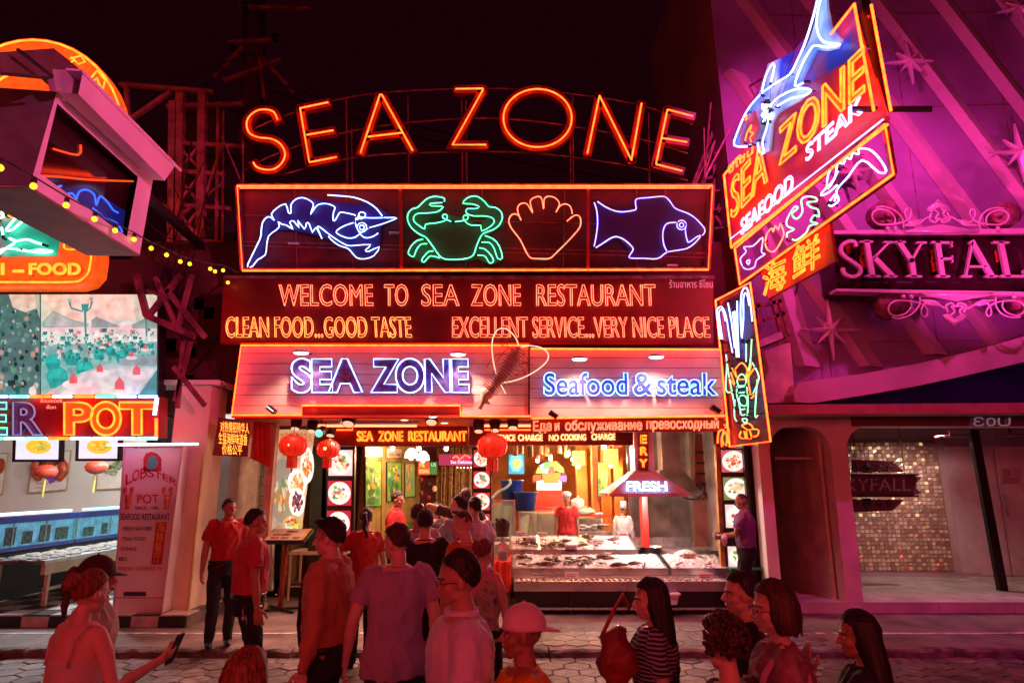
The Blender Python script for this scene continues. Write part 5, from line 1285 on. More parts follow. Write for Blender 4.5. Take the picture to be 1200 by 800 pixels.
for (px, py) in ((1114, 511), (1184, 510)):
    t = thing('ceiling_fan', 'dark cage fan under the bar ceiling, %s' % ('left one above the mosaic' if px < 1150 else 'right one near the pole'), 'fan'); c = front(11.3)(px, py)
    for q in (.08, .16, .24): MB().tube([c+Vector((q*math.cos(a), q*math.sin(a), 0)) for a in [6.283*i/20 for i in range(20)]], .012, 5, True).build('cage_ring', M_RUST, t)
    for k in range(4): a = k*1.57+.4; MB().prism([c, c+Vector((.22*math.cos(a), .22*math.sin(a), .01)), c+Vector((.22*math.cos(a+.5), .22*math.sin(a+.5), -.01))], (0, 0, .006)).build('blade', M_RUST, t)
    MB().tube([c, Vector((c.x, c.y, 2.95))], .02, 6).build('stem', M_RUST, t)
pl2 = thing('dark_post', 'dark slanting steel post inside the right hand bar bay', 'post'); a = UZ(1177, 692, .25); MB().prism([a+Vector((-.07, 0, 0)), a+Vector((.07, 0, 0)), a+Vector((.07, .08, 0)), a+Vector((-.07, .08, 0))], (front(a.y)(1142, 503)-a)).build('shaft', M_DARK, pl2)
# hanging glass sign YFALL
gs = thing('glass_sign', 'dark ornate bar sign ending in YFALL hung before the mirror mosaic', 'sign'); P9 = front(11.4)
q = [(998, 556), (1068, 556), (1080, 559), (1074, 566), (1074, 572), (1080, 577), (1068, 581), (998, 582)]
MB().prism([P9(x, y) for x, y in q], (0, .03, 0)).build('plaque', mat('sign_plum', (.22, .07, .12), .3, .2, .05), gs)
text('SKYFALL', P9, 979, 1068, 575, 560, gs, mat('pewter', (.55, .38, .42), .3, .6, .05), 'fill', off=.03, th=.02)
for (y) in (556, 581): MB().beam(P9(998, y, .02), P9(1076, y, .02), .035, .03).build('moulding', M_DARK, gs)
for s2, y0 in ((-1, 554), (1, 584)):
    for cx_ in (1016,):
        b = MB()
        for (dx, k) in ((0, 0), (14, 1), (-14, 2), (26, 3)):
            b.tube([P9(cx_+dx+(5-abs(dx)*.08)*math.cos(a)*(1-.1*a/3), y0+s2*(5+4*math.sin(a)), .02) for a in [i*.45 for i in range(13)]], .011, 5)
        b.prism([P9(cx_-5, y0, .01), P9(cx_+5, y0, .01), P9(cx_, y0+s2*15, .01)], (0, .02, 0)); b.build('scroll', M_DARK, gs, True)
    MB().prism([P9(998, y0+s2*1, .0), P9(1060, y0+s2*1, .0), P9(1046, y0+s2*14, .0), P9(998, y0+s2*16, .0)], (0, .01, 0)).build('crest', mat('sign_plum', (.2, .07, .1)), gs)
for px in (1004, 1060): MB().tube([P9(px, 555, .0), Vector((P9(px, 555, 0).x, 11.4, 2.95))], .008, 5).build('hanger', M_BLACK, gs)
# ================================================================ SKYFALL NAME SIGN
sk = thing('bar_sign', 'black bar sign with pink serif letters SKYFALL between scrolled ornaments', 'sign')
P0 = front(9.05)
MB().prism([P0(974, 273), P0(1330, 270), P0(1330, 346), P0(981, 338)], (0, .45, 0)).build('box', mat('sign_black_gloss', (.02, .004, .008), .15, 0, .2, 2), sk)
m_pk = mat('sign_pink_metal', (.58, .48, .48), .4, .3, .05)
MB().prism([P0(973, 270, .06), P0(1330, 266, .06), P0(1330, 273, .06), P0(973, 274, .06)], (0, .2, 0)).build('moulding', m_pk, sk)
MB().prism([P0(980, 338, .06), P0(1330, 344, .06), P0(1330, 350, .06), P0(980, 341, .06)], (0, .2, 0)).build('moulding', m_pk, sk)
zk = lambda *c: Q(970, 220, .225, *c)
def serif(ch_, strokes):
    b = MB()
    for (wd, p) in strokes: ribbon(P0, zk(*p), wd, .14, .05, b, sm=4 if len(p) > 6 else 0)
    b.build('letter', m_pk, sk)
serif('S', [(.025, (150,300,140,280,110,278,80,295,72,325,90,355,140,390,170,415,172,440,150,458,120,460,90,445,82,420))])
serif('K', [(.038, (205,280,235,458)), (.012, (170,280,235,280)), (.012, (200,458,275,460)), (.014, (235,372,320,285)), (.012, (295,282,345,282)), (.040, (250,368,335,455)), (.012, (300,459,362,460))])
serif('Y', [(.038, (375,285,440,380)), (.014, (440,380,490,288)), (.012, (345,282,405,282)), (.012, (465,284,515,284)), (.038, (440,375,450,455)), (.012, (415,458,490,460))])
serif('F', [(.038, (575,285,600,455)), (.014, (545,282,650,284)), (.012, (640,282,650,305)), (.014, (590,368,650,368)), (.010, (650,355,652,385)), (.012, (570,458,635,460))])
serif('A', [(.014, (755,285,722,455)), (.040, (755,282,855,455)), (.012, (735,408,825,408)), (.012, (700,459,750,460)), (.012, (825,459,885,460))])
serif('L', [(.038, (905,285,940,455)), (.012, (865,282,945,284)), (.014, (905,458,1030,460)), (.014, (1025,430,1032,460))])
serif('L', [(.038, (1080,285,1115,460)), (.012, (1045,282,1120,284)), (.014, (1085,461,1200,463)), (.014, (1195,432,1200,463))])
for (x, y) in [(100, 310), (180, 330), (175, 380), (420, 400), (545, 350), (548, 400), (880, 350)]:
    c = zk(x, y)[0]; MB().prism([P0(c[0]-3, c[1]-5, .02), P0(c[0]+3, c[1]-6, .02), P0(c[0]+4, c[1]+8, .02), P0(c[0]-1, c[1]+9, .02)], (0, -.02, 0)).build('reflector', mat('copper_glass', (.75, .12, .03), .2, .5, .3, 9), sk)
def scrolls(top, cxs):
    b = MB(); rr = .014
    s2 = 1 if top else -1; yb = 196 if top else 590
    Z = (lambda x, y: zk(x, y)[0]) if top else (lambda x, y: zk(x+85, 720-y+60)[0])
    def T(p, q=rr): b.tube([P0(*c, .10) for c in smooth_path([Z(p[i], p[i+1]) for i in range(0, len(p), 2)], 4)], q, 6)
    T((345,195,350,160,320,125,270,112,235,130,235,165,265,190,310,192,370,185,420,165,435,130,425,108,405,115,403,145,420,175,450,185))
    T((395,210,390,165,350,120,290,98,250,105)); T((400,195,470,190,510,160,540,150))
    T((830,195,825,160,850,130,900,115,938,135,938,165,905,190,860,192,800,185,760,165,740,135,748,112,765,118,765,145,750,175,720,185))
    T((790,210,792,165,820,125,870,105,920,108)); T((780,195,710,190,670,165,640,150))
    for p in ((405,190,430,172,465,165,500,162,480,190,440,200), (680,168,710,165,750,175,770,195,735,200,700,190)):
        b.prism([P0(*Z(p[i], p[i+1]), .11) for i in range(0, 12, 2)], (0, .02, 0))
    b.prism([P0(*Z(x, y), .12) for x, y in ((515,118),(530,95),(560,75),(575,58),(590,75),(625,95),(642,118),(610,125),(578,98),(545,125))], (0, .03, 0))
    T((545,110,575,135,560,160,590,165,620,160,600,135,630,108), .018); T((540,130,530,165,560,180,578,160,600,180,635,165,620,130), .018)
    b.prism([P0(*Z(x, y), .09) for x, y in ((400,232),(430,215),(590,190),(740,215),(790,232))], (0, .02, 0))
    for x in (310, 350, 885): b.ball(P0(*Z(x, 212), .08), .035, 8, 6)
    b.build('scroll_ornament', m_pk, sk, True)
scrolls(True, 0); scrolls(False, 0)
for (x, y) in [(262, 160), (880, 165)]:
    c = zk(x, y)[0]; MB().lathe(P0(*c, -.25), [(.20, 0), (.20, .25)], 16, (0, -1, 0)).build('drum', M_RUST, sk, True)
for (x, y) in [(300, 620), (1000, 610)]:
    c = zk(x, y)[0]; MB().lathe(P0(*c, -.25), [(.22, 0), (.22, .25)], 16, (0, -1, 0)).build('drum', M_RUST, sk, True)
# magenta floodlights on the eave washing the facade
def flood(px, py, Y, aim, label, E, col=(1, .05, .46)):
    t = thing('flood_light', label, 'flood light', 'magenta floodlights of the bar facade'); p = U(px, py, Y); d = (Vector(aim)-p).normalized()
    MB().beam(p-d*.05, p+d*.04, .20, .16).build('housing', M_DARK, t); MB().beam(p+d*.045, p+d*.05, .17, .13).build('lens', emat('magenta_lens', (1, .05, .5), 2), t)
    MB().tube([p-d*.05, p-d*.05+Vector((0, .25, -.05))], .015, 6).build('bracket', M_DARK, t)
    l = bpy.data.lights.new('lamp', 'SPOT'); l.energy = E; l.color = col; l.spot_size = rad(115); l.spot_blend = .8; l.shadow_soft_size = .09
    lo = bpy.data.objects.new('lamp', l); COL.objects.link(lo); lo.parent = t; lo.location = p+d*.1; lo.rotation_euler = d.to_track_quat('-Z', 'Y').to_euler()
flood(1260, 395, 7.4, (7.5, 9.7, 8.0), 'magenta floodlight on an arm right of the curved eave', 460)
flood(1230, -60, 6.4, (6.0, 9.7, 5.0), 'magenta floodlight high at the right of the bar facade', 760)
flood(905, -70, 6.9, (5.5, 9.7, 6.0), 'magenta floodlight above the shark sign', 560)
# ================================================================ PROJECTING SIGN (perpendicular, right)
PSg = plane((3.31, 9.2, 5), ((9.2-5.79), (3.77-3.31), 0))
if PSg.n.x > 0: PSg = plane((3.31, 9.2, 5), (-(9.2-5.79), -(3.77-3.31), 0))
ps = thing('neon_sign', 'tall projecting sign with neon shark over SEA ZONE and STEAK on red and blue', 'neon sign')
zs1 = lambda *c: Q(840, 0, .3, *c)
zs2 = lambda *c: Q(840, 130, .275, *c)
def grad_mat(name, c1, c2, sc=1.2):
    m = bpy.data.materials.new(name); m.use_nodes = True; n = m.node_tree.nodes; l = m.node_tree.links; b = n['Principled BSDF']
    tc = n.new('ShaderNodeTexCoord'); no = n.new('ShaderNodeTexNoise'); no.inputs['Scale'].default_value = sc; l.new(tc.outputs['Object'], no.inputs['Vector'])
    cr = n.new('ShaderNodeValToRGB'); cr.color_ramp.elements[0].position = .42; cr.color_ramp.elements[1].position = .58; cr.color_ramp.elements[0].color = (*c1, 1); cr.color_ramp.elements[1].color = (*c2, 1)
    l.new(no.outputs[0], cr.inputs[0]); l.new(cr.outputs[0], b.inputs['Base Color']); l.new(cr.outputs[0], b.inputs['Emission Color']); b.inputs['Emission Strength'].default_value = .35; b.inputs['Roughness'].default_value = .4
    return m
def pplate(pts, off, m, name, th=.03): return MB().prism([PSg(x, y, off) for x, y in pts], -PSg.n*th).build(name, m, ps)
pplate([(849, 205), (1000, 6), (1040, 140), (856, 284)], -.06, grad_mat('sign_face', (.55, .03, .015), (.30, .02, .10), .9), 'panel')
pplate(zs1(360,130,450,120,545,25,560,180,600,190,350,330,280,400,240,440,210,470,190,560,80,570,60,540,100,460,160,350,210,250,300,200), -.05, grad_mat('sign_blue', (.02, .05, .5), (.25, .03, .20), 1.6), 'blue_area', .01)
SHK = grad_mat('shark_body', (.42, .68, 1), (.12, .34, .95), 2)
pplate(zs1(65,568,78,530,110,445,165,365,200,250,245,230,235,320,290,285,330,220,365,150,390,60,395,-60,425,-60,430,30,445,110,485,155,470,190,430,200,390,195,340,290,320,335,365,355,320,395,240,440,215,480,205,590,180,600,150,560,120,575), -.02, SHK, 'shark_cutout', .03)
pplate(zs1(100,470,150,430,170,500,140,560,90,568,85,530), .0, grad_mat('shark_face', (.5, .06, .12), (.3, .08, .3), 3), 'shark_face', .01)
nn = lambda nm, paths, m, r=.012, off=.04, sm=3: neon(nm, PSg, paths, r, m, ps, off, sm)
nn('neon_tube', [zs1(125,572,68,568,85,505,120,430,170,370,230,325,285,290,315,235,340,180,370,90,395,-10,400,-60),
                 zs1(160,555,165,590,185,598,178,555,195,500,205,440), zs1(175,365,190,300,215,252,225,262,210,325),
                 zs1(205,420,235,385,290,355,340,345,368,355,340,375,290,385,235,415), zs1(425,-60,400,20,390,80,395,130,420,165,480,175,430,185,385,178,365,195,330,260,305,335,345,320)], N_WBL, .013)
nn('neon_tube', [zs1(190,405,178,420,190,435,176,450,192,462,180,478), zs1(178,405,196,470), zs1(190,400,186,478)], emat('shark_eye', (.8, .85, 1), 8), .014)
nn('neon_tube', [zs1(110,555,118,520,135,490,130,515,142,520,130,540,138,560), zs1(108,460,118,462,112,470,120,445)], N_YEL, .01)
# letters SEA ZONE in slant perspective: amber outline over salmon faces
SLM = mat('letter_salmon', (.95, .50, .30), .45, 0, .15, 3)
def slant(s, L, Rr, bL, tL, bR, tube, r=.010, off=.05, face=None):
    if face: text(s, PSg, L, Rr, bL, tL, ps, face, 'fill', off=off-.06, th=.03, basR=bR, name='letter')
    text(s, PSg, L, Rr, bL, tL, ps, tube, 'neon', r=r, off=off, basR=bR, name='letter_tube')
slant('SEA', 856, 899, 258, 212, 212, N_YEL, .013, face=SLM)
slant('ZONE', 913, 1014, 194, 150, 106, N_YEL, .014, .06, face=SLM)
slant('STEAK', 944, 1010, 190, 172, 132, emat('neon_lilac', (.50, .40, 1), 3), .011)
slant('SEAFOOD', 868, 930, 276, 258, 222, MATS['neon_lilac'], .010)
slant('ซีโซน', 853, 884, 205, 196, 178, N_ORG, .007)
nn('neon_tube', [[(856, 280), (1035, 140)]], MATS['neon_lilac'], .010, .03, 0)
nn('neon_tube', [[(848.5, 205), (868, 182)], [(974, 40), (1001, 5), (1024, 130)], [(848.5, 205), (857, 290), (1040, 146)]], N_ORG, .016, .03, 0)
nn('neon_tube', [[(1021, 6), (1044, 130)], [(860, 286), (1038, 148)]], N_ORG, .014, -.10, 0)
b = MB(); b.beam(PSg(1010, 0, -.12), PSg(1034, 132, -.12), .10, .12); b.build('end_post', M_DARK, ps)
MB().beam(PSg(1010, 128, .0)+Vector((-.1, 0, 0)), PSg(1040, 128, 0)+Vector((.45, -.0, 0)), .07, .03).build('bracket', M_DARK, ps)
MB().tube([PSg(1018, 20, -.1), Vector((4.0, 9.7, 8.5))], .02, 6).build('stay', M_RUST, ps)
# lower animal frame
pf = thing('neon_sign', 'narrow projecting neon strip of small prawn, crab, shell and fish below the shark sign', 'neon sign')
def nf(paths, m, r=.010, off=.03, sm=3): return neon('neon_tube', PSg, paths, r, m, pf, off, sm)
nf([[(861, 291), (1037, 146), (1047, 204), (867, 333), (861, 291)]], N_ORG, .014, .0, 0)
for a, c in (((861, 290), (1037, 145)), ((867, 334), (1047, 205))): MB().beam(PSg(*a, -.05), PSg(*c, -.05), .05, .06).build('frame', M_RUST, pf)
for a, c in (((861, 290), (867, 334)), ((1037, 145), (1047, 205))): MB().beam(PSg(*a, -.05), PSg(*c, -.05), .05, .06).build('frame', M_RUST, pf)
nf([zs2(475,400,490,405,520,380,510,340,560,280,620,210,690,262,722,255,690,200,650,165,605,162,605,185,580,180,570,205,550,200,540,225,515,225,500,290,450,345,448,360,480,345,520,310),
    zs2(500,230,475,270,470,330,490,310,520,250), zs2(480,385,510,350,500,390)], N_WBL, .010)
nf([zs2(300,545,300,520,330,505,300,490,300,460,330,410,345,415,320,440,340,460,365,430,360,380,385,365,420,370,425,385,385,390,400,410,430,420,435,450,415,445,400,470,430,480,395,490,380,520,340,550,320,545)], N_WGR, .010)
nf([zs2(205,560,215,520,235,500,240,515,250,490,262,505,270,480,280,500,285,530,260,580,240,600,215,590,205,560)], N_CHR, .010)
nf([zs2(110,665,100,630,125,600,115,580,155,575,195,540,190,600,205,610,170,635,160,665,130,675,110,665), zs2(125,640,140,635,135,655,125,640)], N_VIO, .009)
# Chinese pair
pc = thing('neon_sign', 'red hanging plate with two amber Chinese characters for fresh seafood', 'neon sign')
MB().prism([PSg(*p, -.05) for p in zs2(185,680,480,480,505,640,220,800)], -PSg.n*.04).build('plate', mat('red_plate', (.35, .02, .02), .4, 0, .2, 2), pc)
text('海', PSg, 893, 922, 345, 318, pc, N_YEL, 'neon', r=.010, off=.02, basR=333, name='character')
text('鲜', PSg, 928, 962, 326, 298, pc, N_YEL, 'neon', r=.010, off=.02, basR=307, name='character')
# lobster column sign
PLb = plane(U(846, 400, 9.15), (-1, -.42, 0))
ls = thing('neon_sign', 'upright projecting neon lobster with long blue feelers and amber tail at the restaurant corner', 'neon sign')
zl = lambda *c: Q(835, 320, .2623, *c)
MB().prism([PLb(*p, -.05) for p in [(839, 352), (879, 330), (903, 516), (856, 522)]], -PLb.n*.03).build('backing', mat('navy_panel', (.02, .025, .10), .35, 0, .2, 2), ls)
def nl(paths, m, r=.009, off=.02, sm=3): return neon('neon_tube', PLb, paths, r, m, ls, off, sm)
nl([[(838.5, 352), (879, 331), (903, 517), (855, 523), (838.5, 352)]], N_ORG, .014, 0, 0)
nl([zl(35,300,22,200,20,165,40,150,60,190,75,280,90,360), zl(45,300,30,200,30,170,45,165,60,220), zl(130,290,125,180,130,90,150,65,165,110,178,220), zl(130,300,138,200,138,110,152,90,165,150), zl(68,130,85,220,100,340), zl(90,170,100,260,108,380), zl(98,165,108,300,115,380), zl(110,120,112,250,118,380)], N_WBL, .010)
nl([zl(60,360,70,440,85,520,100,600), zl(200,470,195,540,190,640,205,630), zl(100,560,98,640,112,665), zl(65,400,60,520,85,530), zl(175,290,170,380,160,440), zl(150,310,150,400), zl(165,380,200,440,205,480,180,540)], N_WGR, .009)
nl([zl(85,420,110,470,100,440), zl(160,420,150,470,190,420), zl(100,430,130,400,155,430,150,470,110,470,100,430), zl(75,470,105,510), zl(160,540,185,545,170,560), zl(175,400,160,470,170,540), zl(80,440,100,500)], N_YEL, .009)
nl([zl(110,470,130,450,150,470,145,500,115,500,110,470), zl(112,510,148,505), zl(115,535,150,530), zl(120,550,140,545,155,565,150,590,130,590,118,570,120,550), zl(122,610,152,605), zl(128,635,152,630), zl(110,500,108,540,118,580,128,640), zl(152,500,158,560,158,600,155,640), zl(130,650,155,650,145,670,130,650)], N_WGR, .009)
nl([zl(128,680,160,670,180,690,160,700,128,680), zl(130,700,120,730,145,735,140,700), zl(150,700,155,735,175,735,165,700), zl(175,695,205,700,200,725,180,730), zl(140,735,165,738)], N_YEL, .009)
nl([[(841, 520), (842, 506), (848, 504), (846, 514), (849, 522)], [(846, 524), (846, 512), (850, 506), (852, 512), (851, 523)], [(849, 500), (854, 503), (853, 520)]], N_ORG, .011, .02)
bk = thing('wall_bracket', 'steel bracket and ladder frame fixing the projecting signs to the violet corner', 'bracket')
for (a, c) in [((888, 355), (890, 405)), ((905, 350), (918, 398)), ((912, 350), (926, 395)), ((892, 404), (925, 395)), ((888, 408), (925, 399)), ((884, 360), (918, 352)), ((895, 375), (922, 366))]:
    MB().beam(U(*a, 9.25), U(*c, 9.25), .05, .05).build('bar', M_RUST, bk)
MB().prism([U(890, 398, 9.2), U(916, 388, 9.2), U(918, 396, 9.2), U(890, 407, 9.2)], (0, .2, 0)).build('shelf_plate', mat('lilac_plate', (.6, .5, .65), .5), bk)

# ================================================================ LEFT NEIGHBOUR
lb_ = thing('seafood_shop', 'bright white walled seafood shop with tanks on the left', 'shop')
MB().box((-15, 16.9, .0), (-4.3, 17.0, 3.6)).build('back_wall', mat('shop_white', (.78, .70, .60), .6, 0, .06, 1), lb_)
MB().box((-15.2, 9.9, .0), (-15.02, 16.9, 3.6)).build('side_wall', mat('shop_white', (.78, .70, .60)), lb_)
MB().box((-15, 9.3, 3.35), (-4.3, 17, 3.42)).build('ceiling', mat('shop_white', (.78, .70, .60)), lb_)
MB().box((-16, 9.35, 3.42), (-5.5, 9.9, 5.3)).build('upper_wall', mat('left_upper', (.05, .012, .015), .8, 0, .3, 1.5), lb_)
MB().box((-4.45, 10.3, .1), (-4.3, 16.9, 3.35)).build('dividing_wall', mat('divider', (.55, .45, .38), .7), lb_)
for k in range(3):
    t = thing('strip_light', 'cool white strip light under the shop ceiling over the fish tanks', 'strip light', 'strip lights over the fish tanks')
    MB().box((-8.1, 11+1.9*k, 3.28), (-6.7, 11.1+1.9*k, 3.34)).build('housing', M_WHITE, t); MB().tube([(-8.05, 11.05+1.9*k, 3.25), (-6.75, 11.05+1.9*k, 3.25)], .02, 6).build('tube', emat('cool_tube', (.85, .95, 1), 9), t)
    l = bpy.data.lights.new('lamp', 'POINT'); l.energy = 260; l.color = (.9, .95, 1); l.shadow_soft_size = .15
    lo = bpy.data.objects.new('lamp', l); COL.objects.link(lo); lo.parent = t; lo.location = (-7.4, 11.05+1.9*k, 3.1)
# fish tanks in a row running away from the street
xT = -9.5
def pz(px, py, X_): return UX(px, py, X_)
PT = plane((-9.35, 12, 1), (1, 0, 0))
for k, (y0, y1) in enumerate([(9.3, 11.4), (11.45, 14.3), (14.35, 16.7)]):
    t = thing('aquarium', 'blue rimmed glass fish tank with baskets, %s' % ['nearest to the street', 'middle one of the row', 'farthest back behind the shop sign'][k], 'fish tank', 'blue rimmed fish tanks')
    z0, z1 = 1.0, 1.45
    MB().box((-8.350, y0, z0), (-7.520, y1, z1-.08)).build('water', emat('tank_glow', (.05, .34, .50), .75, .6), t)
    MB().box((-8.370, y0-.01, z0-.06), (-7.480, y1+.01, z0)).build('base_rim', m_blue, t); MB().box((-7.510, y0-.01, z1-.10), (-7.470, y1+.01, z1)).build('top_rim', m_blue, t)
    MB().box((-7.515, y0, z0), (-7.505, y1, z1-.10)).build('glass', MATS['clear_glass'], t)
    for j in range(4):
        y = y0+(y1-y0)*j/3; MB().box((-7.500, y-.012, z0), (-7.485, y+.012, z1-.10)).build('mullion', mat('aqua_strip', (.3, .6, .55), .3), t)
    for j in range(5):
        y = y0+.2+(y1-y0-.3)*j/5; MB().box((-7.505, y, z0+.03), (-7.495, y+R.uniform(.15, .34), z0+R.uniform(.18, .3))).build('basket', mat('basket_dark', (.07, .17, .15), .6, 0, .4, 20), t)
    MB().box((-7.510, y0+.1, z1+.02), (-7.450, y1-.2, z1+.06)).build('light_bar', emat('bar_cool', (.7, .9, 1), 2.2) if k != 1 else emat('aqua_bar', (.3, .7, 1), 2), t)
t = thing('display_table', 'long steel table of dark shellfish on ice below the fish tanks', 'table')
for k in range(2):
    y0, y1 = [9.5, 13.2][k], [13.15, 16.6][k]
    zt9 = [.82, .84][k]
    MB().box((-7.45, y0, zt9), (-6.6, y1, zt9+.05)).build('table_top', M_STEEL, t); MB().box((-6.64, y0, zt9-.14), (-6.58, y1, zt9)).build('apron', mat('cream_metal', (.62, .52, .34), .4), t)
    for y in (y0+.1, y1-.2):
        for x in (-7.35, -6.64): MB().box((x, y, .25), (x+.05, y+.05, zt9-.0)).build('leg', MATS['cream_metal'], t)
    MB().box((-6.66, y0+.1, .45), (-6.62, y1-.2, .49)).build('rail', MATS['cream_metal'], t)
    b = MB()
    for q in range(260): b.ball((R.uniform(-7.4, -6.7), R.uniform(y0+.05, y1-.05), zt9+.06), (R.uniform(.02, .05), R.uniform(.04, .12), .018), 6, 4)
    stuff(b.build('shellfish', mat('dark_shells', (.07, .06, .055), .5, 0, .6, 20, dirt=(.4, .36, .3)), t))
MB().box((-8.3, 9.4, .25), (-7.5, 16.6, .92)).build('dark_store', M_BLACK, lb_)
t = thing('hose', 'yellow hose hanging under the shellfish table', 'hose'); MB().tube([(-6.62, 10.6, .8), (-6.6, 10.55, .5), (-6.58, 10.5, .35), (-6.5, 10.3, .27)], .015, 6).build('hose', mat('yellow_hose', (.5, .45, .1), .4), t, True)
# lobster posters on the inner wall
def poster(pts, off_pl, label, lob=True):
    t = thing('wall_poster', label, 'poster'); MB().prism([off_pl(x, y, .03) for x, y in pts], -off_pl.n*.03).build('frame', mat('gold_frame', (.5, .35, .15), .4), t)
    c = (sum(p[0] for p in pts)/4, sum(p[1] for p in pts)/4); q = [(c[0]+(x-c[0])*.93, c[1]+(y-c[1])*.94) for x, y in pts]
    MB().prism([off_pl(x, y, .034) for x, y in q], -off_pl.n*.002).build('sheet', mat('poster_cream', (.85, .72, .60), .5, 0, .05), t)
    return t, c
PWs = plane((-10.7, 12, 1), (1, 0, 0)); PBk = front(16.85)
t, c = poster([(39, 531), (84, 527), (78, 574), (32, 578)], PBk, 'large poster of a red lobster curled on a cream sheet above the tanks')
b = MB(); PK = PBk
for a in range(2):
    s2 = -1 if a else 1
    b.tube([PK(c[0]+s2*x, c[1]+y, .05) for x, y in smooth_path([(1, -12), (10, -16), (16, -8), (15, 4), (9, 8)], 3)], [.05, .09, .12, .10, .05], 7)
b.ball(PK(c[0], c[1]-13, .05), (.28, .05, .16), 10, 6); b.build('lobster_print', mat('lobster_red', (.55, .07, .02), .4, 0, .3, 8), t, True)
for k in range(4): MB().ball(PK(c[0]+R.uniform(-3, 5), c[1]+R.uniform(3, 12), .04), (.07, .02, .09), 7, 5).build('flower', mat('purple_flower', (.3, .08, .45), .5), t)
MB().beam(PK(43, 566, .04), PK(55, 566, .04), .05, .01).build('print_line', M_REDP, t); MB().beam(PK(42, 571, .04), PK(53, 571, .04), .04, .01).build('print_line', M_REDP, t)
t, c = poster([(115, 533), (150, 530), (150, 572), (112, 574)], PBk, 'cream poster with green leaves half hidden by the LOBSTER POT panel')
b = MB()
for k in range(10): p = PK(c[0]+R.uniform(-6, 12), c[1]+R.uniform(-12, 6), .05); b.ball(p, (.10, .02, .05), 7, 5)
b.build('leaf_print', mat('leaf_print', (.35, .40, .2), .5, 0, .4, 10), t)
t, c = poster([(-14, 531), (10, 530), (2, 580), (-22, 582)], PBk, 'cream poster cut by the left edge of the view above the tanks')
MB().ball(PBk(0, 546, .05), (.14, .03, .2), 8, 6).build('lobster_print', MATS['lobster_red'], t)
lantern_z = zs
for (px, py, lb2) in ((113, 547, 'small red lantern under the right monitor in the white shop'), (54, 552, 'small red lantern in front of the lobster poster')):
    t = thing('red_lantern', lb2, 'lantern'); c = front(13)(px, py); MB().lathe(c, [(.08, .13), (.17, .08), (.21, 0), (.17, -.08), (.08, -.13)], 16).build('paper_body', mat('lantern_matte', (.6, .05, .02), .5), t, True); MB().tube([c-Vector((0, 0, .13)), c-Vector((0, 0, .5))], .02, 6).build('tassel', mat('gold_tassel', (.7, .5, .1), .5), t); MB().tube([c, Vector((c.x, c.y, 3.35))], .006, 4).build('cord', M_BLACK, t)
# monitors
Pm = front(9.5)
for (x0, y0, x1, y1, lb2) in ((15, 511, 73, 541, 'black monitor showing a yellow dish under the letter R'), (89, 511, 142, 540, 'black monitor showing a yellow dish under the word POT')):
    t = thing('monitor', lb2, 'monitor', 'monitors below the neon name'); MB().prism([Pm(x0, y0), Pm(x1, y0), Pm(x1-1, y1), Pm(x0-1, y1)], (0, .06, 0)).build('case', M_BLACK, t)
    MB().prism([Pm(x0+4, y0, .004), Pm(x1-4, y0, .004), Pm(x1-5, y1-3, .004), Pm(x0+3, y1-3, .004)], (0, .003, 0)).build('screen', emat('screen_pale', (.75, .85, 1), .95), t)
    plate(Pm, (x0+x1)/2+1, y0+12, 15, 8.5, .006, t, [(.95, .55, .03), (.95, .75, .1), (.85, .4, .02), (.4, .5, .1)], x0, 30, emat('dish_yel', (.95, .6, .05), .9))
    MB().tube([Pm((x0+x1)/2, y0, -.04), Pm((x0+x1)/2, y0, -.04)+Vector((0, 0, .3))], .02, 6).build('mount', M_DARK, t)
# R POT neon sign
rp = thing('neon_sign', 'red sign with big amber neon POT and a dim letter R, edged with tubes', 'neon sign')
PR2 = front(9.05)
MB().prism([PR2(-60, 464), PR2(186, 464), PR2(185, 512), PR2(-60, 512)], (0, .25, 0)).build('box', mat('pot_sign_red', (.30, .02, .02), .4, 0, .2, 2), rp)
for (c_, L, Rr, m, fm) in (('P', 73, 107, N_YEL, emat('amber_face', (1, .15, .02), .45)), ('O', 106, 142, N_YEL, MATS.get('amber_face')), ('T', 141, 180, N_YEL, MATS.get('amber_face')), ('R', 13, 46, None, mat('dim_letter', (.22, .14, .30), .3, .3, .2, 3)), ('E', -20, 8, None, MATS.get('dim_letter'))):
    fm = fm or MATS['amber_face']
    text(c_, PR2, L, Rr, 507.5, 472, rp, fm, 'fill', off=.05, th=.05, bold=.03)
    if m: text(c_, PR2, L, Rr, 507.5, 472, rp, m, 'neon', r=.014, off=.08, name='neon_tube', bold=.035)
    elif c_ == 'E': text(c_, PR2, L, Rr, 507.5, 472, rp, N_GRN, 'neon', r=.010, off=.08, name='neon_tube', bold=.035)
    else: text(c_, PR2, L, Rr, 507.5, 472, rp, emat('dim_neon', (.35, .3, .6), .7), 'neon', r=.011, off=.08, name='neon_tube', bold=.035)
text('ล็อบสเตอร์', PR2, 47, 73, 471.5, 467, rp, emat('thai_y', (1, .45, .3), 1), 'fill', off=.01, th=0, join=True, name='lettering'); text('พ็อท', PR2, 54, 66, 479, 475, rp, MATS['thai_y'], 'fill', off=.01, th=0, join=True, name='lettering')
segs = [N_BLU, N_BLU, emat('neon_aqua', (.15, .9, .8), 4), N_ORG, N_WHT, N_ORG, N_GRN]
for k in range(9):
    m = segs[k % 7]; x0 = -40+25.2*k
    MB().tube([PR2(x0+1, 464.5, .08), PR2(min(x0+23, 184), 464.5, .08)], .022, 7).build('tube_segment', m, rp, True)
for k, m in enumerate([N_GRN, N_BLU, MATS['neon_aqua'], N_ORG, N_BLU, N_WHT, N_BLU, MATS['neon_aqua']]):
    x0 = -22+26*k; MB().tube([PR2(x0+1, 513.5, .08), PR2(min(x0+24, 186), 513.5, .08)], .022, 7).build('tube_segment', m, rp, True)
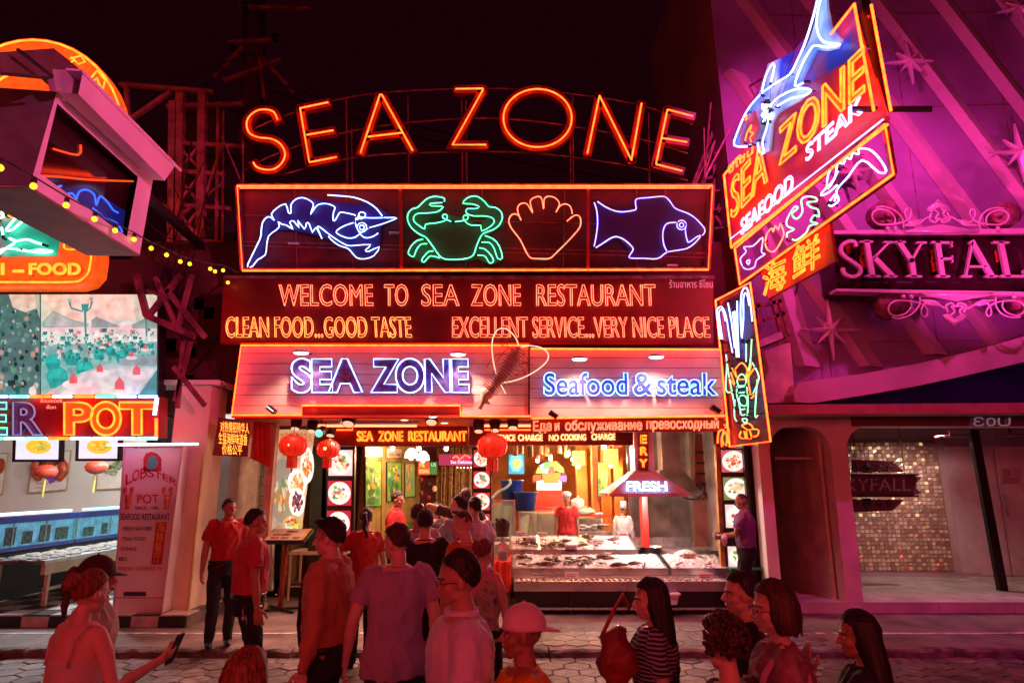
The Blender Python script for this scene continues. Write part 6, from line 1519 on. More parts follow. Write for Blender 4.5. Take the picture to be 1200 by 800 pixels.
MB().tube([PR2(184, 466, .08), PR2(181, 486, .08)], .025, 7).build('tube_segment', emat('neon_vwhite', (.6, .6, 1), 6), rp, True); MB().tube([PR2(183, 490, .08), PR2(183, 512, .08)], .02, 7).build('tube_segment', N_ORG, rp, True)
# big backlit photo board
bb = thing('photo_billboard', 'large bright backlit photograph of a crowd and of seaside tables with teal chairs', 'billboard')
PBb = front(9.15)
MB().prism([PBb(-60, 343), PBb(186, 343), PBb(186, 464), PBb(-60, 464)], (0, .2, 0)).build('case', M_DARK, bb)
_pc = [0]
def pr(pts, c, e=.95, name='print'):
    _pc[0] += 1; nm = 'ph_%02d%02d%02d_%d' % (c[0]*99, c[1]*99, c[2]*99, e*10)
    return (pts, emat(nm, c, e*.64, .30), .004+.00025*_pc[0])
L = [pr([(-60, 345), (184, 345), (184, 462), (-60, 462)], (.80, 1, .88), 1.0)]
L += [pr([(48, 345), (184, 345), (184, 372), (48, 380)], (1, .93, .74)), pr([(48, 382), (184, 380), (184, 390), (48, 388)], (.95, .85, .85)), pr([(50, 376), (62, 364), (84, 374), (104, 379), (104, 383), (50, 384)], (.42, .60, .55)), pr([(52, 378), (63, 366), (84, 376), (84, 382), (52, 382)], (.55, .72, .66)),
      pr([(107, 375), (113, 371), (142, 383), (107, 384)], (.35, .55, .5)), pr([(155, 380), (172, 372), (184, 374), (184, 385), (155, 385)], (.35, .58, .52)), pr([(170, 373), (172, 372), (173, 400), (171, 400)], (.12, .35, .32)),
      pr([(98, 358), (101, 358), (102, 412), (100, 412)], (.05, .38, .32)), pr([(95, 356), (104, 356), (103, 364), (96, 364)], (.05, .45, .38)), pr([(80, 354), (83, 354), (84, 360), (97, 364), (97, 366), (83, 362)], (.06, .42, .38)), pr([(107, 352), (105, 360), (100, 364), (101, 366), (107, 361), (109, 353)], (.06, .42, .38)), pr([(79, 350), (84, 350), (84, 354), (79, 354)], (.3, .7, .65)), pr([(105, 348), (109, 348), (109, 352), (105, 352)], (.3, .7, .65)),
      pr([(48, 404), (184, 400), (184, 462), (48, 462)], (.25, .62, .58))]
rr_ = random.Random(12)
for k in range(95):
    x, y = rr_.uniform(50, 182), rr_.uniform(386, 412); q = rr_.uniform(1, 3.6); c = rr_.choice([(.02, .4, .34), (.55, .85, .8), (.05, .25, .25), (.9, 1, .95), (.02, .55, .45), (.7, .35, .3)])
    L.append(pr([(x-q, y-q*.6), (x+q, y-q*.6), (x+q*.8, y+q*.8), (x-q*.7, y+q*.7)], c))
def chair(x, y, s): return [pr([(x+s*(.9*math.cos(a)), y+s*.9*math.sin(a)) for a in [math.pi*2*i/14 for i in range(14)]], (.01, .50, .42)), pr([(x+s*(.8*math.cos(a)), y+s*.8*math.sin(a)) for a in [math.pi*2*i/14 for i in range(14)]], (.03, .72, .60)), pr([(x-s*.8, y+s*.1), (x+s*.9, y+s*.1), (x+s*.6, y+s*.9), (x-s*.6, y+s*.9)], (.02, .5, .45))]
for (x, y, s) in [(62, 424, 10), (84, 419, 10), (99, 432, 11), (67, 442, 14), (115, 415, 7), (130, 412, 6), (142, 417, 8), (150, 408, 5)]: L += chair(x, y, s)
for k in range(150):
    y = 388+34*rr_.random()**1.3; x = rr_.uniform(49, 183); q = (.5+(y-386)*.045)*rr_.uniform(.7, 1.4); c = rr_.choice([(.02, .32, .28), (.01, .16, .16), (.03, .50, .42), (.80, .95, .9), (.02, .42, .36), (.10, .22, .2)])
    L.append(pr([(x-q, y-q), (x+q*.8, y-q*1.1), (x+q, y+q), (x-q*.8, y+q*.9)], c)); L.append(pr([(x-q*.8, y+q), (x-q*.5, y+q), (x-q*.6, y+q*2.6), (x-q*.8, y+q*2.6)], (.01, .12, .12)))
L += [pr([(52, 462), (96, 436), (128, 426), (184, 430), (184, 462)], (.50, .80, .78)), pr([(140, 420), (184, 415), (184, 428), (140, 428)], (.3, .55, .55)), pr([(70, 462), (100, 436), (150, 430), (182, 432), (160, 462)], (.72, .93, .92)), pr([(163, 462), (184, 433), (184, 462)], (.08, .4, .38))]
for (x, y, s) in [(86, 448, 10), (117, 435, 8), (160, 438, 9.5), (140, 455, 12), (154, 417, 5), (170, 408, 4), (120, 405, 3)]:
    L += [pr([(x+s*1.3*math.cos(a), y+2+s*.5*math.sin(a)) for a in [math.pi*2*i/14 for i in range(14)]], (.95, 1, .97)), pr([(x-s*.5, y+s*.1), (x+s*.5, y+s*.1), (x+s*.45, y-s*.6), (x, y-s*1.15), (x-s*.45, y-s*.6)], (.85, .20, .22))]
L += [pr([(-60, 345), (47, 345), (47, 462), (-60, 462)], (.10, .28, .25), .9), pr([(10, 345), (46, 345), (46, 360), (30, 366), (15, 360)], (.95, .9, .7)), pr([(40, 345), (47, 345), (47, 375), (43, 362)], (.55, .8, .6))]
for k in range(190):
    x, y = rr_.uniform(-50, 45), rr_.uniform(358, 458); q = rr_.uniform(1, 3.2)*(.6+(y-350)/110); c = rr_.choice([(.02, .12, .10), (.01, .05, .06), (.55, .75, .65), (.85, .95, .9), (.15, .45, .30), (.6, .45, .35), (.05, .2, .2), (.3, .55, .5)])
    n = rr_.choice([5, 6, 7]); an = rr_.random()*6; L.append(pr([(min(46, x+q*math.cos(an+6.283*i/n)*rr_.uniform(.7, 1.1)), y+1.3*q*math.sin(an+6.283*i/n)*rr_.uniform(.7, 1.1)) for i in range(n)], c))
L.append(pr([(46.6, 345), (48, 345), (48, 462), (46.6, 462)], (.02, .1, .1)))
b = MB()
for pts, m, off in L:
    b.use(m); b.poly([PBb(x, y, off+.005) for x, y in pts])
b.build('photo_print', None, bb)
# rounded orange sign THAI-FOOD and round sign top
of = thing('neon_sign', 'orange rounded neon sign reading I-FOOD with a green and pink picture', 'neon sign')
Po = front(8.9)
zo1 = lambda *c: Q(0, 200, .175, *c)
OF = emat('orange_face', (1, .12, .01), .75, .3)
MB().prism([Po(-60, 225), Po(113, 225), Po(113, 300), Po(110, 320), Po(100, 331), Po(86, 335), Po(-60, 335)], (0, .3, 0)).build('box', OF, of)
MB().prism([Po(-60, 200, .02), Po(36, 200, .02), Po(74, 262, .02), Po(66, 300, .02), Po(-60, 301, .02)], (0, .02, 0)).build('picture', grad_mat('pic_green', (.03, .60, .40), (.75, .25, .40), 1.1), of)
of_n = lambda p, m, r=.014: neon('neon_tube', Po, p, r, m, of, .08, 3)
of_n([zo1(-40,745,200,746,480,745,550,725,590,680,605,620,610,560,600,530)], N_YEL); of_n([zo1(560,480,540,465,520,520,440,525,430,490,470,470,540,470), zo1(445,425,460,440)], N_YEL, .012)
neon('neon_tube', Po, [zo1(-10,560,40,520,100,480,60,450,110,470,180,460,240,480,290,495), zo1(0,530,60,520,130,530,200,540,260,530,350,540,270,550,150,530), zo1(-5,320,30,300,10,280,60,210), zo1(150,260,60,370,40,400,90,390,200,290), zo1(20,440,10,380,0,400), zo1(-10,260,30,230,50,240,40,290)], .016, emat('neon_mint', (.5, 1, .9), 3), of, .08, 3)
text('I', Po, 0, 6, 322, 308, of, N_YEL, r=.012, off=.08); text('-', Po, 13, 30, 322, 308, of, N_YEL, r=.012, off=.08); text('FOOD', Po, 33, 95, 321.5, 308.5, of, N_YEL, r=.012, off=.08)
text('FOOD', Po, 36, 99, 324, 310, of, mat('letter_brown', (.5, .10, .01), .5), 'fill', off=.01, th=.0)
ro = thing('neon_sign', 'big round orange neon disc with letters behind the top of the TV box', 'neon sign')
cx_, cy_ = 38, 152
MB().prism([Po(cx_+107*math.cos(a), cy_+107*math.sin(a), -.02) for a in [2*math.pi*i/40 for i in range(40)]], (0, .2, 0)).build('disc', OF, ro)
neon('neon_tube', Po, [[(cx_+105*math.cos(a), cy_+105*math.sin(a)) for a in [2*math.pi*i/40 for i in range(40)]], [(cx_+70*math.cos(a), cy_+70*math.sin(a)) for a in [2*math.pi*i/30 for i in range(30)]]], .016, N_YEL, ro, .05, 0, closed=True)
neon('letter_tube', Po, [Q(0, 20, .35, 235, 140, 270, 130, 285, 150, 262, 158, 248, 145, 238, 152), Q(0, 20, .35, 300, 210, 325, 180, 352, 212, 345, 240, 332, 225, 325, 205, 312, 215, 318, 225), Q(0, 20, .35, 240, 135, 262, 158)], .014, N_YEL, ro, .06, 0)
neon('letter_tube', Po, [[(30, 62), (50, 60), (40, 75)], [(0, 66), (15, 63), (12, 78)]], .014, N_YEL, ro, .06, 0)
# TV box in pink light
tv = thing('tv_cabinet', 'pink lit outdoor television cabinet hanging over the street at the upper left', 'tv cabinet')
PV = plane((-3.98, 5, 5), (1, .126, 0))
zv = lambda *c: Q(0, 20, .35, *c)
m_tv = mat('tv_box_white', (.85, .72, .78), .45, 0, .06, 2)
def V(p, off=0.0): return PV(p[0], p[1], off)
fo = zv(190, 250, 512, 545, 468, 795, 100, 565); fi = zv(192, 290, 462, 535, 425, 735, 135, 525)
b = MB()
vs = [V(p, .0) for p in fo]+[V(p, .0) for p in fi]+[V(p, -.10) for p in fo]+[V(p, -.10) for p in fi]
b.add(vs, [(i, (i+1) % 4, (i+1) % 4+4, i+4) for i in range(4)]+[(i, i+8, (i+1) % 4+8, (i+1) % 4) for i in range(4)]+[(i+4, (i+1) % 4+4, (i+1) % 4+12, i+12) for i in range(4)]); b.build('front_frame', m_tv, tv)
scn = MB(); scn.prism([V(p, -.16) for p in zv(190, 280, 470, 535, 430, 745, 130, 540)], -PV.n*.03).build('screen', mat('screen_glass', (.03, .002, .006), .10, 0, .0), tv)
PVs = plane(V(fi[0], -.15), PV.n)
neon('screen_image', PVs, [zv(180, 442, 262, 462, 270, 428), zv(135, 532, 200, 535, 300, 545, 445, 550)], .010, emat('scr_red', (1, .06, .01), 1.4), tv, .0, 3)
neon('screen_image', PVs, [zv(255, 610, 265, 585, 290, 578, 315, 595, 322, 630, 335, 600, 360, 620, 378, 645, 395, 655), zv(310, 640, 350, 670, 390, 690, 410, 720), zv(175, 575, 205, 565), zv(210, 600, 240, 590, 255, 610)], .010, emat('scr_blu', (.03, .15, 1), 1.5), tv, .0, 3)
MB().prism([PVs(*p, -.004) for p in zv(200, 575, 300, 575, 420, 650, 412, 722, 300, 640)], -PV.n*.002).build('screen_glow', emat('scr_glow', (.01, .02, .25), .35), tv)
# body of the cabinet and awning
dpt = Vector((-1, -.126, 0))*.55
b = MB(); f3 = [V(p, -.01) for p in fo]; bk2 = [p+dpt for p in f3]; b.add(f3+bk2, [(0, 4, 5, 1), (1, 5, 6, 2), (2, 6, 7, 3), (3, 7, 4, 0), (4, 7, 6, 5)]); b.build('body', mat('tv_body', (.10, .09, .09), .5, 0, .1), tv)
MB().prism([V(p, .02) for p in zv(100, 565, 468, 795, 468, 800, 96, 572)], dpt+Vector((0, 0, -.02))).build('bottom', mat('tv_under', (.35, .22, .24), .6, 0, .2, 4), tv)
aw1 = [V(p, .0) for p in zv(188, 252, 235, 235, 275, 185, 270, 175)]
aA = [V(p, .02) for p in zv(190, 250, 512, 545)]; aB = [V(p, .22) for p in zv(262, 258, 552, 548)]; aC = [V(p, .24) for p in zv(278, 182, 588, 495)]
b = MB(); b.add([aA[0], aA[1], aB[1], aB[0], aC[1], aC[0]], [(0, 1, 2, 3), (3, 2, 4, 5)]); bb2 = [aC[0], aC[1], aC[1]+dpt*.8, aC[0]+dpt*.8]; b.prism(bb2, (0, 0, .02)); b.build('awning', m_tv, tv)
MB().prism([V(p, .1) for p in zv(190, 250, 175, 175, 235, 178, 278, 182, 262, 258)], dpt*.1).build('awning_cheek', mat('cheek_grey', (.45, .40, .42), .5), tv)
MB().prism([V(p, .25) for p in zv(270, 178, 610, 512, 605, 518, 280, 190)], dpt*.02).build('awning_lip', m_tv, tv)
MB().prism([V(p, .1) for p in zv(-30, 120, 180, 105, 262, 170, 175, 200, -30, 180)], Vector((-.1, .2, .1))).build('roof_sheet', mat('dark_roof', (.12, .06, .06), .6), tv)
MB().tube([V(zv(60, 110)[0], .2), V(zv(175, 200)[0], .2)], .015, 5).build('stay', M_DARK, tv)
MB().beam(V(zv(300, 420)[0], -.6), V(zv(300, 420)[0], -.6)+Vector((-.3, 3.4, 0)), .1).build('wall_arm', M_DARK, tv)
# string of yellow bulbs
sg = thing('string_lights', 'drooping string of yellow bulbs from the TV cabinet to the neon frame', 'string lights')
pts = [(-30, 178, 4.2), (2, 186, 4.4), (41, 208, 4.7), (79, 231, 5.1), (112, 248, 5.6), (136, 262, 6.1), (158, 273, 6.6), (178, 284, 7.2), (196, 292, 7.5), (212, 300, 7.8), (223, 303, 8.1), (247, 309, 8.5), (262, 311, 8.8), (280, 320, 9.1)]
P3d = [U(*p) for p in pts]
MB().tube(P3d, .007, 5).build('cable', M_BLACK, sg)
for i, p in enumerate(P3d[1:-1]):
    MB().lathe(p, [(.02, -.01), (.02, -.045)], 8).build('socket', M_BLACK, sg); MB().ball(p-Vector((0, 0, .075)), .026, 10, 7).build('bulb', M_YEL, sg, True)
p = U(267, 331, 9.0); MB().tube([P3d[-2], p], .005, 4).build('cable', M_BLACK, sg); MB().ball(p, .026, 8, 6).build('bulb', M_YEL, sg, True); p = U(252, 318, 8.6); MB().ball(p, .026, 8, 6).build('bulb', M_YEL, sg, True)

lp_ = thing('standing_sign', 'tall white standing panel printed LOBSTER POT SEAFOOD RESTAURANT with two red lobsters', 'sign')
base = UZ(133, 729, .10); PLp = front(9.12)
m_sw = mat('sign_white', (.78, .70, .72), .4, 0, .05, 1)
q = [(146, 523), (214, 523), (188, 729), (132, 729)]
MB().prism([PLp(*p, 0) for p in q], (0, .30, 0)).build('box', m_sw, lp_)
b = MB()
for i in range(4): b.tube([PLp(*q[i], .01), PLp(*q[(i+1) % 4], .01)], .014, 5)
b.build('edge_trim', mat('trim_rose', (.6, .35, .38), .4), lp_); MB().beam(PLp(134.5, 700, .006), PLp(192, 700, .006), .01, .006).build('joint', M_RUST, lp_)
rd = mat('print_red', (.55, .03, .05), .5); bkp = mat('print_black', (.04, .03, .06), .5)
def fl_(s, L, Rr, bs, tp, m, bR=None, nm='lettering'): text(s, PLp, L, Rr, bs, tp, lp_, m, 'fill', off=.006, th=0, join=True, name=nm, basR=bR, bold=.015)
for i, ch2 in enumerate('LOBSTER'):
    u = i/6; x = 146+52*u; y = 569-12*math.sin(math.pi*(.12+.76*u))*1.0+2; fl_(ch2, x, x+9, y+(3 if u < .4 else -1 if u < .6 else -3)*.8, y-10, rd, y+(-3 if u < .4 else 0 if u < .6 else 4)*.8)
fl_('POT', 160, 186, 589, 579, rd); fl_('SINCE : 1986', 158, 186, 596.5, 593, bkp); fl_('SEAFOOD RESTAURANT', 141, 199, 608.5, 601.5, bkp)
for s, L, Rr, y in (('- FRESH SEAFOOD', 141, 178, 621), ('- THAI FOOD', 140, 171, 633), ('- STEAKS', 138, 160, 645), ('- BBQ', 136, 149, 656.5)): fl_(s, L, Rr, y, y-4.2, bkp)
fl_('FRESH COFFEE !!!', 138, 190, 668, 664, rd)
MB().prism([PLp(183, 611, .006), PLp(195.5, 611, .006), PLp(189.5, 661, .006), PLp(177, 661, .006)], (0, .002, 0)).build('red_strip', rd, lp_)
for i, c2 in enumerate('海鲜餐厅'): x = 184.5-1.5*i; text(c2, PLp, x-.5, x+8.5, 622+12*i, 613+12*i, lp_, mat('gold_print', (.75, .45, .05), .5), 'fill', off=.010, th=0, name='lettering')
MB().prism([PLp(x, y, .006) for x, y in [(168, 552), (168, 537), (171, 531), (177, 529), (184, 531), (189, 537), (189, 552)]], (0, .003, 0)).build('arch_logo', rd, lp_); MB().ball(PLp(178.5, 542, .006), (.075, .006, .10), 12, 8).build('logo_lobster', mat('teal_print', (.1, .45, .45), .5), lp_)
for cx2 in (150.5, 196):
    b = MB(); c = lambda x, y: PLp(cx2+x, 583+y, .008)
    b.tube([c(0, -2), c(-.3, 4), c(-.8, 10), c(-1.2, 13)], [.035, .035, .025, .04], 6); b.tube([c(0, -1), c(-4, -4), c(-4, -8)], .012, 5); b.tube([c(0, -1), c(4, -4), c(4, -8)], .012, 5)
    b.ball(c(-4, -9.5), (.03, .006, .045), 7, 5); b.ball(c(4, -9.5), (.03, .006, .045), 7, 5)
    for k in range(3): b.tube([c(-4, 1+3*k), c(0, 0+3*k), c(4, 1+3*k)], .006, 4)
    b.build('lobster_print', mat('print_lobster', (.6, .10, .05), .5), lp_, True)
MB().prism([PLp(145, 693, .006), PLp(171, 693, .006), PLp(171, 698, .006), PLp(144.5, 698, .006)], (0, .002, 0)).build('maker_plate', bkp, lp_)
MB().tube([front(8.8)(126, 521, 0), front(8.8)(232, 520, 0)], .015, 8).build('top_tube', emat('lilac_tube', (1, .55, .72), 7), lp_, True); MB().tube([front(8.8)(160, 521), PLp(165, 524)], .012, 5).build('tube_arm', M_STEEL, lp_); MB().tube([front(8.8)(205, 521), PLp(205, 524)], .012, 5).build('tube_arm', M_STEEL, lp_)
# column and gate
cl = thing('plaster_column', 'square cream plaster column between the standing panel and the folding gate', 'column')
cc = UZ(208, 712, .25); MB().box((cc.x-.28, 9.35, .25), (cc.x+.22, 9.9, 3.34)).build('shaft', mat('column_cream', (.80, .62, .45), .5, 0, .1, 1.5), cl); MB().box((cc.x-.36, 9.6, 1.55), (cc.x-.28, 9.9, 2.0)).build('red_box', M_REDP, cl)
gt = thing('folding_gate', 'folded yellowish steel lattice gate right of the cream column', 'gate')
ga = Vector((-4.42, 9.3, .25)); gb = Vector((-4.9, 10.9, .25)); hg = 2.35
for k in range(12):
    p = ga.lerp(gb, k/11); MB().box((p.x-.012, p.y-.012, p.z), (p.x+.012, p.y+.012, hg)).build('bar', mat('gate_yellow', (.62, .45, .16), .5, .1, .1), gt)
for i in range(11):
    b = MB()
    for j in range(9):
        z0 = .3+j*.22; p = ga.lerp(gb, i/11); q2 = ga.lerp(gb, (i+1)/11); b.beam((p.x, p.y, z0), (q2.x, q2.y, z0+.22), .012, .006); b.beam((p.x+.01, p.y, z0+.22), (q2.x+.01, q2.y, z0), .012, .006)
    b.build('lattice', MATS['gate_yellow'], gt)
for z in (.28, 1.3, 2.33): MB().beam((ga.x, ga.y, z), (gb.x, gb.y, z), .03).build('rail', MATS['gate_yellow'], gt)
t = thing('blue_tank', 'blue fronted tank with pale bottles behind the folding gate', 'tank'); p = front(12.6); MB().prism([p(246, 572), p(268, 572), p(268, 592), p(246, 592)], (0, .3, 0)).build('body', mat('deep_blue', (.03, .05, .25), .3), t); MB().prism([p(244, 592), p(270, 592), p(270, 594), p(244, 594)], (0, .35, 0)).build('shelf', M_STEEL, t)
for k in range(4): MB().lathe(p(245+3*k, 573, .06), [(.035, -.16), (.035, 0), (.015, .05)], 8).build('bottle', mat('pale_bottle', (.6, .7, .8), .2), t)
for x in (247, 266): MB().tube([p(x, 594), UZ(x-2, 660, .26)], .02, 5).build('leg', M_STEEL, t)

# ================================================================ TOWERS, POLE, FAR BUILDING
tw = None
def cables(t_):
    b = MB(); rr = random.Random(3)
    for k in range(26):
        x0, x1 = rr.uniform(130, 215), rr.uniform(200, 285); y0, y1 = rr.uniform(150, 470), rr.uniform(150, 480); A, B = U(x0, y0, rr.uniform(9.2, 10.4)), U(x1, y1, rr.uniform(9.2, 10.4)); sag = rr.uniform(.05, .5)
        b.tube([A.lerp(B, i/9)-Vector((0, 0, sag*math.sin(math.pi*i/9))) for i in range(10)], rr.uniform(.006, .013), 4)
    b.build('cable_bundle', M_DARK, t_); b = MB()
    for k in range(9): c = U(rr.uniform(200, 250), rr.uniform(240, 460), 9.9); b.box((c.x-.08, c.y, c.z-.1), (c.x+.08, c.y+.1, c.z+.1))
    b.build('junction_boxes', mat('box_grey', (.3, .26, .3), .5), t_)
tw = thing('lattice_tower', 'dark red steel lattice tower between the left shop and the SEA ZONE signs', 'tower')
m_tw2 = mat('tower_steel', (.34, .10, .12), .6, .2, .3, 4)
cables(tw)
def bar(x0, y0, x1, y1, w=.09, Y0=10.2, Y1=None, t_=None, nm='strut'): return MB().beam(U(x0, y0, Y0), U(x1, y1, Y1 or Y0), w).build(nm, m_tw2, t_ or tw)
for a in [(212, 110, 206, 495), (238, 108, 232, 495), (204, 120, 200, 490)]: bar(*a, w=.13, nm='leg')
for a in [(140, 99, 250, 108), (148, 101, 152, 150), (200, 108, 150, 142), (196, 125, 285, 122), (200, 168, 290, 172), (200, 200, 262, 205), (200, 240, 270, 245), (200, 280, 262, 285), (200, 320, 240, 322), (200, 360, 240, 362), (200, 400, 240, 402), (200, 440, 235, 442)]: bar(*a, w=.07, nm='crossbar')
for a in [(206, 168, 236, 200), (236, 168, 206, 205), (206, 205, 236, 240), (236, 205, 206, 240), (206, 245, 234, 280), (234, 245, 206, 282), (206, 285, 234, 320), (234, 290, 206, 322), (206, 325, 232, 360), (232, 325, 206, 362), (206, 365, 232, 400), (260, 170, 235, 250), (262, 215, 208, 255), (204, 405, 230, 440), (230, 405, 205, 440), (176, 230, 205, 250)]: bar(*a, w=.045, nm='diagonal')
for a in [(160, 322, 172, 370, .08), (172, 370, 228, 394, .09), (176, 368, 212, 322, .07), (182, 325, 206, 380, .06), (196, 340, 240, 395, .07), (225, 322, 208, 385, .06), (172, 340, 200, 350, .05), (215, 400, 208, 478, .05), (224, 400, 205, 470, .05), (204, 430, 240, 475, .06)]: MB().beam(U(a[0], a[1], 9.0), U(a[2], a[3], 9.0), a[4]).build('bracket_strut', m_tw2, tw)
bar(256, 120, 252, 420, .05); bar(262, 130, 260, 420, .03)
MB().prism([U(196, 120, 10.6), U(262, 118, 10.6), U(262, 172, 10.6), U(196, 172, 10.6)], (0, .1, 0)).build('panel', mat('tower_panel', (.05, .02, .03), .7), tw)
MB().box((U(186, 400, 11).x, 11, 1), (U(262, 400, 11).x, 11.1, U(230, 180, 11).z)).build('dark_cladding', mat('tower_cladding', (.035, .018, .04), .8, 0, .3, 2), tw)
t = thing('utility_pole', 'concrete utility pole with crossarms fading into the night behind the letter S', 'utility pole')
MB().tube([U(300, -60, 15), U(296, 110, 15), (U(296, 110, 15).x, 15, 0)], .28, 12).build('pole', mat('pole_concrete', (.09, .06, .07), .8, 0, .3, 2), t, True)
for (x0, y0, x1, y1) in [(268, 50, 322, 47), (280, 8, 364, 11), (262, 95, 330, 70), (300, 60, 345, 110), (304, 60, 310, 115), (250, 92, 285, 55)]: MB().beam(U(x0, y0, 14.7), U(x1, y1, 14.7), .09).build('crossarm', m_tw2, t)
for (px, py) in ((286, 10), (322, 48), (272, 60), (300, 3)): MB().lathe(U(px, py, 14.6), [(.05, 0), (.09, .05), (.05, .1), (.09, .15), (.04, .22)], 10).build('insulator', M_DARK, t, True)
for k, (a, c) in enumerate([((-60, 130, 14), (300, 60, 14.7)), ((300, 90, 14.7), (880, 210, 14)), ((300, 100, 14.7), (880, 228, 14)), ((240, 96, 12), (330, 115, 10))]):
    t = thing('overhead_cable', ['sagging overhead cable running left from the utility pole', 'upper overhead cable passing behind the big letters', 'lower overhead cable passing behind the big letters', 'short cable from the tower to the arched scaffold'][k], 'cable')
    A, B = U(*a), U(*c); MB().tube([A.lerp(B, i/14)-Vector((0, 0, .5*math.sin(math.pi*i/14))) for i in range(15)], .02, 5).build('cable', M_DARK, t)
fbd = thing('corner_building', 'old building with a fluted corner column glimpsed behind the letter E', 'building')
m_fb = mat('old_stucco', (.26, .12, .18), .8, 0, .2, 1)
YF2 = 13.5; f2 = front(YF2)
MB().prism([f2(800, 150), f2(890, 150), f2(892, 420), f2(806, 420)], (0, 2, 0)).build('wall', m_fb, fbd)
MB().prism([f2(790, 96, .1), f2(890, 96, .1), f2(890, 104, .1), f2(792, 104, .1)], (0, 1.0, 0)).build('cornice', m_fb, fbd)
MB().prism([f2(798, 104), f2(890, 104), f2(890, 150), f2(798, 150)], (0, 2, 0)).build('attic', mat('stucco_dark', (.18, .08, .12), .8, 0, .2, 1), fbd)
for k in range(6): MB().tube([f2(794+3*k, 108, .2), f2(797+3*k, 165, .2)], .035, 6).build('fluting', m_fb, fbd)
MB().prism([f2(780, 72, .3), f2(810, 74, .3), f2(808, 84, .3), f2(812, 96, .3), f2(790, 98, .3), f2(786, 86, .3)], (0, .6, 0)).build('capital', mat('stucco_dark', (.2, .1, .14)), fbd)
for (x0, x1, y0, y1) in ((842, 862, 126, 160), (848, 868, 190, 230)):
    w0 = MB().prism([f2(x0, y0+4, .03), f2((x0+x1)/2, y0-2, .03), f2(x1, y0+4, .03), f2(x1, y1, .03), f2(x0, y1, .03)], (0, .03, 0)).build('window', M_GLASSB, fbd); MB().beam(f2(x0-1, y1, .06), f2(x1+1, y1, .06), .1).build('sill', m_fb, w0)
st = thing('scaffold', 'thin steel scaffold with ladders between the big letters and the magenta building', 'scaffold')
for a in [(838, 170, 832, 330), (858, 120, 846, 330), (870, 200, 862, 330), (826, 210, 846, 205), (832, 250, 866, 245), (830, 290, 864, 288), (822, 320, 862, 320), (812, 216, 845, 130), (850, 216, 838, 140), (856, 160, 830, 200), (860, 210, 838, 250), (836, 250, 862, 290), (834, 330, 862, 290), (868, 150, 843, 205)]: MB().beam(U(a[0], a[1], 10.3), U(a[2], a[3], 10.3), .05).build('bar', M_RUST, st)
for k in range(7): MB().beam(U(837, 180+22*k, 10.2), U(852, 178+22*k, 10.2), .03).build('rung', M_RUST, st)
for k, (a, c) in enumerate([((843, -20, 11), (812, 98, 13)), ((868, -5, 10.5), (814, 95, 13)), ((880, 60, 10), (845, 145, 10.5)), ((885, 95, 10), (822, 216, 9.4))]):
    t = thing('guy_wire', ['left guy wire rising to the top of the view beside the magenta building', 'right guy wire rising beside the magenta building', 'short guy wire near the magenta building corner', 'lower guy wire reaching the neon frame corner'][k], 'wire'); MB().tube([U(*a), U(*c)], .018, 5).build('wire', mat('pink_wire', (.5, .2, .3), .5), t)
# ================================================================ PEOPLE
def skin(name, c):
    m = mat(name, c, .50, 0, .03, 10, .12, 160)
    b = m.node_tree.nodes['Principled BSDF']; b.inputs['Subsurface Weight'].default_value = .12; b.inputs['Subsurface Radius'].default_value = (.02, .008, .004); b.inputs['Subsurface Scale'].default_value = .4
    return m
SK_TAN = skin('skin_tan', (.50, .27, .17)); SK_LT = skin('skin_light', (.68, .42, .32)); SK_DK = skin('skin_brown', (.36, .18, .11))
def hairm(name, c, sc=(130, 130, 6)):
    m = mat(name, c, .58, 0, 0); n = m.node_tree.nodes; l = m.node_tree.links; b = n['Principled BSDF']
    tc = n.new('ShaderNodeTexCoord'); mp = n.new('ShaderNodeMapping'); mp.inputs['Scale'].default_value = sc; no = n.new('ShaderNodeTexNoise'); no.inputs['Scale'].default_value = 1; no.inputs['Detail'].default_value = 3
    l.new(tc.outputs['Object'], mp.inputs[0]); l.new(mp.outputs[0], no.inputs['Vector']); cr = n.new('ShaderNodeValToRGB'); cr.color_ramp.elements[0].color = (*[x*.35 for x in c], 1); cr.color_ramp.elements[1].color = (*[min(1, x*1.9) for x in c], 1); cr.color_ramp.elements[0].position = .35; cr.color_ramp.elements[1].position = .7
    l.new(no.outputs[0], cr.inputs[0]); l.new(cr.outputs[0], b.inputs['Base Color']); bp = n.new('ShaderNodeBump'); bp.inputs['Strength'].default_value = .5; bp.inputs['Distance'].default_value = .006; l.new(no.outputs[0], bp.inputs['Height']); l.new(bp.outputs[0], b.inputs['Normal'])
    return m
HB = hairm('hair_black', (.018, .012, .012)); HBR = hairm('hair_brown', (.06, .025, .015)); HRD = hairm('hair_auburn', (.22, .06, .025)); HGR = hairm('hair_short_grey', (.10, .07, .06))
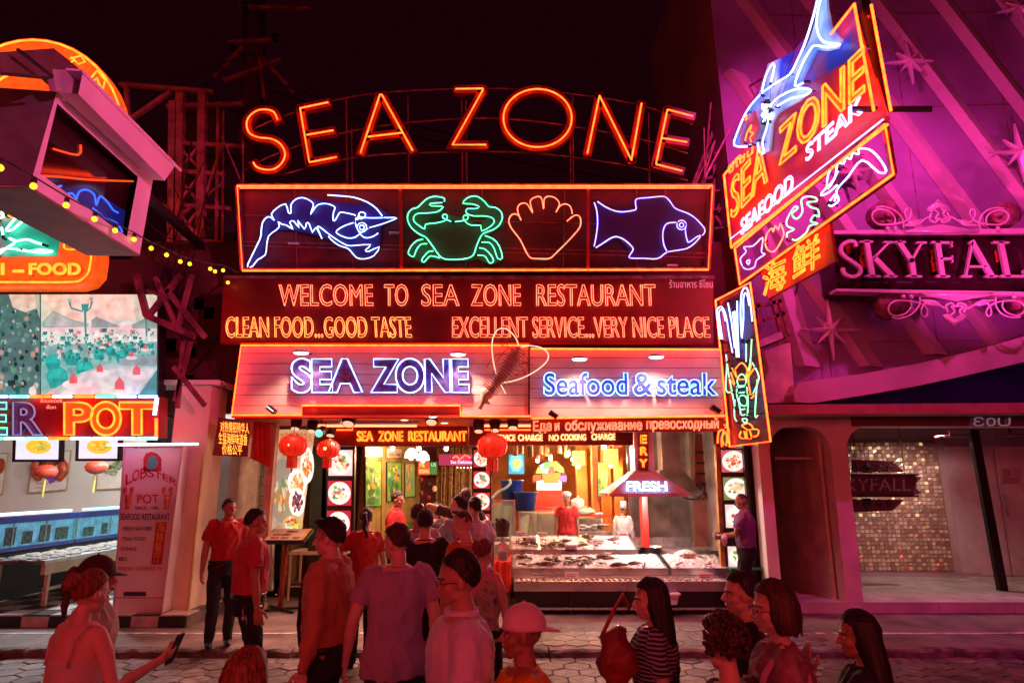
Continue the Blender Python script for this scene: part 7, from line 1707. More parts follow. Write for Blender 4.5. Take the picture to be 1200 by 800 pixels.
def cloth(name, c, rough=.8, pat=None):
    m = mat(name, c, rough, 0, .035, 6, .3, 220)
    if pat:
        kind, c2, sc = pat[:3]
        n = m.node_tree.nodes; l = m.node_tree.links; b = n['Principled BSDF']; tc = n.new('ShaderNodeTexCoord')
        if kind == 'stripe':
            w2 = n.new('ShaderNodeTexWave'); w2.bands_direction = 'Z'; w2.inputs['Scale'].default_value = sc; w2.inputs['Distortion'].default_value = .6; w2.inputs['Detail'].default_value = 0
        elif kind == 'diag':
            w2 = n.new('ShaderNodeTexWave'); w2.bands_direction = 'DIAGONAL'; w2.inputs['Scale'].default_value = sc
        else:
            w2 = n.new('ShaderNodeTexNoise'); w2.inputs['Scale'].default_value = sc; w2.inputs['Detail'].default_value = 2
        l.new(tc.outputs['Object'], w2.inputs['Vector']); cr = n.new('ShaderNodeValToRGB'); cr.color_ramp.interpolation = 'CONSTANT' if kind != 'floral' else 'LINEAR'
        cr.color_ramp.elements[0].color = (*c, 1); cr.color_ramp.elements[1].color = (*c2, 1); cr.color_ramp.elements[1].position = .55
        if len(pat) > 3: e = cr.color_ramp.elements.new(.66); e.color = (*pat[3], 1)
        l.new(w2.outputs[0], cr.inputs[0]); l.new(cr.outputs[0], b.inputs['Base Color'])
    return m
DKT = cloth('dark_trousers', (.014, .013, .018)); M_SHOE = mat('black_leather', (.015, .012, .012), .3); M_LIP = mat('lips', (.42, .10, .09), .4, 0, 0); M_EYE = mat('eye_white', (.7, .65, .62), .2, 0, 0); M_IRIS = mat('iris', (.01, .006, .005), .1, 0, 0)
_rm = {}
def remesh(b, vox, sm=2):
    me = bpy.data.meshes.new('tmp'); me.from_pydata(b.v, [], b.f); me.update()
    o = bpy.data.objects.new('tmp', me); COL.objects.link(o)
    m = o.modifiers.new('r', 'REMESH'); m.mode = 'VOXEL'; m.voxel_size = vox
    s2 = o.modifiers.new('s', 'SMOOTH'); s2.factor = .5; s2.iterations = sm
    dg = bpy.context.evaluated_depsgraph_get(); n = bpy.data.meshes.new_from_object(o.evaluated_get(dg), depsgraph=dg)
    k = len(n.vertices); a = np.empty(k*3, np.float32); n.vertices.foreach_get('co', a)
    fs = [tuple(p.vertices) for p in n.polygons]
    bpy.data.objects.remove(o); bpy.data.meshes.remove(me); bpy.data.meshes.remove(n)
    return a.reshape(-1, 3).astype(float), fs
def normals(v, fs):
    f = np.array([q if len(q) == 4 else (*q, q[-1]) for q in fs]); a = v[f[:, 0]]; b = v[f[:, 1]]; c = v[f[:, 2]]; d = v[f[:, 3]]
    n = np.cross(c-a, d-b); N = np.zeros_like(v)
    for i in range(4): np.add.at(N, f[:, i], n)
    return N/(np.linalg.norm(N, axis=1, keepdims=True)+1e-12)
def wrinkle(v, fs, amp, sc, seed, z_str=1.0):
    N = normals(v, fs); off = np.array([noise.noise(Vector((p[0]*sc, p[1]*sc, p[2]*sc*z_str+seed)))+.5*noise.noise(Vector((p[0]*sc*2.3+p[2]*sc, p[1]*sc*2.3, p[2]*sc*.9-seed))) for p in v])
    off = np.maximum(.6-1.5*np.abs(off)**.8, -.45)
    return v+N*(off*amp)[:, None]
def loft(b, rings, n=20):    # (x,y,z,rx,ry)
    vs = []; fs = []
    for (x, y, z, rx, ry) in rings:
        for j in range(n): a = 2*math.pi*j/n; vs.append((x+rx*math.cos(a), y+ry*math.sin(a), z))
    for i in range(len(rings)-1):
        for j in range(n): fs.append((i*n+j, i*n+(j+1) % n, (i+1)*n+(j+1) % n, (i+1)*n+j))
    fs += [tuple(range(n-1, -1, -1)), tuple(range((len(rings)-1)*n, len(rings)*n))]; b.add(vs, fs)
def limb(b, pts, rs, n=14):
    b.tube(pts, rs, n)
    for p, r2 in zip(pts, rs): b.ball(p, r2*.995, 12, 8)
def ik(a, t, l1, l2, hint):
    a = Vector(a); t = Vector(t); d = t-a; L = min(d.length, (l1+l2)*.998); dn = d.normalized(); t = a+dn*L
    x = (l1*l1-l2*l2+L*L)/(2*L); h = math.sqrt(max(0, l1*l1-x*x)); hv = Vector(hint); hv = (hv-dn*hv.dot(dn)).normalized()
    return a+dn*x+hv*h, t
def hand(b, wr, d, n, side, curl, sc=1.0, spread=.12):
    d = Vector(d).normalized(); n = Vector(n); n = (n-d*n.dot(d)).normalized(); w2 = d.cross(n)*(1 if side > 0 else -1)
    rot = Matrix((w2, d, n)).transposed()
    b.ball(wr+d*.045*sc, (.037*sc, .052*sc, .0155*sc), 12, 8, rot); b.ball(wr+d*.068*sc, (.039*sc, .030*sc, .012*sc), 12, 8, rot)
    for k, (off, ln) in enumerate(((.028, .070), (.010, .079), (-.009, .074), (-.027, .057))):
        c = curl*(1+.12*k) if not isinstance(curl, (list, tuple)) else curl[k]
        p = wr+d*.080*sc+w2*off*sc; di = (d+w2*(off*spread*30)).normalized(); pts = [p-d*.012*sc, p]
        ang = 0
        for q, fr_ in enumerate((.45, .31, .24)):
            ang += c*(.55, .9, .7)[q]; v = di*math.cos(ang)+n*math.sin(ang); p = p+v*ln*fr_*sc; pts.append(p)
        b.tube(pts, [.0095*sc, .0094*sc, .0086*sc, .0078*sc, .0062*sc], 8); b.ball(pts[-1], .0063*sc, 7, 5)
    p = wr+d*.022*sc+w2*.026*sc; c = curl if not isinstance(curl, (list, tuple)) else curl[0]
    v1 = (d*.75+w2*.75+n*.25).normalized(); v2 = (d*.95+w2*.30+n*(.25+.5*c)).normalized(); p1 = p+v1*.038*sc; p2 = p1+v2*.030*sc; p3 = p2+v2*.022*sc
    b.tube([p, p1, p2, p3], [.014*sc, .0115*sc, .0095*sc, .0072*sc], 8); b.ball(p3, .0073*sc, 7, 5)
PEOPLE = 0
def person(label, px, py, Y, yaw, z0=0.0, sex='m', sk=SK_TAN, hair=('short', None), shirt=('tee', None), legs=(DKT, None), head=(0, 0), R_=None, L_=None, feet=None, fat=0.0, near=True, face=True, glasses=False, lean=0.0, group=None, extra=None, hem=None, hcap=0.0, far=False):
    global PEOPLE
    PEOPLE += 1; sd = PEOPLE*3.7
    top = U(px, py, Y); h = top.z-z0-hcap; s = h/1.712
    t = bpy.data.objects.new('person', None); COL.objects.link(t); t['label'] = label; t['category'] = 'person'; t['group'] = 'people in the street and the restaurant'
    t.location = (top.x, Y, z0); t.rotation_euler = (0, 0, rad(yaw))
    f = sex == 'f'; W = .158 if f else .185; aw = .84 if f else 1.0
    vb = .014 if not near else .011; hv = .0085 if not near else .0062
    sh = {1: Vector((W, -.005+lean*.55, 1.405)), -1: Vector((-W, -.005+lean*.55, 1.405))}
    def L(z): return lean*max(0, z-.95)/.82
    arms = {}
    for side, A in ((1, R_), (-1, L_)):
        A = A or {}
        tgt = A.get('hand', (side*.245, .05+lean*.5, .875)); el, wr = ik(sh[side], tgt, .285, .25, A.get('hint', (side*.5, -1, -.1)))
        fd = (wr-el).normalized(); d = Vector(A.get('d', fd)).normalized(); n = Vector(A.get('n', (-side, .15, 0)))
        arms[side] = (sh[side], el, wr, d, n, A.get('curl', .45), A.get('spread', .10))
    # torso rings
    g2 = fat
    if f: tr = [(.80, .150, .115), (.90, .172, .125), (1.0, .150, .108), (1.10, .128+g2*.8, .098+g2), (1.2, .138+g2*.5, .108+g2), (1.28, .148, .122), (1.36, .150, .105), (1.41, .125, .082), (1.445, .062, .058)]
    else: tr = [(.80, .150, .112), (.90, .163, .122), (1.0, .156+g2, .112+g2), (1.10, .150+g2, .110+g2*1.3), (1.2, .160+g2*.6, .118+g2), (1.3, .178, .124), (1.37, .172, .108), (1.42, .130, .085), (1.455, .066, .064)]
    def torso(inf, z_lo, z_hi): 
        rr = []
        for (z, rx, ry) in tr:
            if z_lo-1e-6 <= z <= z_hi+1e-6: rr.append((0, L(z), z, rx+inf, ry+inf))
        return rr
    feet = feet or ((.095, 0), (-.095, .02))
    lg = {}
    for side, ft in ((1, feet[0]), (-1, feet[1])):
        hip = Vector((side*.088, 0, .90)); ank = Vector((side*abs(ft[0]), ft[1], .085+(ft[2] if len(ft) > 2 else 0)))
        kn, an = ik(hip, ank, .425, .405, (0, 1, 0)); lg[side] = (hip, kn, an)
    # ---- body
    b = MB(); loft(b, torso(0, 0, 2))
    for side in (1, -1):
        a, e, w_, d, n, c, sp = arms[side]
        limb(b, [a+Vector((-side*.03, 0, -.01)), a.lerp(e, .35), e, e.lerp(w_, .35), w_], [.056*aw, .050*aw, .040*aw, .041*aw, .026*aw], 12)
        hp_, kn, an = lg[side]; limb(b, [hp_, hp_.lerp(kn, .4), kn, kn.lerp(an, .3), an], [.088, .075, .053, .052, .034], 12)
        b.ball(an+Vector((0, .05, -.045)), (.040, .11, .038), 12, 8)
    v, fs = remesh(b, vb, 3)
    V_ = [tuple(p) for p in v]; F_ = list(fs)
    def addm(v2, f2):
        o = len(V_); V_.extend(tuple(p) for p in v2); F_.extend(tuple(i+o for i in q) for q in f2)
    for side in (1, -1):
        hb = MB(); a, e, w_, d, n, c, sp = arms[side]; hand(hb, w_, d, n, side, c, .95 if f else 1.05, sp); hb.tube([w_-(w_-e).normalized()*.05, w_, w_+d*.03], [.028*aw, .0265*aw, .026*aw], 12)
        if near: v2, f2 = remesh(hb, .0042, 1); addm(v2, f2)
        else: addm(hb.v, hb.f)
    # ---- head
    hb = MB(); fw = .95 if f else 1.0
    hb.ball((0, -.006, 1.622), (.0755*fw, .095, .097), 20, 14); hb.ball((0, .032, 1.556), (.0545*fw, .060, .068), 18, 12); hb.ball((0, .053, 1.511), (.031*fw, .034, .026), 14, 10)
    for sx in (-1, 1):
        hb.ball((sx*.040*fw, .052, 1.567), (.024, .026, .026), 12, 8); hb.ball((sx*.040*fw, .020, 1.530), (.016, .036, .020), 12, 8)
        hb.ball((sx*.077*fw, -.004, 1.588), (.009, .020, .032), 10, 8); hb.ball((sx*.0105, .100, 1.564), (.0095, .010, .008), 8, 6)
    hb.tube([(0, .088, 1.605), (0, .101, 1.585), (0, .112, 1.567)], [.009, .0115, .0125], 10); hb.ball((0, .111, 1.567), .0125, 10, 8)
    hb.ball((0, .077, 1.617), (.048*fw, .020, .012), 14, 8); hb.ball((0, .088, 1.541), (.021, .012, .008), 10, 8); hb.ball((0, .086, 1.529), (.018, .012, .008), 10, 8)
    hb.tube([(0, -.016, 1.40), (0, -.012, 1.47), (0, -.002, 1.56)], [.062 if not f else .052, .053 if not f else .045, .050 if not f else .044], 16)
    v2, f2 = remesh(hb, hv, 2)
    for sx in (-1, 1):
        dd = np.linalg.norm((v2-np.array([sx*.031*fw, .088, 1.592]))*np.array([1, .8, 1.35]), axis=1); v2[:, 1] -= .0115*np.exp(-(dd/.0155)**2)
    HR = Matrix.Rotation(rad(head[0]), 3, 'Z') @ Matrix.Rotation(rad(head[1]), 3, 'X'); pv = Vector((0, 0, 1.475)); HS = .925; HR_np = np.array(HR); sh_l = np.array([0, L(1.5), 0])
    def ht(P):   # transform head points (array)
        P = np.asarray(P, float); w2 = np.clip((P[:, 2]-1.44)/.06, 0, 1)[:, None]
        Q2 = ((P-np.array(pv))*HS) @ HR_np.T+np.array(pv); return P*(1-w2)+Q2*w2+sh_l
    addm(ht(v2), f2)
    def obj(name, v3, f3, m, par=t):
        me = bpy.data.meshes.new(name); me.from_pydata([tuple(np.asarray(p)*s) for p in v3], [], f3); me.materials.append(m); me.polygons.foreach_set('use_smooth', [True]*len(f3)); me.update()
        o = bpy.data.objects.new(name, me); COL.objects.link(o); o.parent = par; return o
    body = obj('body', V_, F_, sk)
    def hobj(name, mb, m, par=t): return obj(name, ht(np.array(mb.v)), mb.f, m, par)
    if face:
        for sx in (-1, 1):
            q = MB(); q.ball((sx*.031*fw, .0785, 1.592), (.0135, .0095, .0075), 10, 8); hobj('eye', q, M_EYE)
            q = MB(); q.ball((sx*.031*fw, .0855, 1.592), (.0062, .0035, .0062), 8, 6); hobj('iris', q, M_IRIS)
            q = MB(); q.tube([(sx*.031*fw+dx, .0885-.35*abs(dx), 1.5985-.12*abs(dx)) for dx in (-.014, -.007, 0, .007, .014)], .0016, 5); hobj('eyelid', q, M_IRIS)
            q = MB(); q.tube([(sx*(.014+.010*i)*fw, .0985-.0045*i-.001*i*i, 1.613+.0045*math.sin(i*.9)) for i in range(5)], [.0028, .004, .004, .0033, .0015], 6); hobj('eyebrow', q, HB)
        q = MB(); q.ball((0, .0965, 1.5415), (.020, .006, .0045), 12, 6); q.ball((0, .0945, 1.5325), (.017, .006, .005), 12, 6); hobj('lips', q, M_LIP)
    if glasses:
        q = MB()
        for sx in (-1, 1):
            q.tube([(sx*.033+.022*math.cos(a), .106, 1.592+.016*math.sin(a)) for a in [6.283*i/16 for i in range(16)]], .0018, 5, True); q.tube([(sx*.055, .104, 1.595), (sx*.078, .05, 1.597), (sx*.082, -.01, 1.594)], .0018, 5)
        q.tube([(-.011, .106, 1.594), (.011, .106, 1.594)], .0016, 5); hobj('glasses', q, M_BLACK)
    # ---- hair
    hk = hair[0]; hm = hair[1] or HB
    def shell(amp=.004, big=.008, grow=1.0, bald=False, fine=70):
        n, m = (84, 52) if near else (48, 30); vs = []; fs3 = []
        R0 = (.0800*fw, .1000, .1020)
        for i in range(m+1):
            th = math.pi*i/m
            for j in range(n):
                a = 2*math.pi*j/n; d = (math.sin(th)*math.cos(a), math.sin(th)*math.sin(a), math.cos(th)); y = d[1]
                if y > .35: lim = .30+.28*(y-.35)
                elif y > -.05: lim = -.30+(.60)*((y+.05)/.40)
                else: lim = -.30-.46*min(1, (-.05-y)/.5)
                lim += .10*noise.noise(Vector((a*4, sd, 0)))+.05*noise.noise(Vector((a*14, sd, 3)))
                if bald: lim += .25 if y > 0 else .02
                k = max(0, min(1, (d[2]-lim)/.10)); k = k*k*(3-2*k)
                hair_h = noise.noise(Vector((d[0]*2.4+sd, d[1]*2.4, d[2]*2.4)))*big+noise.noise(Vector((math.cos(a)*fine*.12+sd, math.sin(a)*fine*.12, th*2.2)))*amp*1.6+noise.noise(Vector((d[0]*22, d[1]*22, d[2]*22+sd)))*amp
                r3 = (.80+.20*k*grow); vs.append((d[0]*(R0[0]*r3+hair_h*k), -.010+d[1]*(R0[1]*r3+hair_h*k), 1.628+d[2]*(R0[2]*r3+hair_h*k)))
        for i in range(m):
            for j in range(n): fs3.append((i*n+j, i*n+(j+1) % n, (i+1)*n+(j+1) % n, (i+1)*n+j))
        q = MB(); q.add(vs, fs3); return q
    def strandy(rings, n=48, amp=.006, sc=9):
        q = MB(); vs = []; fs3 = []
        dn = []
        for i in range(len(rings)-1):
            for k in range(4): u = k/4; dn.append(tuple(rings[i][w3]*(1-u)+rings[i+1][w3]*u for w3 in range(5)))
        dn.append(rings[-1])
        for i, (x, y, z, rx, ry) in enumerate(dn):
            for j in range(n):
                a = 2*math.pi*j/n; o2 = noise.noise(Vector((math.cos(a)*sc*.5+sd, math.sin(a)*sc*.5, z*3)))*amp*1.6+noise.noise(Vector((math.cos(a)*sc*1.6, math.sin(a)*sc*1.6, z*5)))*amp
                vs.append((x+(rx+o2)*math.cos(a), y+(ry+o2)*math.sin(a), z+(noise.noise(Vector((a*3, sd, 0)))*.03 if i == len(dn)-1 else 0)))
        for i in range(len(dn)-1):
            for j in range(n): fs3.append((i*n+j, i*n+(j+1) % n, (i+1)*n+(j+1) % n, (i+1)*n+j))
        fs3 += [tuple(range(n-1, -1, -1)), tuple(range((len(dn)-1)*n, len(dn)*n))]; q.add(vs, fs3); return q
    if hk == 'short': ho = hobj('hair', shell(.004, .010), hm)
    elif hk == 'buzz': ho = hobj('hair', shell(.001, .002, .55, True), hm)
    elif hk == 'quiff':
        q = shell(.006, .012, 1.12); q.ball((0, .055, 1.712), (.055, .045, .022), 16, 10); ho = hobj('hair', q, hm)
    elif hk == 'curly':
        q = shell(.014, .020, 1.35, fine=30); rr2 = random.Random(PEOPLE)
        for k in range(520):
            a = rr2.uniform(0, 6.28); z = rr2.uniform(-.55, 1); y = math.sin(a)*math.sqrt(1-z*z)
            if y > .35 and z < .5: continue
            x = math.cos(a)*math.sqrt(1-z*z); q.ball((x*.102, -.012+y*.122, 1.632+z*.118), rr2.uniform(.006, .014), 6, 4)
        ho = hobj('hair', q, hm)
    elif hk == 'bob':
        ho = hobj('hair', shell(.005, .008, 1.25), hm); q = strandy([(0, -.02, 1.69, .075, .08), (0, -.032, 1.62, .097, .088), (0, -.036, 1.55, .100, .086), (0, -.045, 1.49, .088, .066)]); hobj('hair_back', q, hm, ho)
    elif hk == 'long':
        ho = hobj('hair', shell(.004, .006, 1.22), hm); q = strandy([(0, -.02, 1.69, .075, .08), (0, -.032, 1.62, .094, .085), (0, -.040, 1.54, .100, .078), (0, -.060, 1.44, .108, .060), (0, -.080, 1.32, .120, .045), (0, -.095, 1.18, .105, .036), (0, -.095, 1.08, .06, .02)]); hobj('hair_back', q, hm, ho)
    elif hk in ('bun', 'pony'):
        ho = hobj('hair', shell(.004, .006, 1.12), hm)
        if hk == 'bun':
            q = MB(); q.ball((0, 0, 0), (.050, .042, .048), 28, 18); q.v = [tuple(Vector(p)*(1+.10*noise.noise(Vector(p)*40)+.09*math.sin(math.atan2(p[2], p[0])*5+p[1]*80))+Vector((0, -.125, 1.655))) for p in q.v]; hobj('bun', q, hm, ho)
        else:
            q = MB(); P = smooth_path([(-.10, 1.66), (-.145, 1.64), (-.165, 1.56), (-.15, 1.47), (-.14, 1.38)], 4); q.tube([(0.008*math.sin(i), a, z) for i, (a, z) in enumerate(P)], [.018, .03, .034, .032, .028, .022, .015, .006], 12); hobj('ponytail', q, hm, ho)
            q = MB(); q.lathe((0, -.105, 1.662), [(.024, -.008), (.027, 0), (.024, .008)], 12, (0, -1, .1)); hobj('hair_tie', q, mat('pink_tie', (.7, .25, .45), .5), ho)
    def strands(nst, crown=(0, -.35, .93), lift=.006, ln=.07, down=0.0):
        rr = random.Random(PEOPLE*7); q = MB(); cr = Vector(crown).normalized(); C0 = Vector((0, -.010, 1.628)); rad3 = Vector((.081*fw, .1015, .103))
        for _ in range(nst):
            z = rr.uniform(-.65, 1); a = rr.uniform(0, 6.2832); d = Vector((math.sqrt(1-z*z)*math.cos(a), math.sqrt(1-z*z)*math.sin(a), z))
            y = d.y; lim = .34+.28*(y-.35) if y > .35 else (-.25+.60*((y+.05)/.40) if y > -.05 else -.25-.46*min(1, (-.05-y)/.5))
            if d.z < lim: continue
            tg = (d-cr*d.dot(cr)); tg = (tg-d*tg.dot(d)+Vector((rr.uniform(-.25, .25), rr.uniform(-.25, .25), rr.uniform(-.2, .2)))).normalized() if tg.length > .05 else Vector((1, 0, 0)); w2 = d.cross(tg).normalized()*.0007
            pts = []; l2 = ln*rr.uniform(.5, 1.3); lf = lift*rr.uniform(-.2, 1.0)
            for i in range(5):
                u = i/4; e = (d+tg*(l2*u/.1)).normalized(); k = 1+.02+(lf*(.2+u*u))/.1; p = C0+Vector((e.x*rad3.x*k, e.y*rad3.y*k, e.z*rad3.z*k)); pts += [p-w2*(1.2-u), p+w2*(1.2-u)]
            q.add(pts, [(2*i, 2*i+1, 2*i+3, 2*i+2) for i in range(4)])
        if q.v: hobj('hair_strands', q, hm, ho)
    if hk != 'curly': strands(700 if near else 250, lift={'buzz': .002, 'short': .010, 'quiff': .014}.get(hk, .007), ln={'buzz': .02, 'short': .05}.get(hk, .09))
    # ---- shirt
    kind, sm_ = shirt[0], shirt[1]
    zlo = {'tee': .80, 'polo': .90, 'long': .90, 'shirt_out': .80, 'tank': .90, 'cami': .90, 'jacket': .80}.get(kind, .80)
    b = MB(); rg = torso(.020 if kind not in ('cami', 'tank') else .010, zlo, 1.38 if kind in ('cami',) else 1.45)
    if kind in ('cami',): rg = [r3 for r3 in rg if r3[2] < 1.32]
    rg = [(x, y, z, rx-(.012 if z > 1.40 else 0), ry-(.010 if z > 1.40 else 0)) for (x, y, z, rx, ry) in rg]
    if kind in ('tee', 'shirt_out'): rg = [(x, y, z, rx+(.032 if z < .95 else 0), ry+(.024 if z < .95 else 0)) for (x, y, z, rx, ry) in rg]
    if kind in ('polo', 'long'): rg = [(x, y, z, rx-(.026 if z < .95 else 0), ry-(.024 if z < .95 else 0)) for (x, y, z, rx, ry) in rg]
    loft(b, rg)
    slv = {'tee': .62, 'polo': .66, 'shirt_out': .62, 'long': 2, 'jacket': 2, 'tank': 0, 'cami': 0}.get(kind, .6)
    for side in (1, -1):
        a, e, w_, d, n, c, sp = arms[side]
        if slv == 2: limb(b, [a+Vector((-side*.03, 0, -.008)), a.lerp(e, .4), e, e.lerp(w_, .5), e.lerp(w_, .93)], [.072*aw, .064*aw, .056*aw, .050*aw, .038*aw], 12)
        elif slv > 0:
            limb(b, [a+Vector((-side*.03, 0, -.008)), a.lerp(e, .35)], [.066*aw, .062*aw], 14); b.tube([a.lerp(e, .3), a.lerp(e, slv)], [.061*aw, .066*aw], 16)
    v, fs = remesh(b, vb, 3); v = wrinkle(v, fs, .020 if kind != 'cami' else .004, 9, sd, .55); so = obj('shirt', v, fs, sm_)
    if kind in ('tee', 'tank'):
        q = MB(); q.tube([(.074*math.cos(a), L(1.44)-.003+.070*math.sin(a), 1.432-.012*math.sin(a)) for a in [6.2832*i/24 for i in range(24)]], .0065, 6, True); obj('neckband', q.v, q.f, sm_, so)
    if 0 < slv < 1:
        for side in (1, -1):
            a, e = arms[side][:2]; c = a.lerp(e, slv-.03); ax_ = (e-a).normalized(); q = MB(); q.lathe(c, [(.0645*aw, -.012), (.0685*aw, -.010), (.0690*aw, .012), (.0645*aw, .014)], 20, ax_); obj('sleeve_hem', q.v, q.f, sm_, so)
    if kind in ('polo', 'long'):
        q = MB(); q.lathe((0, L(1.44)-.005, 1.425), [(.080, 0), (.072, .045), (.066, .043), (.070, .0)], 24); obj('collar', q.v, q.f, sm_, so)
        q = MB(); q.lathe((0, .0, .965), [(.181+fat, -.02), (.183+fat, .02)], 28); v5 = [(x, y*.78, z) for x, y, z in q.v]; obj('belt', v5, q.f, M_SHOE)
    if kind == 'cami':
        q = MB()
        for sx in (1, -1): q.tube([(sx*.085, -.118, 1.25), (sx*.088, -.105, 1.38), (sx*.085, -.02, 1.443), (sx*.08, .09, 1.36), (sx*.075, .12, 1.26)], .006, 6)
        obj('strap', q.v, q.f, sm_, so)
    # ---- trousers / skirt
    lm = legs[0]; short = legs[1] == 'shorts'
    b = MB(); loft(b, [(0, 0, .80, .160, .122), (0, 0, .90, .175, .132), (0, 0, .985, .176+fat, .130+fat)])
    for side in (1, -1):
        hp_, kn, an = lg[side]
        if short: limb(b, [hp_, hp_.lerp(kn, .4), hp_.lerp(kn, .92)], [.098, .095, .088], 12)
        else: limb(b, [hp_, hp_.lerp(kn, .4), kn, kn.lerp(an, .4), an+Vector((0, 0, .01))], [.096, .088, .070, .064, .058], 12)
    v, fs = remesh(b, .014, 3); v = wrinkle(v, fs, .014, 8, sd+9, .6); obj('trousers', v, fs, lm)
    for side in (1, -1):
        an = lg[side][2]; b = MB(); b.ball(an+Vector((0, .045, -.040)), (.045, .130, .045), 14, 9); b.ball(an+Vector((0, -.035, -.035)), (.036, .045, .048), 12, 8); v, fs = remesh(b, .014, 2); v[:, 2] = np.maximum(v[:, 2], 0.001); obj('shoe', v, fs, M_SHOE)
    t['_s'] = s
    if extra: extra(t, s, obj, hobj, arms, MB)
    return t, s, arms
def cap_extra(m, brim_dir=0, col_brim=None):
    def fn(t, s, obj, hobj, arms, MBc):
        q = MB(); vs = []; fs3 = []; n, k = 28, 10
        for i in range(k+1):
            th = (math.pi*.54)*i/k
            for j in range(n): a = 2*math.pi*j/n; vs.append((math.sin(th)*math.cos(a)*.092, -.010+math.sin(th)*math.sin(a)*.113, 1.632+math.cos(th)*.112))
        for i in range(k):
            for j in range(n): fs3.append((i*n+j, i*n+(j+1) % n, (i+1)*n+(j+1) % n, (i+1)*n+j))
        o = len(vs); vs2 = [(x*.93, -.010+(y+.010)*.93, z) for x, y, z in vs[-n:]]; vs += vs2
        for j in range(n): fs3.append((k*n+j, k*n+(j+1) % n, o+(j+1) % n, o+j))
        q.add(vs, fs3); c = hobj('cap', q, m)
        b = MB(); R2 = Matrix.Rotation(rad(brim_dir), 3, 'Z'); pts = []
        for i in range(13): a = math.pi*(.14+.72*i/12); pts.append(Vector((.090*math.cos(a), .108*math.sin(a), -.0)))
        out = []
        for i in range(13): a = math.pi*(.14+.72*i/12); out.append(Vector((.085*math.cos(a), .108*math.sin(a)+.075*math.sin(math.pi*i/12)**.5, -.018*math.sin(math.pi*i/12))))
        P = [R2 @ p+Vector((0, -.01, 1.628)) for p in pts+out]; P2 = [p-Vector((0, 0, .005)) for p in P]
        b.add(P+P2, [(i, i+1, 14+i, 13+i) for i in range(12)]+[(26+13+i, 26+14+i, 26+i+1, 26+i) for i in range(12)]+[(13+i, 14+i, 40+i, 39+i) for i in range(12)]); hobj('brim', b, col_brim or m, c)
        b = MB(); b.ball((0, -.01, 1.745), .008, 8, 5); hobj('button', b, m, c)
    return fn
def chain(*fns):
    def fn(*a):
        for q in fns: q(*a)
    return fn
C_RED = cloth('red_polo', (.50, .02, .02)); C_PINKR = cloth('rose_shirt', (.55, .06, .08)); C_TAN = cloth('tan_shirt', (.50, .20, .12)); C_PUR = cloth('mauve_tee', (.42, .32, .48)); C_BLK = cloth('black_tee', (.015, .012, .016)); C_WHT = cloth('white_tee', (.62, .58, .62)); C_LIL = cloth('lilac_shirt', (.76, .70, .84)); C_ORG = cloth('orange_tee', (.60, .13, .03)); C_YEL = cloth('amber_tee', (.75, .36, .02)); C_GRY = cloth('grey_shirt', (.30, .28, .34))
C_STR = cloth('striped_top', (.02, .015, .03), .8, ('stripe', (.40, .35, .42), 17)); C_FLO = cloth('floral_blouse', (.50, .36, .38), .8, ('floral', (.25, .07, .10), 13, (.62, .5, .5))); C_BLU = cloth('blue_patterned_top', (.03, .05, .20), .8, ('floral', (.55, .50, .30), 17, (.05, .25, .35))); C_PRP = cloth('purple_shirt', (.22, .08, .24)); C_CRM = cloth('cream_cami', (.66, .55, .50)); C_CREAM2 = cloth('cream_top', (.6, .5, .4)); C_CHEF = cloth('chef_white', (.72, .66, .62)); C_DBR = cloth('dark_brown_top', (.06, .02, .02)); DNM = cloth('dark_denim', (.02, .025, .06))
F90 = rad(90)
# --- left edge staff
person('man in red polo standing far left by the folding gate, looking right', 270, 583, 7.95, -150, .10, 'm', SK_TAN, ('short', HB), ('polo', C_RED), near=True, head=(25, 0), feet=((.10, .02), (-.11, -.02)))
person('man in rose shirt with wristwatch, seen from behind, left of the menu stand', 300, 595, 6.1, -62, 0, 'm', SK_TAN, ('short', HB), ('polo', C_PINKR), head=(-8, -4), fat=.012,
       extra=lambda t, s, obj, hobj, arms, M: (obj('watch', *(lambda q: (q.tube([arms[1][2]+Vector((math.cos(a)*.031, math.sin(a)*.031, .02)) for a in [6.283*i/12 for i in range(12)]], .008, 6, True), (q.v, q.f))[-1])(MB()), M_STEEL), obj('keys', *(lambda q: (q.tube([(.165, -.05, .90), (.185, -.06, .86), (.18, -.05, .80)], .006, 5), q.ball((.185, -.05, .80), (.012, .02, .02), 6, 4), q.beam((.185, -.03, .82), (.18, -.02, .75), .01), (q.v, q.f))[-1])(MB()), M_STEEL)))
def tie(t, s, obj, hobj, arms, M):
    q = MB(); n = [(0, .125, 1.42), (0, .155, 1.36), (0, .165, 1.22), (0, .165, 1.08), (0, .155, .95)]
    for i in range(4):
        a, c = Vector(n[i]), Vector(n[i+1]); w0, w1 = (.018, .026, .034, .042, .02)[i], (.018, .026, .034, .042, .02)[i+1]; q.prism([a-Vector((w0, 0, 0)), a+Vector((w0, 0, 0)), c+Vector((w1, 0, 0)), c-Vector((w1, 0, 0))], (0, .01, 0))
    obj('tie', q.v, q.f, mat('striped_tie', (.05, .02, .03), .5, 0, .5, 30)); q = MB().box((.05, .15, 1.12), (.10, .165, 1.22)); obj('badge', q.v, q.f, M_WHITE)
person('man in tan long sleeved shirt and dark tie, facing left before the menu pictures', 390, 606, 4.25, 82, 0, 'm', SK_LT, ('quiff', HB), ('long', C_TAN), extra=tie, head=(5, -6), L_={'hand': (-.25, .02, .88)})
person('young man in mauve T-shirt seen from behind, face turned left', 468, 612, 4.3, 20, 0, 'm', SK_LT, ('short', HBR), ('tee', C_PUR), (DNM, None), head=(38, -8), L_={'hand': (-.30, .02, .90)}, R_={'hand': (.27, -.02, .88)})
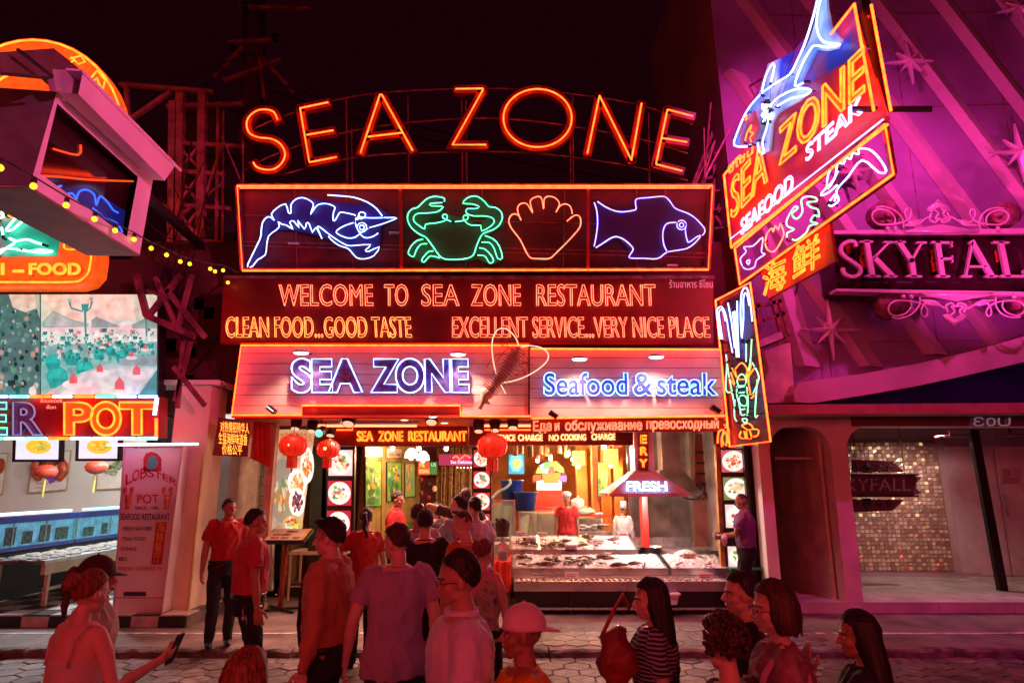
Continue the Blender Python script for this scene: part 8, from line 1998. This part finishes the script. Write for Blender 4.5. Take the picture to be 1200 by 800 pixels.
# --- far customers and staff
person('woman in red shirt with pink tied ponytail, back to the viewer, reaching left', 430, 594, 7.5, 15, 0, 'f', SK_TAN, ('pony', HB), ('tee', C_RED), near=False, face=False, head=(-10, 0), L_={'hand': (-.36, .22, .98)})
def flower(t, s, obj, hobj, arms, M):
    q = MB()
    for k in range(7): q.ball((-.075+.02*math.cos(k*.9), -.02+.02*math.sin(k*1.7), 1.70+.018*math.sin(k*.9)), (.016, .016, .014), 7, 5)
    hobj('hair_flower', q, M_REDP)
person('waitress in red shirt with a red flower in her hair before the green pictures', 465, 575, 9.7, -100, .10, 'f', SK_TAN, ('short', HB), ('polo', C_RED), near=False, extra=flower, head=(0, -8))
person('man in white T-shirt half hidden behind the man in black', 490, 589, 7.0, 5, 0, 'm', SK_TAN, ('short', HBR), ('tee', C_WHT), near=False, face=False, fat=.02)
person('man in black T-shirt seen from directly behind in the middle of the crowd', 499, 596, 6.1, -3, 0, 'm', SK_LT, ('short', HB), ('tee', C_BLK), face=False, R_={'hand': (.27, .05, .90)})
person('woman with long hair facing the viewer deep in the crowd before the curtain', 511, 588, 9.9, 175, .10, 'f', SK_LT, ('long', HB), ('tee', C_DBR), near=False)
person('man with one raised arm behind the dark haired group, brown hair', 546, 571, 8.6, 10, .10, 'm', SK_TAN, ('short', HBR), ('tee', C_DBR), near=False, face=False, L_={'hand': (-.32, .16, 1.38), 'hint': (-1, 0, .3)})
person('man in pale grey shirt with dark hair turned left in the crowd', 538, 579, 7.6, 55, 0, 'm', SK_LT, ('short', HB), ('tee', C_GRY), near=False, head=(20, 0), L_={'hand': (-.15, .33, 1.15)})
person('man in white printed T-shirt behind the orange shirted man', 556, 581, 7.75, 30, 0, 'm', SK_TAN, ('short', HB), ('tee', C_WHT), near=False, face=False)
def sung(t, s, obj, hobj, arms, M):
    q = MB(); q.tube([(-.085, -.03, 1.66), (-.078, .03, 1.71), (0, .06, 1.728), (.078, .03, 1.71), (.085, -.03, 1.66)], .006, 6)
    for sx in (-1, 1): q.ball((sx*.035, .055, 1.720), (.026, .012, .016), 10, 6)
    hobj('sunglasses', q, M_BLACK)
person('cropped haired man in orange T-shirt with sunglasses on his head, face turned left', 545, 596, 5.6, 62, 0, 'm', SK_LT, ('buzz', HGR), ('tee', C_ORG), extra=sung, head=(12, -10), fat=.02)
person('woman with auburn bun in blue patterned top with pink strap, back to the viewer', 566, 631, 5.2, -25, 0, 'f', SK_LT, ('bun', HRD), ('tank', C_BLU), face=False, head=(-10, -8), fat=.02,
       extra=lambda t, s, obj, hobj, arms, M: obj('shoulder_strap', *(lambda q: (q.tube([(.14, .13, 1.1), (.10, .10, 1.36), (.07, 0, 1.46), (.04, -.11, 1.38), (-.06, -.15, 1.2), (-.16, -.12, 1.0)], .022, 8), (q.v, q.f))[-1])(MB()), cloth('pink_strap', (.7, .3, .4))))
# --- front row
def drink(t, s, obj, hobj, arms, M): pass
man_g, s_g, arm_g = person('man with glasses in open lilac shirt walking left in the front row', 541, 644, 2.9, 98, 0, 'm', SK_TAN, ('short', HB), ('polo', C_LIL), (DNM, None), head=(0, -6), glasses=True, R_={'hand': (.23, .12, .90)}, L_={'hand': (-.24, .10, .90)}, feet=((.09, .22), (-.09, -.22, .04)))
person('child in upside pink cap and amber T-shirt walking left', 612, 699, 2.75, 92, 0, 'm', SK_DK, ('buzz', HB), ('tee', C_YEL), (DNM, None), extra=cap_extra(cloth('pink_cap', (.84, .66, .72)), 178, cloth('pink_brim', (.82, .60, .68))), head=(0, 0), hcap=.03)
person('long haired woman in dark striped top walking left beside the ice display', 763, 676, 3.4, 80, 0, 'f', SK_LT, ('long', HB), ('tee', C_STR), head=(6, -4), L_={'hand': (-.22, .12, .95)}, feet=((.08, .18), (-.08, -.18, .03)))
person('dark haired woman in black top, face left, behind the bespectacled woman', 868, 667, 3.35, 75, 0, 'f', SK_LT, ('short', HB), ('tee', C_BLK), head=(8, -3))
person('curly haired woman showing the back of her head at the bottom right', 848, 722, 2.6, 25, 0, 'f', SK_LT, ('curly', HBR), ('tee', C_DBR), face=False, head=(0, -5))
def bagstrap(t, s, obj, hobj, arms, M):
    q = MB(); q.tube([(-.10, .12, 1.15), (-.12, .08, 1.34), (-.12, 0, 1.45), (-.11, -.09, 1.34), (-.12, -.13, 1.1)], .017, 8); obj('shoulder_strap', q.v, q.f, cloth('pink_strap', (.7, .3, .4)))
person('woman with glasses and bobbed hair in floral blouse with a pink shoulder strap', 905, 679, 2.82, 78, 0, 'f', SK_LT, ('bob', HBR), ('tee', C_FLO), glasses=True, head=(6, -2), extra=bagstrap)
person('woman with long black hair raising one hand to her mouth at the lower right', 1005, 714, 2.9, 62, 0, 'f', SK_TAN, ('long', HB), ('tee', C_BLK), head=(5, -4), L_={'hand': (-.09, .24, 1.40), 'hint': (-.6, 0, -1), 'd': (.05, .15, 1), 'n': (.6, -.8, 0), 'curl': .22})
person('auburn haired head of a passer by at the bottom left of the view', 294, 757, 2.3, 5, 0, 'f', SK_LT, ('bob', HRD), ('tee', C_RED), face=False, head=(-15, 0))
woman_a, s_a, arm_a = person('woman with auburn bun and bare back in cream strap top at lower left', 106, 667, 3.3, -22, 0, 'f', SK_LT, ('bun', HRD), ('cami', C_CRM), face=False, head=(-6, -10), R_={'hand': (.30, .24, 1.22), 'hint': (.4, -.2, -1), 'n': (-.7, -.2, .5), 'curl': .75})
person('woman in dark maroon cap with ponytail and cream top, facing right', 118, 647, 3.7, -62, 0, 'f', SK_TAN, ('pony', HBR), ('tee', C_CREAM2), head=(-12, 0), hcap=.02, R_={'hand': (.10, -.02, .9)},
       extra=cap_extra(cloth('maroon_cap', (.05, .01, .02)), 0))
person('attendant in purple shirt wiping hands beside the lit menu column at right', 870, 577, 9.35, 62, .10, 'm', SK_DK, ('buzz', HB), ('polo', C_PRP), near=False, head=(5, -10), L_={'hand': (-.10, .33, 1.12)}, R_={'hand': (.12, .33, 1.10)})
# cooks
def chefhat(t, s, obj, hobj, arms, M):
    q = MB(); q.lathe((0, -.01, 1.665), [(.090, 0), (.094, .045), (.118, .06), (.124, .09), (.10, .125), (.05, .14)], 22); hobj('chef_hat', q, C_CHEF)
person('cook in red polo with a puffy white hat looking down behind the ice', 664, 574, 12.35, 172, .30, 'm', SK_DK, ('buzz', HB), ('tee', C_RED), near=False, extra=chefhat, hcap=.08, head=(0, -18))
def tallhat(t, s, obj, hobj, arms, M):
    q = MB(); q.lathe((0, -.01, 1.665), [(.088, 0), (.090, .10), (.096, .20), (.05, .215)], 22); hobj('chef_hat', q, C_CHEF)
    q = MB(); q.lathe((0, .0, 1.0), [(.182, -.03), (.184, .03)], 28); obj('apron_tie', [(x, y*.8, z) for x, y, z in q.v], q.f, C_RED)
person('cook in white with a tall hat and red apron tie, seen from behind', 729, 580, 12.35, -20, .30, 'm', SK_DK, ('buzz', HB), ('long', C_CHEF), near=False, face=False, extra=tallhat, hcap=.20, head=(-10, -15), fat=.01)
# held and carried things
def local_to_world(t, p): return t.location+Matrix.Rotation(t.rotation_euler.z, 3, 'Z') @ Vector(p)
ph = local_to_world(woman_a, (arm_a[1][2]+arm_a[1][3]*.08)*s_a)
t = thing('mobile_phone', 'dark mobile phone held up by the woman with the bare back', 'phone'); MB().beam(ph+Vector((-.02, .02, -.05)), ph+Vector((.03, .02, .09)), .065, .010).build('case', M_BLACK, t); MB().beam(ph+Vector((-.016, .013, -.042)), ph+Vector((.026, .013, .08)), .056, .004).build('screen', mat('phone_glass', (.02, .02, .03), .08), t)
t = thing('shoulder_bag', 'red leather shoulder bag hanging at the side of the long haired woman', 'bag'); c = U(722, 772, 3.25)
b = MB(); b.ball(c, (.085, .06, .15), 24, 16); b.v = [tuple(Vector(v)+Vector((0, 0, 0))*0+Vector((noise.noise(Vector(v)*14)*.04, noise.noise(Vector(v)*19)*.02, noise.noise(Vector(v)*11)*.03))) for v in b.v]; b.build('bag_body', mat('red_leather', (.35, .03, .02), .35, 0, .2, 8, .3, 60), t, True)
MB().tube([c+Vector((-.07, 0, .09)), c+Vector((-.0, .05, .2)), c+Vector((.06, .10, .27)), c+Vector((.09, .12, .2))], .010, 7).build('strap', MATS['red_leather'], t, True)
t = thing('paper_towel', 'crumpled white towel in the hands of the attendant in purple', 'towel'); c = U(849, 632, 9.12); b = MB(); b.ball(c, (.04, .035, .08), 14, 10); b.v = [tuple(Vector(v)+Vector((noise.noise(Vector(v)*25)*.03, 0, noise.noise(Vector(v)*22)*.03))) for v in b.v]; b.build('towel', C_CHEF, t, True)

# ================================================================ OPPOSITE SIDE OF THE STREET (behind the viewer)
op = thing('opposite_bar', 'neon fronted bar building across the street behind the viewer', 'building')
MB().box((-13, -7.2, 0), (13, -6.9, 9)).build('wall', mat('opp_wall', (.25, .10, .10), .7, 0, .2, 1), op)
MB().box((-12, -6.9, 0), (12, -6.88, 2.6)).build('shop_window', M_GLASSB, op)
MB().box((-12, -6.88, 2.75), (12, -5.9, 2.95)).build('canopy', M_DRED, op)
OP_R = emat('opp_neon_red', (1, .045, .022), 66); OP_P = emat('opp_neon_pink', (.95, .18, .36), 20)
for k in range(4):
    x0 = -11+5.6*k; m = OP_P if k % 2 else OP_R
    for q in range(3): MB().tube([(x0+.25*q, -6.75, 3.3+.3*q), (x0+5-.25*q, -6.75, 3.3+.3*q), (x0+5-.25*q, -6.75, 5.6-.3*q), (x0+.25*q, -6.75, 5.6-.3*q)], .018, 6, closed=True).build('neon_tube', m, op, True)
for x in (-9, -3, 3, 9): MB().box((x-.15, -6.86, 0), (x+.15, -6.7, 2.75)).build('pillar', M_DARK, op)
struct(MB().box((-40, -9, 0.0), (40, -7.2, .1)).build('far_footpath', m_conc))
t = thing('flood_light', 'large magenta floodlight added behind the viewer to light the TV cabinet', 'flood light', 'magenta floodlights of the bar facade')
p = Vector((7.5, -3.5, 5.6)); d = (Vector((-4.6, 6.5, 5.2))-p).normalized()  # unseen spot added to brighten the TV cabinet from the right
MB().beam(p-d*.2, p+d*.1, .4, .3).build('housing', M_DARK, t); MB().beam(p+d*.105, p+d*.11, .36, .26).build('lens', MATS['magenta_lens'], t); MB().tube([p-d*.2, Vector((8.2, -6.9, 5.2))], .04, 6).build('arm', M_DARK, t)
l = bpy.data.lights.new('lamp', 'SPOT'); l.energy = 6500; l.color = (1, .10, .38); l.spot_size = rad(27); l.spot_blend = .7; l.shadow_soft_size = .18
lo = bpy.data.objects.new('lamp', l); COL.objects.link(lo); lo.parent = t; lo.location = p+d*.2; lo.rotation_euler = d.to_track_quat('-Z', 'Y').to_euler()
for t in list(AUTO): settle(t)
